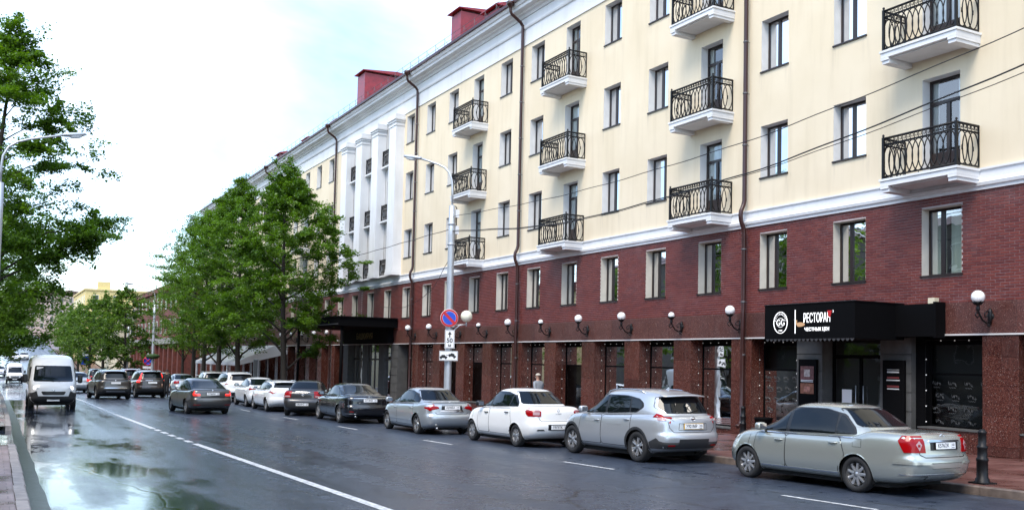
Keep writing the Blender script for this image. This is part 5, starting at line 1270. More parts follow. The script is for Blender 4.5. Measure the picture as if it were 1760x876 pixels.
    build_car(sp, (x, y), -1.0, 'silver compact off-roader with black lower cladding and roof rails', 'car', GRP)
    # 3 white saloon
    sp = base_spec(4.35, 1.73, 1.55, .88, 2.634, .302, paint('white_paint', (.80, .80, .785), 0, .35), deck=1.10, base_x=.50, roof_x=1.20, head_x=2.45, cowl_x=3.30, belt=1.0, belt_r=1.03, hood=.99, nose=.74, rim=(7, 'double'), rr=.196, tw=.185, wroof=.70)
    sp['tail'] = [('corner', [(18, .83), (16, 1.03), (62, 1.05), (74, 1.0), (66, .86), (58, .83)], 'red', .012), ('corner', [(22, .865), (22, .945), (42, .945), (42, .865)], 'clear', .016), ('corner', [(22, .965), (22, 1.0), (42, 1.0), (42, .965)], 'clear', .016)]
    sp['plate'] = (.55, 'Х973ТК', '102'); sp['badge'] = (.985, 'diamond'); sp['lettering'] = [('LOGAN', 0, .90, .05)]
    sp['rear_seams'] = [[(-.56, .76), (-.60, 1.05)], [(.56, .76), (.60, 1.05)], [(-.56, .76), (-.50, .70), (.50, .70), (.56, .76)]]
    sp['handle_mat'] = CM['trim']; sp['mirror_mat'] = CM['trim']
    sp['extras'] = [('rear', [(-.33, .475), (.33, .475), (.33, .625), (-.33, .625)], 'trim', .006, 'plate_recess'), ('rear2', [(.42, .46), (.64, .46), (.62, .495), (.46, .495)], 'trim', .008, 'bumper_vent')]
    x, y = by_wheel(13.08, 23.64, 1.73, 0)
    build_car(sp, (x, y), 0, 'white saloon with black door handles parked behind the silver off-roader', 'car', GRP)
    # 4 silver blue saloon
    sp = base_spec(4.54, 1.755, 1.465, .93, 2.70, .318, paint('silver_blue_paint', (.44, .47, .49), .6, .30), deck=1.03, base_x=.56, roof_x=1.35, head_x=2.62, cowl_x=3.72, belt=.93, belt_r=.965, hood=.92, nose=.66, zb=.17, rim=(5, 'double'), rr=.222)
    sp['tail'] = [('corner', [(6, .785), (8, .93), (30, .965), (58, .96), (70, .90), (64, .80), (40, .75)], 'red', .013), ('corner', [(10, .755), (10, .785), (62, .795), (56, .755), (40, .735)], 'clear', .017)]
    sp['plate'] = (.855, 'А290ВА', '102'); sp['badge'] = (1.0, 'h'); sp['exhaust'] = (.5, .22)
    sp['rear_seams'] = [[(-.57, .72), (-.50, .655), (.50, .655), (.57, .72)]]
    sp['extras'] = [('rear', [(-.36, .785), (.36, .785), (.34, .935), (-.34, .935)], 'trim', .003, 'plate_recess'), ('rear', [(-.40, .725), (.40, .725), (.36, .785), (-.36, .785)], 'chrome', .010, 'boot_trim'), ('rear', [(-.60, 1.0), (.60, 1.0), (.60, 1.018), (-.60, 1.018)], sp['paint'], .035, 'boot_spoiler'), ('side', [(1.3, .42), (3.3, .42), (3.3, .445), (1.3, .445)], sp['paint'], .014, 'rub_strip'), ('corner', [(0, .285), (0, .31), (75, .32), (75, .295)], 'chrome', .008, 'bumper_trim')]
    x, y = by_wheel(12.65, 29.73, 1.755, 1)
    build_car(sp, (x, y), 1, 'silver blue saloon with round red lamps under the lamp post sign', 'car', GRP, res=.8)
    # 5 black saloon
    sp = base_spec(4.87, 1.84, 1.48, 1.06, 2.83, .335, paint('black_paint', (.004, .004, .006), .0, .25), deck=1.06, base_x=.46, roof_x=1.62, head_x=2.78, cowl_x=3.75, belt=.97, belt_r=1.01, hood=.97, nose=.70, rim=(5, 'double'), rr=.232)
    sp['tail'] = [('corner', [(8, .885), (10, .93), (40, .985), (78, 1.0), (80, .975), (60, .90), (40, .865)], 'red', .012)]
    sp['plate'] = (.86, 'О714КВ', '102'); sp['badge'] = (.985, 'wing'); sp['exhaust'] = (.55, .27); sp['chromeline'] = [(.95, 1.03), (1.2, .995), (2.4, .96), (3.4, .962)]
    sp['extras'] = [('rear', [(-.62, .93), (.62, .93), (.62, .945), (-.62, .945)], 'chrome', .016, 'boot_trim'), ('corner', [(8, .36), (8, .38), (70, .38), (70, .36)], 'chrome', .006, 'bumper_trim'), ('rear2', [(.62, .44), (.76, .44), (.76, .465), (.62, .465)], 'red', .010, 'bumper_reflector')]
    x, y = by_wheel(12.2, 36.5, 1.84, 1.5)
    build_car(sp, (x, y), 1.5, 'glossy black saloon with chrome strip on its boot', 'car', GRP, res=.8)
    # 6 dark grey saloon, nosed in to the kerb
    sp = base_spec(4.26, 1.70, 1.50, .90, 2.476, .292, paint('dark_grey_paint', (.040, .036, .036), .3, .35), deck=1.10, base_x=.46, roof_x=1.15, head_x=2.38, cowl_x=3.22, belt=.98, belt_r=1.01, hood=.97, nose=.74, rim=(8, 'single'), rimm='rimd') if False else base_spec(4.26, 1.70, 1.50, .90, 2.476, .292, paint('dark_grey_paint', (.040, .036, .036), .3, .35), deck=1.10, base_x=.46, roof_x=1.15, head_x=2.38, cowl_x=3.22, belt=.98, belt_r=1.01, hood=.97, nose=.74, rim=(8, 'single'))
    sp['rimm'] = 'rimd'
    sp['tail'] = [('corner', [(16, .78), (14, 1.04), (60, 1.04), (70, .98), (56, .78)], 'red', .012), ('corner', [(20, .80), (20, .86), (50, .86), (50, .80)], 'clear', .016)]
    sp['plate'] = (.50, 'М834НО', '102'); sp['badge'] = (.90, 'oval')
    sp['rear_seams'] = [[(-.56, .74), (-.60, 1.05)], [(.56, .74), (.60, 1.05)], [(-.56, .74), (.56, .74)]]
    sp['extras'] = [('rear', [(-.30, 1.0), (.30, 1.0), (.30, 1.02), (-.30, 1.02)], 'chrome', .008, 'boot_trim'), ('rear', [(-.62, .40), (.62, .40), (.62, .60), (-.62, .60)], 'plastic', .004, 'bumper_insert')]
    build_car(sp, (12.45, 42.3), 24, 'dark grey saloon turned in towards the kerb behind the black saloon', 'car', GRP, res=.7)
    # 7, 8 white hatchbacks
    wp = paint('cool_white_paint', (.78, .79, .80), 0, .3)
    sp = base_spec(4.31, 1.785, 1.43, .80, 2.63, .318, wp, 'hatch', deck=1.02, base_x=.14, roof_x=.42, head_x=2.45, cowl_x=3.40, belt=.96, hood=.96, nose=.72, rim=(10, 'single'))
    sp['tail'] = [('corner', [(16, .83), (16, .93), (60, .96), (84, .94), (76, .86), (40, .82)], 'red', .012)]
    sp['plate'] = (.62, '', ''); sp['badge'] = (.95, 'rings'); sp['spoiler'] = (.40, 1.375, .56); sp['rails'] = (.75, 2.3, .58, 'chrome')
    sp['extras'] = [('corner', [(0, .27), (0, .36), (60, .36), (60, .30)], 'trim', .004, 'diffuser')]
    x, y = by_wheel(11.80, 46.3, 1.785, 1); build_car(sp, (x, y), 1, 'white hatchback just behind the dark grey saloon', 'car', GRP, res=.7)
    sp = base_spec(4.38, 1.74, 1.47, .88, 2.60, .31, wp, 'sedan', deck=1.05, base_x=.42, roof_x=1.25, head_x=2.45, cowl_x=3.35, belt=.97, hood=.97, nose=.72, rim=(5, 'double'))
    sp['tail'] = [('corner', [(20, .85), (20, .96), (60, 1.0), (78, .96), (60, .84)], 'red', .012)]; sp['plate'] = (.60, '', ''); sp['badge'] = (.98, 'oval'); sp['mirror_mat'] = CM['trim']
    x, y = by_wheel(12.0, 51.3, 1.74, 1); build_car(sp, (x, y), 1, 'small white saloon with round wheel arches, second white car in the row', 'car', GRP, res=.6)
    # 9 white off-roader, 10 grey-roofed white off-roader
    def suv(Lc, W, H, pm, fine=True, **kw):
        s = base_spec(Lc, W, H, .92, 2.68, .36, pm, 'hatch', deck=1.13, base_x=.15, roof_x=.36, head_x=2.55, cowl_x=3.50, belt=1.06, hood=1.06, nose=.84, zb=.24, rim=(5, 'double'), tw=.225, **kw)
        s['clad'] = [('corner', [(0, .36), (0, .54), (84, .54), (84, .36)], .008), ('rear', [(-.44, .36), (.44, .36), (.44, .54), (-.44, .54)], .008)]; s['archclad'] = True; s['spoiler'] = (.30, H-.085, .58); s['fine'] = fine; s['plate'] = (.80, '', ''); s['badge'] = (1.04, 'disc'); s['rails'] = (.8, 2.5, .62, 'chrome'); return s
    sp = suv(4.55, 1.86, 1.68, wp); sp['tail'] = [('corner', [(18, .95), (18, 1.03), (60, 1.04), (80, 1.02), (76, .94)], 'red', .012)]
    build_car(sp, (13.0, 58.0), HD, 'white off-roader with roof rails behind the two small white cars', 'car', GRP, res=.6)
    sp = suv(4.6, 1.86, 1.66, paint('beige_white_paint', (.62, .62, .60), .2, .3)); sp['tail'] = [('corner', [(18, .95), (18, 1.05), (60, 1.06), (80, 1.02), (76, .94)], 'red', .012)]
    build_car(sp, (13.25, 66.5), HD+4, 'pale off-roader half hidden behind the white off-roader near the tent', 'car', GRP, res=.6)
    # further parked cars
    sp = base_spec(4.5, 1.76, 1.46, .95, 2.65, .31, paint('pale_silver_paint', (.50, .52, .54), .5, .3), deck=1.05, base_x=.55, roof_x=1.3, head_x=2.5, cowl_x=3.5); sp['tail'] = [('corner', [(16, .80), (16, .97), (60, .97), (72, .90), (60, .80)], 'red', .012)]; sp['plate'] = (.8, '', ''); sp['fine'] = True
    build_car(sp, (12.3, 72.0), HD, 'pale silver saloon parked beyond the moving grey saloon', 'car', GRP, res=.5)
    sp = base_spec(4.2, 1.74, 1.53, .80, 2.55, .305, paint('beige_paint', (.40, .37, .30), .3, .35), 'hatch', deck=1.05, base_x=.14, roof_x=.36, head_x=2.3, cowl_x=3.2, belt=.98, hood=.98); sp['tail'] = [('corner', [(16, .75), (16, 1.0), (50, 1.0), (60, .75)], 'red', .012)]; sp['plate'] = (.8, '', ''); sp['rim'] = (7, 'single')
    build_car(sp, (11.8, 79.0), HD, 'beige hatchback behind the standing person in black', 'car', GRP, res=.5)
    # moving traffic
    G2 = 'cars driving away along the street'
    sp = base_spec(4.66, 1.81, 1.52, 1.02, 2.69, .318, paint('grey_brown_paint', (.085, .079, .073), .55, .3), 'sedan', deck=1.09, base_x=.20, roof_x=1.42, head_x=2.62, cowl_x=3.58, belt=.96, belt_r=1.0, hood=.96, nose=.72, rim=(5, 'double'))
    sp['rwin_f'] = [(-.72, 1.085), (.72, 1.085), (.55, 1.385), (-.55, 1.385)]; sp['rwin'] = [(-.68, 1.10), (.68, 1.10), (.52, 1.37), (-.52, 1.37)]
    sp['tail'] = [('corner', [(14, .79), (14, .97), (44, 1.0), (70, .99), (70, .93), (52, .90), (46, .79)], 'redlit', .012), ('corner', [(18, .855), (18, .905), (40, .905), (38, .855)], 'clear', .016)]
    sp['plate'] = (.87, 'Т176ММ', '102'); sp['badge'] = (1.0, 'disc'); sp['rear_seams'] = [[(-.58, .70), (.58, .70)]]
    sp['extras'] = [('rear', [(-.50, .715), (.50, .715), (.50, .765), (-.50, .765)], 'trim', .004, 'boot_gap'), ('rear2', [(.50, .40), (.76, .40), (.76, .425), (.50, .425)], 'red', .010, 'bumper_reflector'), ('rear', [(-.6, .315), (.6, .315), (.6, .335), (-.6, .335)], 'chrome', .006, 'bumper_trim'), ('corner', [(0, .58), (0, .60), (80, .60), (80, .58)], 'seam', .002, 'bumper_line')]
    x, y = by_wheel(7.79, 44.5, 1.81, -4); build_car(sp, (x, y), -4, 'dark grey saloon driving away with its red tail lamps lit', 'car', G2, 'moving_car', .8)
    sp = suv(4.70, 1.90, 1.68, paint('bronze_grey_paint', (.075, .068, .060), .6, .3)); sp['tail'] = [('corner', [(10, .985), (10, 1.0), (40, 1.06), (80, 1.07), (80, 1.03), (50, .95), (30, .93)], 'redlit', .012)]; sp['plate'] = (.92, '', '')
    sp['extras'] = [('rear', [(-.62, .62), (.62, .62), (.58, .66), (-.58, .66)], 'chrome', .006, 'bumper_trim'), ('rear', [(-.5, .42), (.5, .42), (.5, .46), (-.5, .46)], 'chrome', .012, 'bumper_trim')]
    build_car(sp, (6.55, 62.5), -4, 'bronze grey off-roader driving in the middle lane with slim red lamps', 'car', G2, 'moving_car', .6)
    sp = suv(4.57, 1.82, 1.68, paint('dark_brown_paint', (.050, .036, .030), .4, .3)); sp['tail'] = [('corner', [(36, .92), (46, 1.50), (62, 1.50), (76, 1.0), (72, .92)], 'redlit', .012)]; sp['plate'] = (.92, '', ''); sp['extras'] = [('rear', [(-.78, .60), (.78, .60), (.78, .66), (-.78, .66)], sp['paint'], .02, 'bumper_step'), ('rear', [(-.4, 1.04), (.4, 1.04), (.4, 1.06), (-.4, 1.06)], 'chrome', .012, 'boot_trim')]
    build_car(sp, (9.05, 65.5), -3, 'dark brown off-roader with tall upright red tail lamps', 'car', G2, 'moving_car', .6)
    sp = suv(4.7, 1.9, 1.78, paint('dark_red_paint', (.13, .014, .016), .3, .3)); sp['tail'] = [('corner', [(20, .95), (20, 1.05), (60, 1.06), (60, .95)], 'red', .012)]
    build_car(sp, (10.2, 84), -3, 'dark red off-roader ahead of the brown one', 'car', G2, 'moving_car', .5)
    sp = base_spec(4.4, 1.72, 1.47, .95, 2.6, .30, paint('light_silver_paint', (.55, .56, .57), .5, .3), deck=1.06, base_x=.5, roof_x=1.25, head_x=2.45, cowl_x=3.4); sp['tail'] = [('corner', [(14, .82), (14, 1.0), (60, 1.0), (70, .92), (56, .82)], 'redlit', .012)]; sp['plate'] = (.62, '', '')
    build_car(sp, (5.75, 78), -2, 'light silver saloon driving away just right of the white van', 'car', G2, 'moving_car', .5)
    sp = suv(4.8, 1.92, 1.80, paint('deep_black_paint', (.006, .006, .008), .2, .3), False); sp['tail'] = [('corner', [(20, .95), (20, 1.1), (60, 1.1), (60, .95)], 'red', .012)]
    build_car(sp, (9.4, 103), -2, 'black off-roader far along the right lane', 'car', G2, 'moving_car', .5)
    sp = base_spec(4.4, 1.74, 1.47, .95, 2.6, .30, paint('blue_grey_paint', (.22, .28, .36), .4, .3), deck=1.06, base_x=.5, roof_x=1.25, head_x=2.45, cowl_x=3.4); sp['tail'] = [('corner', [(14, .82), (14, 1.0), (60, 1.0), (70, .92), (56, .82)], 'red', .012)]; sp['plate'] = (.62, '', ''); sp['fine'] = False
    build_car(sp, (8.1, 118), -2, 'blue grey saloon far ahead of the silver saloon', 'car', G2, 'moving_car', .5)
    sp['paint'] = paint('far_red_paint', (.25, .02, .02), .2, .3); build_car(sp, (6.6, 96), -2, 'small dark red saloon just beyond the silver saloon', 'car', G2, 'moving_car', .5)
    # oncoming traffic at the far end of the street
    G3 = 'oncoming cars far down the street'
    for i, (X, Y, c, lab) in enumerate(((1.2, 172, (.75, .75, .76), 'white oncoming car at the left kerb behind the second van'), (3.2, 196, (.05, .05, .06), 'dark oncoming car above the second van'), (4.6, 235, (.8, .8, .8), 'white oncoming car far up the hill'), (6.4, 238, (.7, .7, .72), 'pale oncoming car far up the hill beside the white one'), (3.6, 262, (.8, .8, .82), 'topmost white oncoming car on the hill'))):
        sp = base_spec(4.4, 1.76, 1.48, .95, 2.6, .31, paint('far_paint', c, .1, .3), deck=1.05, base_x=.5, roof_x=1.25, head_x=2.45, cowl_x=3.4); sp['tail'] = []; sp['plate'] = (.62, '', ''); sp['fine'] = False
        build_car(sp, (X, Y), 180, lab, 'car', G3, 'oncoming_car', .4)
    # sliver of the next parked car at the right edge
    sp = base_spec(4.3, 1.72, 1.48, .9, 2.55, .30, wp, deck=1.05, base_x=.5, roof_x=1.25, head_x=2.45, cowl_x=3.3); sp['tail'] = []; sp['plate'] = (.62, '', ''); sp['fine'] = False
    build_car(sp, (14.35, 5.2), HD, 'white car of which only the front corner shows at the right edge', 'car', GRP, res=.6)
near_cars()
def van(loc, heading, label, name='delivery_van', full=True, lit=True):
    """tall panel van; local x forward"""
    root = empty(name, (loc[0], loc[1], gz(loc[1])), math.pi/2-R_(heading), label, 'van', 'white vans coming towards the camera')
    pm = paint('van_white', (.80, .81, .82), 0, .35); L, W, H = 5.4, 2.05, 2.52; R = .34
    P, F = cube_grid(90 if full else 40, 24 if full else 12, 40 if full else 16, 9); u, v, w = P.T; s = (u+1)/2; t = (w+1)/2; av = np.abs(v)
    fr = pc([(0, L-.10), (.12, L), (.30, L-.02), (.40, L-.14), (.46, L-.34), (.52, L-.62), (.62, L-.84), (.80, L-1.20), (.90, L-1.45), (1, L-1.9)])(t)
    x = .0+fr*s-.20*av**2.5*s**6*np.where(t < .9, 1, .7); z = .26+(H-.26)*t-.05*av**3*t**4; y = v*W/2*pc([(0, .93), (.15, 1), (.45, 1), (.7, .97), (.92, .90), (1, .86)])(t)*(1-.07*s**10)
    Vv = np.stack([x, y, z], 1); ax = (.95, 4.45); Ra = .42; d = np.minimum(np.hypot(x-ax[0], z-R), np.hypot(x-ax[1], z-R)); dead = (d < Ra) & (np.abs(y) > W/2-.45)
    Fk = [f for f in F if not all(dead[i] for i in f)]
    for i in {i for f in Fk for i in f if dead[i]}:
        for xw in ax:
            dx, dz = Vv[i, 0]-xw, Vv[i, 2]-R; q = math.hypot(dx, dz)
            if q < Ra: Vv[i, 0] = xw+dx*Ra/max(q, 1e-6); Vv[i, 2] = R+dz*Ra/max(q, 1e-6)
    bvh = BVHTree.FromPolygons([Vector(p) for p in Vv.tolist()], Fk)
    def fin(m, nm, mt, par=root):
        if m and m.f: return m.build(nm, mt, par, keep=False)
    b = MB(); b.add(Vv.tolist(), Fk, 0, True); fin(b, 'body', pm)
    m = MB()
    for xw in ax:
        for sg in (-1, 1):
            n = 14; arc = [(xw+Ra*math.cos(q), R+Ra*math.sin(q)) for q in np.linspace(-.3, math.pi+.3, n)]; vs = [(a, sg*(W/2-.06), c) for a, c in arc]+[(a, sg*(W/2-.4), c) for a, c in arc]; m.add(vs, [(i, i+1, n+i+1, n+i) for i in range(n-1)]+[tuple(range(n, 2*n))])
    m.box(.3, L-.3, -.8, .8, .22, .32); fin(m, 'underbody', CM['under'])
    ws = fin(patch(bvh, rpoly([(-.84, 1.30), (.84, 1.30), (.76, 2.02), (-.76, 2.02)], .08), ray_front, .006, .08), 'windscreen', CM['glass'])
    m = MB(); m.obox((0, 0, 0), (.01, .28, .13)); h = bvh.ray_cast(*ray_front(-.56, 1.90))
    if h[0]: m.v = [tuple(Vector(p)+h[0]+Vector((.02, 0, 0))) for p in m.v]; fin(m, 'route_card', CM['plate'], ws)
    for sg in (1, -1): fin(patch(bvh, rpoly([(3.55, 1.35), (4.40, 1.28), (4.30, 1.42), (3.95, 1.95), (3.55, 1.98)], .06), ray_side(sg), .005, .08), 'side_window', CM['glass'])
    # bumper, grille, lamps
    bp = fin(patch(bvh, [(-.98, .30), (.98, .30), (.98, .62), (.80, .64), (.62, .60), (-.62, .60), (-.80, .64), (-.98, .62)], ray_front, .03, .08), 'bumper', CM['plastic'])
    for sg in (1, -1): fin(patch(bvh, [(a*sg, c) for a, c in [(.62, .60), (.97, .60), (.97, .86), (.70, .88)]], ray_front, .025, .07), 'bumper_corner', CM['plastic'])
    g = fin(patch(bvh, rpoly([(-.44, .70), (.44, .70), (.52, .86), (-.52, .86)], .05), ray_front, .012, .06), 'grille', CM['trim'])
    for z in (.74, .79): 
        h = bvh.ray_cast(*ray_front(0, z))
        if h[0]: m = MB(); m.box(h[0].x+.01, h[0].x+.022, -.42, .42, z, z+.012); fin(m, 'grille_bar', CM['plastic'], g)
    h = bvh.ray_cast(*ray_front(0, .90))
    if h[0]: m = MB(); m.tube([(h[0].x+.02, -.05, .94), (h[0].x+.025, -.02, .87), (h[0].x+.025, .02, .87), (h[0].x+.02, .05, .94)], .018, 6); fin(m, 'emblem', CM['chrome'])
    for sg in (1, -1):
        fin(patch(bvh, [(sg*a, c) for a, c in [(.58, .93), (.92, .90), (.93, 1.16), (.86, 1.20), (.66, 1.08)]], ray_front, .012, .05), 'headlamp', CM['lamp'])
        if lit:
            h = bvh.ray_cast(*ray_front(sg*.76, 1.01))
            if h[0]: m = MB(); m.lathe([(.001, .03), (.06, .02), (.085, -.02)], 14, trm(h[0]+Vector((.012, 0, 0))) @ rotm('Y', math.pi/2)); fin(m, 'headlamp_bulb', CM['lampon'])
        m = MB(); Pm, Fm = cube_grid(6, 6, 8, 4); Pm = Pm*np.array([.08, .11, .20])+np.array([4.28, sg*(W/2+.14), 1.42]); m.add(Pm.tolist(), Fm, 0, True); mr = fin(m, 'wing_mirror', CM['trim']); m = MB(); m.tube([(4.26, sg*(W/2-.05), 1.32), (4.27, sg*(W/2+.1), 1.34)], .03, 6); fin(m, 'arm', CM['trim'], mr)
        fin(patch(bvh, [(1.4, .42), (4.0, .42), (4.0, .56), (1.4, .56)], ray_side(sg), .012, .1), 'side_rubbing_strip', CM['plastic'])
    h = bvh.ray_cast(*ray_front(0, .46))
    if h[0]: m = MB(); m.obox((h[0].x+.045, 0, .47), (.012, .52, .11)); fin(m, 'number_plate', CM['plate'])
    m = MB()
    for sg in (1, -1):
        h1, h2 = bvh.ray_cast(*ray_front(sg*.1+.1, 1.30)), bvh.ray_cast(*ray_front(sg*.55, 1.35))
        if h1[0] and h2[0]: m.tube([h1[0]+Vector((.03, 0, 0)), h2[0]+Vector((.03, 0, 0))], .012, 5)
    fin(m, 'wipers', CM['trim'])
    for xw in ax:
        for sg in (1, -1): add_wheel(root, xw, sg*(W/2-.14), R, .215, .20, (6, 'wide'), 'rimd')
    return root
van((2.60, 54.2), 180, 'tall white panel van with lit headlamps coming towards the camera')
van((2.85, 146), 180, 'distant white minibus behind the panel van', 'minibus', False)
# ------------------------------------------------------------------ trees
def leaf_mesh(centers, sizes, tints, mat, name):
    """folded pointed leaves, each a little six-point blade"""
    n = len(centers); C = np.array(centers)
    a = RNG.uniform(0, 2*math.pi, n); el = RNG.normal(-.15, .5, n)
    d = np.stack([np.cos(a)*np.cos(el), np.sin(a)*np.cos(el), np.sin(el)], 1)                    # along the leaf
    up = np.stack([RNG.normal(0, .45, n), RNG.normal(0, .45, n), np.ones(n)], 1); s = np.cross(d, up); s /= np.linalg.norm(s, axis=1)[:, None]+1e-9
    nn = np.cross(s, d); L = np.array(sizes)[:, None]; w = .42
    p0 = C-d*L*.5; p1 = C+s*L*w+nn*L*.10-d*L*.12; p2 = C+d*L*.55-nn*L*.12; p3 = C-s*L*w+nn*L*.10-d*L*.12
    V_ = np.stack([p0, p1, p2, p3], 1).reshape(-1, 3)
    me = bpy.data.meshes.new(name); me.vertices.add(4*n); me.vertices.foreach_set('co', V_.ravel())
    idx = np.arange(4*n).reshape(n, 4); tri = np.concatenate([idx[:, [0, 1, 2]], idx[:, [0, 2, 3]]], 1).reshape(-1)
    me.loops.add(6*n); me.loops.foreach_set('vertex_index', tri.astype(np.int32)); me.polygons.add(2*n)
    me.polygons.foreach_set('loop_start', np.arange(0, 6*n, 3, dtype=np.int32)); me.polygons.foreach_set('loop_total', np.full(2*n, 3, np.int32))
    at = me.attributes.new('tint', 'FLOAT', 'FACE'); at.data.foreach_set('value', np.repeat(np.array(tints), 2).astype(np.float32))
    me.materials.append(mat); me.update(calc_edges=True); me.validate(); return me
def make_tree(loc, H, crown_r, crown_z0, nleaf, seed, label, cat='tree', group=None, mat='leaf', lean=(0, 0), leaf=.16, trunk_r=.16, top_pow=.75, name='maple_tree', boughs=()):
    """tapered trunk, limbs that reach into an uneven crown, leaf tufts on the twigs"""
    rg = np.random.default_rng(seed); root = empty(name, loc, 0, label, cat, group); t = MB()
    top = np.array([lean[0], lean[1], H*.93])
    def axis(f): return np.array([lean[0]*f**1.6+.10*math.sin(f*5+seed), lean[1]*f**1.6+.10*math.cos(f*4+seed), H*.93*f])
    fs = np.linspace(0, 1, 12); t.tube([axis(f) for f in fs], [trunk_r*(1.45 if f == 0 else 1)*(1-f)**.8+.015 for f in fs], 9)
    tips = []
    nb = int(26*(H/14))
    def rad(zf):    # crown radius profile, zf 0 at crown foot, 1 at top
        return crown_r*max(.06, (math.sin(math.pi*min(1, zf*.80+.17)))**top_pow)*(1 if zf < .75 else (1-zf)/.25*.75+.25)
    for i in range(nb):
        f = (i+.5)/nb; zf = f**.9; z = crown_z0+(H*.97-crown_z0)*zf; z0 = z-(.9+1.3*(1-zf))*rg.uniform(.6, 1.3)
        a = i*2.399+rg.uniform(-.4, .4); r = rad(zf)*rg.uniform(.62, 1.12)
        st = axis(min(.97, max(.12, z0/(H*.93)))); en = axis(min(1, z/(H*.93)))+np.array([math.cos(a)*r, math.sin(a)*r, rg.uniform(-.5, .3)])
        mid = st*.45+en*.55+np.array([0, 0, .35*rg.uniform(.2, 1)]); r0 = max(.018, trunk_r*.42*(1-zf)+.015)
        pts = [st, st*.6+mid*.4+rg.normal(0, .08, 3), mid, mid*.5+en*.5+rg.normal(0, .12, 3), en]
        t.tube(pts, [r0, r0*.75, r0*.5, r0*.32, .008], 5)
        for k in range(int(9+rg.integers(0, 4))):
            g = rg.uniform(.28, 1.0); q = pts[2] if g < .5 else pts[3]; b = (st*(1-g)+en*g)*.5+q*.5 if g < .9 else en
            sp = .55+.55*r*.35; e2 = b+rg.normal(0, 1, 3)*np.array([sp*.6, sp*.6, sp*.38]); tips.append((b, e2))
            if k < 4: t.tube([b, (b+e2)/2+rg.normal(0, .06, 3), e2], [.014, .010, .005], 4)
    for ex, ey, ez in boughs:       # long single boughs
        en = np.array([ex, ey, ez]); st = axis(min(.95, (ez-2.0)/(H*.93))); pts = [st*(1-q)+en*q+np.array([0, 0, .5*math.sin(math.pi*q)])+rg.normal(0, .05, 3) for q in np.linspace(0, 1, 7)]
        t.tube(pts, [.06, .05, .042, .034, .026, .018, .008], 5)
        for k in range(42):
            g = rg.uniform(.25, 1.02); b = st*(1-g)+en*g+np.array([0, 0, .3]); tips.append((b, b+rg.normal(0, .55, 3)*np.array([1, 1, .7])))
    # dense filling shell of twigs
    for i in range(int(nb*9)):
        zf = rg.uniform(0, 1)**.95; z = crown_z0+(H-crown_z0)*zf; a = rg.uniform(0, 2*math.pi); lob = 1+.22*math.sin(3*a+seed+zf*5)+.16*math.sin(7*a+zf*11+seed); r = rad(zf)*lob*.93*rg.uniform(.25, 1.0)**.5
        c = axis(min(1, z/(H*.93)))*np.array([1, 1, 0])+np.array([math.cos(a)*r, math.sin(a)*r, z]); tips.append((c, c+rg.normal(0, .35, 3)))
    per = max(3, nleaf//len(tips)); C = []; Sz = []; Ti = []
    for b, e2 in tips:
        n = max(2, int(per*rg.uniform(.3, 1.7))); tt = rg.uniform(.1, 1.15, n); cl = rg.uniform(0, 1); sc = rg.uniform(.5, 1.0)
        p = b[None, :]+(e2-b)[None, :]*tt[:, None]+rg.normal(0, 1, (n, 3))*np.array([.20, .20, .11])*sc; C.append(p); Sz += list(leaf*rg.uniform(.45, 1.3, n)); Ti += list(np.clip(cl*.6+rg.uniform(0, .4, n), 0, 1))
    C = np.concatenate(C)
    link('trunk', t.mesh('trunk', K['bark']), root); link('crown', leaf_mesh(C, Sz, Ti, K[mat], 'crown'), root)
    return root
TG, TL = 'trees along the right pavement', 'trees along the left pavement'
def kx(y): return kerb_x(y)+1.2
RT = [(59.0, 14.4, 4.5, 3.9, 'tree nearest the hotel entrance with crown touching the black canopy', 90000, 15.9, .19), (73.0, 16.0, 4.6, 3.9, 'second tree right of the tent, between the white off-roader and the wall', 76000, 16.3, .2), (80.5, 15.6, 4.2, 4.0, 'tree standing directly in front of the tent middle', 40000, 16.5, .2), (87.0, 15.8, 4.2, 4.0, 'forked tree at the left part of the tent', 26000, 16.5, .19), (93.0, 16.2, 4.4, 3.9, 'leftmost tall tree of the group, at the end of the tent', 26000, 16.6, .2), (99.0, 13.5, 3.0, 4.2, 'slim tree just beyond the white tent', 12000, 16.6, .13)]
for i, (y, h, r, z0, lab, n, x, tr) in enumerate(RT):
    make_tree((x, y, gz(y)+.1), h, r, z0, n, 21+i, lab, group=TG, leaf=.135, trunk_r=tr, lean=(-.3, -.2))
for i, (x, y, h, r, n, lab) in enumerate(((13.8, 121, 11.3, 4.4, 12000, 'tree beside the far lamp post, right of its mast'), (12.4, 131, 11.2, 4.6, 11000, 'low broad tree left of the far lamp post'), (12.5, 150, 11.8, 4.4, 9000, 'tree behind the low broad tree, further along'), (12.5, 170, 11.5, 4.4, 8000, 'far small tree above the black off-roader'), (12.8, 195, 12, 4.6, 7000, 'last tree visible on the right pavement'))):
    make_tree((x, y, gz(y)+.1), h, r, 3.2, n, 51+i, lab, group=TG, mat='leaf2', leaf=.26, trunk_r=.2, name='linden_tree')
LT = [(-.8, 43.5, 15.8, 3.8, 2.8, 84000, 'tall left tree whose top reaches the upper left corner', (1.2, .3), ((5.0, 1, 7.9), (4.4, -1, 7.0))), (-1.2, 52.5, 12.8, 4.0, 3.0, 46000, 'left tree standing second in the row', (.5, 0), ()), (-1.0, 63, 11.0, 4.0, 3.2, 34000, 'third left tree hanging low over the second van', (.6, 0), ()), (-.6, 75, 11, 4.2, 3.4, 18000, 'fourth left tree partly hidden by the nearer crowns', (.5, 0), ()), (-.8, 90, 11, 4.2, 3.6, 12000, 'farthest left tree glimpsed between the nearer crowns', (.5, 0), ())]
for i, (x, y, h, r, z0, n, lab, ln, bo) in enumerate(LT):
    make_tree((x, y, gz(y)+.1), h, r, z0, n, 81+i, lab, group=TL, leaf=.125, trunk_r=.2, lean=ln, top_pow=.7, boughs=bo)
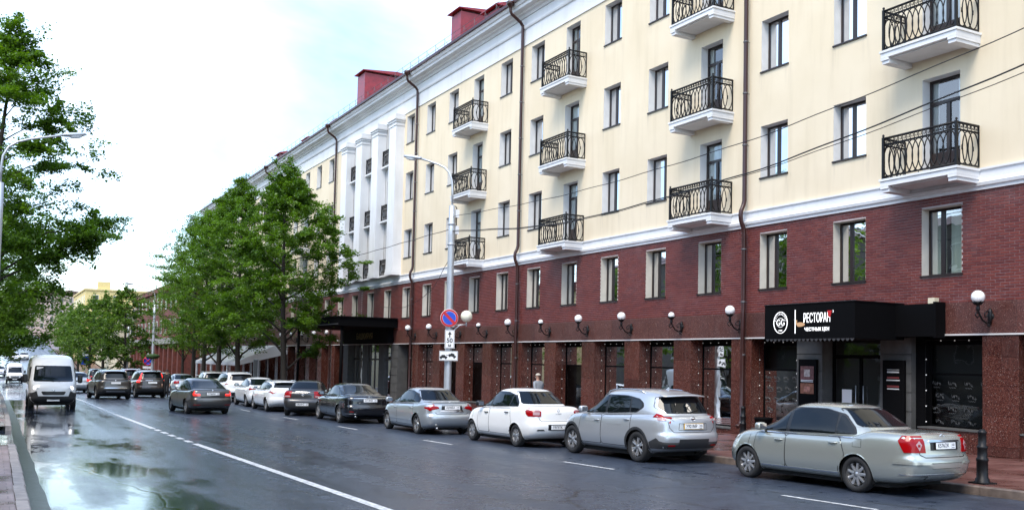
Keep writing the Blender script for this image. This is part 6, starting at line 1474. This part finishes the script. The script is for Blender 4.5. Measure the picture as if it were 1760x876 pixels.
# trees on the camera's own pavement, out of frame but mirrored in the windows opposite
for i, (x, y, h, r) in enumerate(((-6.8, 4, 13, 4.2), (-6.8, 14, 13.5, 4.4), (-6.8, 25, 13, 4.2))):
    make_tree((x, y, gz(y)+.1), h, r, 3.6, 9000, 121+i, ['tree on the left pavement just beside the camera', 'tree on the left pavement, next after the camera', 'tree on the left pavement before the tall left tree'][i], group=TL, leaf=.26, trunk_r=.2)
# ------------------------------------------------------------------ street furniture
def lamp_post(loc, side, label, H=11.0, arm=2.3, head_z=None, ang=0, signs=False):
    """side: +1 arm towards +X, -1 towards -X; ang tilts the arm along the street"""
    e = empty('street_lamp', loc, 0, label, 'street lamp', 'street lamps'); m = MB()
    hb = H*.83
    m.lathe([(.19, 0), (.19, .05), (.155, .08), (.145, 1.2), (.125, hb-1.2), (.115, hb), (.001, hb+.02)], 16); m.build('mast', K['steel'], e, False)
    m = MB(); dx, dy = side*math.cos(ang)*arm, math.sin(ang)*arm
    pts = [(0, 0, hb-.1), (0, 0, H-1.15), (.02*dx, .02*dy, H-.75), (.10*dx, .10*dy, H-.42), (.24*dx, .24*dy, H-.2), (.42*dx, .42*dy, H-.06), (.75*dx, .75*dy, H+.12), (dx, dy, H+.24)]
    m.tube(pts, .042, 8); m.build('arm', K['steel'], e, False)
    m = MB(); P, F = cube_grid(12, 8, 6, 3); P = P*np.array([.42, .13, .075]); az = math.atan2(dy, dx); c, s = math.cos(az), math.sin(az); tl = .16
    P = np.stack([P[:, 0]*math.cos(tl)*c-P[:, 1]*s, P[:, 0]*math.cos(tl)*s+P[:, 1]*c, P[:, 2]+P[:, 0]*math.sin(tl)], 1)+np.array([dx+.3*c, dy+.3*s, H+.30]); m.add(P.tolist(), F, 0, True); hd = m.build('lamp_head', K['steel'], e, False)
    m = MB(); P, F = cube_grid(8, 6, 4, 3); P = P*np.array([.22, .105, .07])
    P = np.stack([P[:, 0]*c-P[:, 1]*s, P[:, 0]*s+P[:, 1]*c, P[:, 2]+P[:, 0]*tl], 1)+np.array([dx+.38*c, dy+.38*s, H+.25]); m.add(P.tolist(), F, 0, True); m.build('lens', M('lamp_lens', (.7, .72, .72), .15, coat=.5), hd, False)
    return e
PX, PY = 15.75, 34.3
lp = lamp_post((PX, PY, gz(PY)+.15), -1, 'tall silver street lamp carrying the no parking sign', H=10.2, arm=1.5, ang=R_(50))
m = MB(); z0 = 0
for z in (7.35, 8.0): m.box(.13, .28, -.08, .08, z, z+.32)
m.build('control_box', K['signwhite'], lp, False)
m = MB(); m.tube([(.14, 0, 8.45), (.20, 0, 8.4), (.20, 0, 6.6), (.14, 0, 6.5)], .022, 5); m.build('cable_loop', K['wire'], lp, False)
m = MB()
for z in (6.9, 7.7, 3.0): m.lathe([(.14, z), (.155, z), (.155, z+.06), (.14, z+.06)], 14)
m.build('band_clamps', K['steel'], lp, False)
lamp_post((kerb_x(108)+.9, 108.5, gz(108)+.1), -1, 'silver street lamp half hidden by the tree group', H=10.5)
lamp_post((kerb_x(136)+1.6, 136, gz(136)+.1), -1, 'far silver street lamp with arm over the right lane', H=9.6)
lamp_post((.02, 38.6, gz(38.6)+.1), 1, 'left street lamp with curved arm in front of the tall left tree', H=10.15, arm=2.0)
# signs on the post face the traffic (towards the camera)
def face_cam(p): return trm(p) @ rotm('Z', R_(-20)) @ rotm('X', math.pi/2)
def disc(m, r, z, mi, n=36, r0=0):
    vs = [(r*math.cos(2*math.pi*i/n), r*math.sin(2*math.pi*i/n), z) for i in range(n)]
    if r0: m.add(vs+[(r0*math.cos(2*math.pi*i/n), r0*math.sin(2*math.pi*i/n), z) for i in range(n)], [(i, (i+1) % n, n+(i+1) % n, n+i) for i in range(n)], mi)
    else: m.add(vs, [tuple(range(n))], mi)
def tf(m, Mx): m.v = [tuple(Mx @ Vector(p)) for p in m.v]; return m
zs = gz(PY)+.15
def sign_pack():
    p = (PX-.10, PY-.22, 3.62); sg = empty('no_parking_sign', p, 0, 'round blue no parking sign with red rim and diagonal bar', 'traffic sign')
    Mx = face_cam((0, 0, 0)); m = MB(); m.lathe([(.001, -.02), (.345, -.02), (.35, -.004), (.35, .0), (.001, .0)], 36); tf(m, Mx).build('plate', K['signwhite'], sg, False)
    m = MB(); disc(m, .34, .003, 0, r0=.265); m.add([(-.235, .155, .003), (-.155, .235, .003), (.235, -.155, .003), (.155, -.235, .003)], [(0, 1, 2, 3)], 0); tf(m, Mx).build('rim', K['signred'], sg, False)
    m = MB()
    for s in (1, -1):
        vs = []
        for i in range(21):
            t = math.pi/4*1+math.pi*i/20*1.0
            a = R_(-45+12)+ (R_(180-24))*i/20
            vs.append((.255*math.cos(a)*1, .255*math.sin(a), .003))
        if s < 0: vs = [(-x, -y, z) for x, y, z in vs]
        m.add(vs, [tuple(range(21))], 0)
    tf(m, Mx).build('field', K['signblue'], sg, False)
    p2 = (PX-.06, PY-.22, 2.80); s2 = empty('distance_plate', p2, 0, 'small white plate with arrow and 50 м under the round sign', 'traffic sign')
    m = MB(); m.box(-.19, .19, -.36, .36, -.012, 0); tf(m, Mx).build('plate', K['signwhite'], s2, False)
    m = MB(); m.box(-.175, .175, -.345, -.333, .001, .003); m.box(-.175, .175, .333, .345, .001, .003); m.box(-.175, -.163, -.332, .332, .001, .003); m.box(.163, .175, -.332, .332, .001, .003); m.box(-.022, .022, .06, .20, .001, .004); m.add([(-.075, .18, .003), (.075, .18, .003), (0, .30, .003)], [(0, 1, 2)]); tf(m, Mx).build('arrow', K['signblack'], s2, False)
    put_text('lettering', '50', .24, Mx @ trm((0, -.06, .002)), K['signblack'], s2, False, bold=.006, ext=.002); put_text('lettering', 'м', .17, Mx @ trm((0, -.245, .002)), K['signblack'], s2, False, bold=.004, ext=.002)
    p3 = (PX-.09, PY-.22, 2.15); s3 = empty('tow_plate', p3, 0, 'wide white plate with a tow truck pictogram', 'traffic sign')
    m = MB(); m.box(-.36, .36, -.19, .19, -.012, 0); tf(m, Mx).build('plate', K['signwhite'], s3, False)
    m = MB(); q = .002
    for a, b, c, d in ((-.345, .345, -.178, -.168), (-.345, .345, .168, .178), (-.345, -.335, -.167, .167), (.335, .345, -.167, .167)): m.box(a, b, c, d, .001, .003)
    def car(o, flip=1, rot=0):
        pts = [(-.15, -.05), (.15, -.05), (.15, .01), (.09, .02), (.05, .075), (-.06, .075), (-.10, .02), (-.15, .01)]; c, s = math.cos(rot), math.sin(rot)
        m.add([(o[0]+flip*(x*c-y*s), o[1]+x*s+y*c, .003) for x, y in pts], [tuple(range(8))])
        for wx in (-.09, .09):
            x, y = wx*c+.06*s, wx*s-.06*c; m.add([(o[0]+flip*x+.036*math.cos(t), o[1]+y+.036*math.sin(t), .0034) for t in [2*math.pi*i/12 for i in range(12)]], [tuple(range(12))])
    car((-.20, -.04)); car((.15, .02), 1, -.28); m.add([(-.10, .03, .0036), (-.085, .045, .0036), (.05, .0, .0036), (.04, -.02, .0036)], [(0, 1, 2, 3)])
    tf(m, Mx).build('pictogram', K['signblack'], s3, False)
    gl = empty('globe_lamp', (PX+.12, PY, 3.3), 0, 'big cream globe on a curved arm fixed to the lamp post', 'lamp')
    m = MB(); m.tube([(0, 0, -.35), (.12, -.03, -.1), (.3, -.06, .05), (.55, -.1, .10)], .028, 6); m.tube([(.0, 0, .05), (.55, -.1, .10), (.62, -.11, .10)], .022, 6); m.tube([(.58, -.1, .02), (.58, -.1, .22)], .03, 6); m.build('arm', K['steel'], gl, False)
    m = MB(); r = .235; m.lathe([(r*math.sin(t), .42-r*math.cos(t)) for t in np.linspace(.2, math.pi, 16)], 20, trm((.58, -.1, 0))); m.build('globe', M('cream_globe', (.80, .77, .62), .2, coat=.4), gl, False)
sign_pack()
def bollard(loc, label, h=.98):
    e = empty('bollard', loc, 0, label, 'bollard', 'black bollards'); m = MB()
    m.lathe([(0.139, 0), (0.139, .03), (0.122, .05), (0.118, .09), (0.099, .11), (0.097, .40), (0.105, .41), (0.105, .45), (0.084, .47), (0.084, .62), (0.094, .64), (0.094, .67), (0.071, .69), (0.069, .90), (0.076, .91), (0.076, .935), (0.059, .95), (0.046, .975), (0.001, .985)], 20); m.build('post', K['iron'], e, False)
    m = MB(); m.box(-.17, .17, -.17, .17, 0, .025); m.build('base_plate', K['iron'], e, False)
bollard((15.92, 11.35, gz(11.35)+.15), 'tall black iron bollard at the kerb behind the nearest saloon')
bollard((20.9, 23.2, gz(23.2)+.15), 'black bollard by the restaurant wall behind the nearest saloon')
def bin_(loc):
    e = empty('litter_bin', loc, 0, 'dark litter bin by the restaurant wall beside the bollard', 'bin'); m = MB(); m.lathe([(.20, 0), (.24, .03), (.26, .58), (.28, .60), (.28, .66), (.24, .66), (.23, .1)], 16); m.build('drum', K['black'], e, False)
bin_((21.0, 22.4, gz(22.4)+.15))
# ------------------------------------------------------------------ wires
def wire(pts, r, label):
    pts = [Vector(p) for p in pts]; f = []
    Y = [p.y for p in pts]; order = 1 if Y[0] < Y[-1] else -1
    fx, fz = pc([(p.y, p.x) for p in pts][::order]), pc([(p.y, p.z) for p in pts][::order])
    yy = np.linspace(Y[0], Y[-1], 70); m = MB(); m.tube([(float(fx(y)), y, float(fz(y))+.012*math.sin(y*2.1)) for y in yy], r, 5); tag(m.build('overhead_cable', K['wire']), label, 'cable', 'overhead cables')
zt = PY
wire([(15.75, 34.3, 7.62), (15.9, 25.3, 7.32), (16.1, 18.35, 7.48), (16.2, 14.2, 7.83), (16.3, 10.76, 8.25), (16.4, 5, 9.2)], .011, 'upper thin cable swinging from the lamp post to the upper right')
wire([(15.75, 34.3, 7.05), (15.9, 25.3, 6.43), (16.1, 17.92, 6.70), (16.2, 14.17, 7.10), (16.3, 10.76, 7.58), (16.4, 5, 8.6)], .017, 'thicker double cable below, from lamp post to right edge')
wire([(15.78, 34.3, 7.01), (15.95, 25.3, 6.41), (16.13, 17.92, 6.67), (16.25, 14.17, 7.02), (16.36, 10.76, 7.46), (16.5, 5, 8.45)], .009, 'thin companion strand just under the thicker cable')
wire([(15.75, 34.4, 7.15), (15.7, 45, 7.05), (15.6, 58, 7.4), (15.4, 70, 8.6)], .014, 'cable from the lamp post leftwards into the trees')
wire([(15.75, 34.4, 6.0), (18.2, 42, 5.2), (20.2, 50, 4.9), (21.8, 58, 5.3)], .012, 'slack cable from the lamp post down to the hotel wall')
wire([(14.6, 70, 9.5), (14.6, 90, 10.5), (14.8, 108, 11.2), (14.8, 133, 17.0), (14.9, 160, 20)], .02, 'cable emerging from the tree tops into the sky on the left')
# ------------------------------------------------------------------ café tent
def tent():
    e = empty('cafe_tent', (18.6, 86, gz(86)+.15), 0, 'white canvas café tent behind the tree trunks', 'tent'); g = gz(86)+.15
    x0, x1, y0, y1 = 17.4, 21.6, 79.0, 96.0; m = MB(); ze, zr = g+2.45, g+3.9; xr = 20.6
    m.add([(x0, y0, ze), (x0, y1, ze), (xr, y1, zr), (xr, y0, zr)], [(0, 1, 2, 3)]); m.add([(x1, y0, zr-.4), (x1, y1, zr-.4), (xr, y1, zr), (xr, y0, zr)], [(0, 1, 2, 3)]); m.add([(x0, y0, ze), (xr, y0, zr), (x1, y0, zr-.4), (x1, y0, zr-.7), (x0, y0, ze-.3)], [(0, 1, 2, 3, 4)]); m.build('roof', K['tent'], e)
    y = y0; m = MB()
    while y < y1: m.add([(x0-.01, y, ze), (x0-.01, y+.4, ze), (x0-.01, y+.4, ze-.22), (x0-.01, y+.2, ze-.32), (x0-.01, y, ze-.22)], [(0, 1, 2, 3, 4)]); y += .4
    m.build('valance', K['tent'], e)
    for y in np.linspace(y0, y1, 6):
        m = MB(); m.tube([(x0+.05, y, g), (x0+.05, y, ze)], .05, 6); m.build('post', K['signwhite'], e)
        m = MB(); vs = []
        for i in range(9):
            w = .16*math.sin(i*2.0); vs += [(x0+.15+w*.5, y+.05*i, g+.3), (x0+.15+w*.3, y+.05*i, ze-.05)]
        for i in range(8): m.add([vs[2*i], vs[2*i+2], vs[2*i+3], vs[2*i+1]], [(0, 1, 2, 3)], 0, True)
        m.build('curtain', K['tent'], e)
    m = MB(); m.box(x0+.02, x0+.06, y0, y1, g+1.0, g+1.06); m.build('rail', K['signwhite'], e)
tent()
def sandwich_frame():
    e = empty('screen_panel', (17.9, 74.2, gz(74)+.15), 0, 'pale framed metal screen standing at the tent end', 'screen'); g = gz(74)+.15
    m = MB()
    for y in (73.4, 74.8): m.box(17.85, 17.92, y, y+.06, g, g+2.5)
    m.box(17.85, 17.92, 73.4, 74.86, g+2.5, g+2.56); m.build('frame', K['steel'], e); m = MB(); m.box(17.87, 17.89, 73.46, 74.8, g+.1, g+2.5); m.build('panel', M('grey_mesh', (.12, .12, .11), .7, var=.5, vs=20), e)
sandwich_frame()
# ------------------------------------------------------------------ people
def person(loc, rz, label, shirt, trousers, hair, h=1.78, hat=None, pose='stand'):
    e = empty('person', loc, rz, label, 'person'); me = bpy.data.meshes.new('body')
    k = h/1.78; J = {}; E = []
    sw = .16 if pose == 'walk' else .03
    P = [('pel', (0, 0, .96), .15), ('sp', (0, .0, 1.14), .145), ('ch', (0, .01, 1.34), .165), ('nk', (0, .02, 1.50), .062), ('hd0', (0, .03, 1.57), .065), ('hd1', (0, .035, 1.66), .092), ('hd2', (0, .03, 1.735), .075),
         ('shl', (-.19, .0, 1.42), .075), ('ell', (-.25, -.02-sw*.6, 1.14), .052), ('wrl', (-.24, .06-sw*.3, .90), .036), ('hal', (-.235, .09-sw*.3, .80), .032),
         ('shr', (.19, .0, 1.42), .075), ('elr', (.25, -.02+sw*.4, 1.14), .052), ('wrr', (.24, .08+sw*.7, .90), .036), ('har', (.235, .11+sw*.7, .80), .032),
         ('hpl', (-.095, 0, .90), .105), ('knl', (-.10, .03+sw, .50), .068), ('anl', (-.10, -.02+sw*.9, .09), .045), ('tol', (-.11, .14+sw*.9, .04), .036),
         ('hpr', (.095, 0, .90), .105), ('knr', (.10, .03-sw*.6, .50), .068), ('anr', (.10, -.05-sw*1.5, .10), .045), ('tor', (.11, .11-sw*1.5, .05), .036)]
    ix = {p[0]: i for i, p in enumerate(P)}
    ed = [('pel', 'sp'), ('sp', 'ch'), ('ch', 'nk'), ('nk', 'hd0'), ('hd0', 'hd1'), ('hd1', 'hd2'), ('ch', 'shl'), ('shl', 'ell'), ('ell', 'wrl'), ('wrl', 'hal'), ('ch', 'shr'), ('shr', 'elr'), ('elr', 'wrr'), ('wrr', 'har'), ('pel', 'hpl'), ('hpl', 'knl'), ('knl', 'anl'), ('anl', 'tol'), ('pel', 'hpr'), ('hpr', 'knr'), ('knr', 'anr'), ('anr', 'tor')]
    V = [tuple(c*k for c in p[1]) for p in P]; EE = [(ix[a], ix[b]) for a, b in ed]; Rr = [p[2]*k for p in P]
    for s, w, hh in ((-1, 'wrl', 'hal'), (1, 'wrr', 'har')):      # five fingers on each hand
        b = Vector(V[ix[hh]])
        for j, (dx, dy, L) in enumerate(((-.0, .030, .07), (-.0, .010, .085), (0, -.010, .08), (0, -.028, .062), (-s*.03, .04, .05))):
            a = len(V); V.append(tuple(b+Vector((dx*.6, dy, -.03))*k)); Rr.append(.010*k); V.append(tuple(b+Vector((dx-s*.012, dy*1.1+.01, -.03-L))*k)); Rr.append(.008*k); EE += [(ix[hh], a), (a, a+1)]
    me.from_pydata(V, EE, []); o = bpy.data.objects.new('tmp', me); COL.objects.link(o)
    md = o.modifiers.new('s', 'SKIN'); sv = me.skin_vertices[0].data
    for i, r in enumerate(Rr): sv[i].radius = (r, r)
    sv[0].use_root = True; ss = o.modifiers.new('ss', 'SUBSURF'); ss.levels = 2; ss.render_levels = 2
    bpy.context.view_layer.update(); m2 = bpy.data.meshes.new_from_object(o.evaluated_get(bpy.context.evaluated_depsgraph_get())); bpy.data.objects.remove(o)
    skin = M('skin', (.42, .24, .17), .55)
    for q in (M('shirt', shirt, .85, var=.2, vs=14, bump=.4, bs=18), M('trousers', trousers, .85), skin, M('shoes', (.02, .02, .02), .5)): m2.materials.append(q)
    for p in m2.polygons:
        c = p.center/k; p.use_smooth = True
        p.material_index = 3 if c.z < .10 else 1 if c.z < .95 and abs(c.x) < .21 else 2 if (c.z > 1.50 or (abs(c.x) > .19 and c.z < .90)) else 0
    m2.name = 'body'; link('body', m2, e)
    # nose, ears, eyes give the head a face; hair or cap on top
    m = MB(); m.tube([(0, .12*k, 1.67*k), (0, .145*k, 1.64*k), (0, .125*k, 1.625*k)], [.010, .016, .012], 6); m.build('nose', skin, e, False)
    for s in (-1, 1):
        m = MB(); m.lathe([(.001, .012), (.02, .006), (.028, 0), (.001, -.008)], 8, trm((s*.092*k, .03*k, 1.655*k)) @ rotm('Y', s*math.pi/2)); m.build('ear', skin, e, False)
        m = MB(); m.lathe([(.001, .006), (.010, .003), (.012, -.002)], 8, trm((s*.034*k, .118*k, 1.675*k)) @ rotm('X', -math.pi/2)); m.build('eye', K['signblack'], e, False)
    m = MB(); m.tube([(-.025*k, .118*k, 1.60*k), (0, .123*k, 1.598*k), (.025*k, .118*k, 1.60*k)], .006, 5); m.build('mouth', M('lips', (.30, .11, .09), .5), e, False)
    m = MB(); P_, F_ = cube_grid(10, 10, 8, 2.2); c0 = np.array([0, .018, 1.70 if not hat else 1.715])*k
    P_ = P_*np.array([.098, .112, .085])*k+c0; ok = P_[:, 2] > (1.665 if not hat else 1.70)*k-.5*np.maximum(0, .03-P_[:, 1])*(0 if hat else 1); F_ = [f for f in F_ if all(ok[i] for i in f)]; m.add(P_.tolist(), F_, 0, True)
    if hat: m.add([(-.08*k, .10*k, 1.705*k), (.08*k, .10*k, 1.705*k), (.06*k, .20*k, 1.69*k), (-.06*k, .20*k, 1.69*k)], [(0, 1, 2, 3)])
    m.build('cap' if hat else 'hair', M('headwear', hat or hair, .8), e, False)
    return e
person((21.0, 36.3, gz(36.3)+.15), R_(8), 'man in grey shirt and pale cap walking behind the white saloon', (.26, .28, .31), (.05, .05, .06), (.3, .3, .3), 1.90, hat=(.45, .41, .34), pose='walk')
person((9.95, 64.6, gz(64.6)), R_(150), 'person in black clothes standing beside the dark brown off-roader', (.008, .008, .009), (.008, .008, .010), (.02, .015, .012), 1.8)
# ------------------------------------------------------------------ buildings down the street
def block(name, x0, x1, y0, y1, zt, wallm, label, rows, cols_w, cols_end, roofm=None, base=None, win=(1.0, 1.7), gable=0, face='both', cat='building'):
    z0 = gz(y0) if base is None else base; e = empty(name, ((x0+x1)/2, (y0+y1)/2, z0), 0, label, cat)
    m = MB(); m.box(x0, x1, y0, y1, z0-3, zt); m.build('wall', wallm, e)
    m = MB()
    if gable: m.add([(x0-.4, y0-.3, zt), (x1+.4, y0-.3, zt), (x1+.4, y1+.3, zt), (x0-.4, y1+.3, zt), ((x0+x1)/2, y0-.3, zt+gable), ((x0+x1)/2, y1+.3, zt+gable)], [(0, 1, 4), (1, 2, 5, 4), (2, 3, 5), (3, 0, 4, 5), (0, 3, 2, 1)])
    else: m.box(x0-.25, x1+.25, y0-.25, y1+.25, zt, zt+.35)
    rf = m.build('roof', roofm or K['roof_dark'], e)
    gl = M('far_window', (.03, .035, .04), .1, ior=1.6); fm = M('far_frame', (.55, .54, .52), .7); n = 0
    if x1 < 0: xw, sx = x1, -1
    else: xw, sx = x0, 1
    for r in range(rows):
        zc = z0+2.6+(zt-z0-3.2)*(r+.5)/rows
        for i in range(cols_w):
            y = y0+(y1-y0)*(i+.5)/cols_w; m = MB(); m.box(min(xw-.06*sx, xw+.02*sx), max(xw-.06*sx, xw+.02*sx), y-win[0]/2-.1, y+win[0]/2+.1, zc-win[1]/2-.1, zc+win[1]/2+.1); w = m.build('window', fm, e); m = MB(); m.box(min(xw-.075*sx, xw-.061*sx), max(xw-.075*sx, xw-.061*sx), y-win[0]/2, y+win[0]/2, zc-win[1]/2, zc+win[1]/2); m.build('pane', gl, w)
        for i in range(cols_end):
            x = x0+(x1-x0)*(i+.5)/cols_end; m = MB(); m.box(x-win[0]/2-.1, x+win[0]/2+.1, y0-.06, y0+.02, zc-win[1]/2-.1, zc+win[1]/2+.1); w = m.build('window', fm, e); m = MB(); m.box(x-win[0]/2, x+win[0]/2, y0-.075, y0-.061, zc-win[1]/2, zc+win[1]/2); m.build('pane', gl, w)
    return e
RB = M('old_red_brick', (.15, .042, .030), .8, var=.4, vs=2.5, bump=.4, bs=12)
e = block('brick_house', 21.4, 34, 124, 176, 11.6, RB, 'old red brick house with white window bands beyond the hotel', 3, 13, 3, M('dark_roof', (.05, .045, .045), .7), gable=1.6)
for i in range(14):
    y = 124.5+i*3.9; m = MB(); m.box(20.95, 21.39, y-.45, y+.45, gz(y)-.2, 3.4); m.build('arcade_pier', RB, e)
m = MB(); m.box(20.7, 21.39, 124, 176, 3.4, 4.2); m.build('string_course', M('grey_cornice', (.28, .27, .25), .8, var=.2), e)
m = MB(); m.box(21.0, 21.39, 124, 176, 10.9, 11.5); m.build('eaves_band', RB, e)
YL = M('pale_yellow_wall', (.70, .55, .24), .85, var=.1)
e = block('yellow_house', 17.5, 34, 228, 262, 15.6, YL, 'tall pale yellow house above the far trees', 5, 8, 4, M('yellow_parapet', (.62, .50, .24), .8), base=-1)
m = MB(); m.box(20, 22.5, 228.3, 230, 15.95, 17.6); m.build('chimney', YL, e)
block('shop_house', 19.5, 30, 182, 222, 8.6, M('cream_shop_wall', (.55, .48, .34), .85, var=.2), 'low cream shop house beyond the red brick house', 2, 9, 2, gable=1.2, base=-2)
HW = [(0.6, 420, 30, 14, 16, (.55, .42, .36), 'pinkish apartment block far up the street'), (34, 470, 24, 16, 13, (.60, .58, .55), 'pale grey block far up the hill, right'), (-26, 380, 20, 16, 11, (.52, .46, .36), 'ochre block far up the hill, left'), (22, 360, 16, 20, 9, (.50, .38, .33), 'brown roofed house on the far slope'), (10, 600, 44, 20, 20, (.50, .45, .43), 'hazy long block closing the street at the top of the hill')]
for i, (x, y, w, d, h, c, lab) in enumerate(HW):
    if x == .6: x = 12
    block('far_house', x, x+w, y, y+d, gz(y)+h, M('far_wall', c, .9, var=.15), lab, max(2, int(h/3.2)), 4, max(4, int(w/3.2)), M('far_roof', (.16, .10, .09), .8), gable=2.2, base=gz(y))
for i, (ya, yb, h, c, lab) in enumerate(((-34, -4, 11.5, (.16, .14, .10), 'unseen ochre house on the left side just behind the camera'), (-1, 30, 10.0, (.13, .07, .055), 'unseen brick house on the left side next to the camera'), (34, 90, 12.0, (.14, .125, .105), 'unseen long grey house behind the tall left tree'))):  # out of view; dark walls added to darken reflections in glass and cars
    block('left_house', -27, -13, ya, yb, h, M('left_wall', c, .9, var=.2), lab, 3, int((yb-ya)/3.4), 0, M('left_roof', (.09, .06, .055), .7), gable=2, face='both')
block('left_house', -26, -10, 96, 150, 10.5, M('ochre_wall', (.50, .42, .26), .9, var=.15), 'ochre house on the left behind the trees', 3, 10, 3, gable=1.5)
# far hillside trees
for i, (x, y, s) in enumerate(((-8, 230, 9), (-12, 262, 10), (18, 290, 9), (26, 320, 10), (-9, 320, 10), (24, 410, 12), (8, 395, 8), (42, 440, 12), (16, 240, 9), (-7, 190, 10))):
    make_tree((x, y, gz(y)), s, s*.42, 1.8, 2600, 200+i, '%s far round tree on the hillside counted outward from the street' % ORD[i], group='far hillside trees', mat='leaf2', leaf=.55, trunk_r=.2, name='far_tree')
# crossing gantry and signs in the distance
def far_sign(loc, label, parts):
    e = empty('road_sign', loc, 0, label, 'traffic sign', 'distant road signs'); m = MB(); m.tube([(0, 0, 0), (0, 0, 3.6)], .04, 6); m.build('post', K['steel'], e, False)
    for (a, b, c, d), mt in parts: m = MB(); m.box(a, b, -.07, -.045, c, d); m.build('panel', K[mt], e, False)
    return e
far_sign((11.9, 150, gz(150)+.1), 'yellow edged pedestrian crossing sign in the far distance', [((-.6, .6, 2.2, 3.4), 'leafy')] if False else [((-.55, .55, 2.3, 3.4), 'signblue'), ((-.28, .28, 2.5, 3.2), 'signwhite'), ((-.4, .4, 3.5, 4.2), 'signwhite')])
e = far_sign((kerb_x(112)+.9, 112, gz(112)+.1), 'round blue no stopping sign with two plates beside the far lamp', [((-.5, .5, 1.9, 2.15), 'signwhite'), ((-.75, .75, 1.3, 1.75), 'signblue')])
m = MB(); m.lathe([(.001, .0), (.48, .0), (.5, .02)], 24, trm((0, -.08, 2.75)) @ rotm('X', math.pi/2)); m.build('disc', K['signblue'], e, False)
m = MB(); m.tube([(.46*math.cos(t), -.1, 2.75+.46*math.sin(t)) for t in [2*math.pi*i/24 for i in range(24)]], .05, 5, closed=True); m.build('rim', K['signred'], e, False)
for s in (-1, 1): m = MB(); m.tube([(-.32, -.11, 2.75-.32*s), (.32, -.11, 2.75+.32*s)], .045, 5); m.build('bar', K['signred'], e, False)
# hanging flower baskets on the far masts
for y, lab in ((108.5, 'round green flower basket on the half hidden lamp mast'), (136, 'round green flower basket on the far lamp mast')):
    xx = kerb_x(y)+(.9 if y < 120 else 1.6); m = MB(); m.lathe([(.15, 0), (.5, .05), (.75, .3), (.6, .5), (.2, .55)], 14, trm((xx, y, gz(y)+3.0))); b = m.build('flower_basket', M('basket_green', (.03, .07, .015), .9, var=.5, vs=8, bump=1, bs=8)); tag(b, lab, 'flower basket', 'flower baskets')
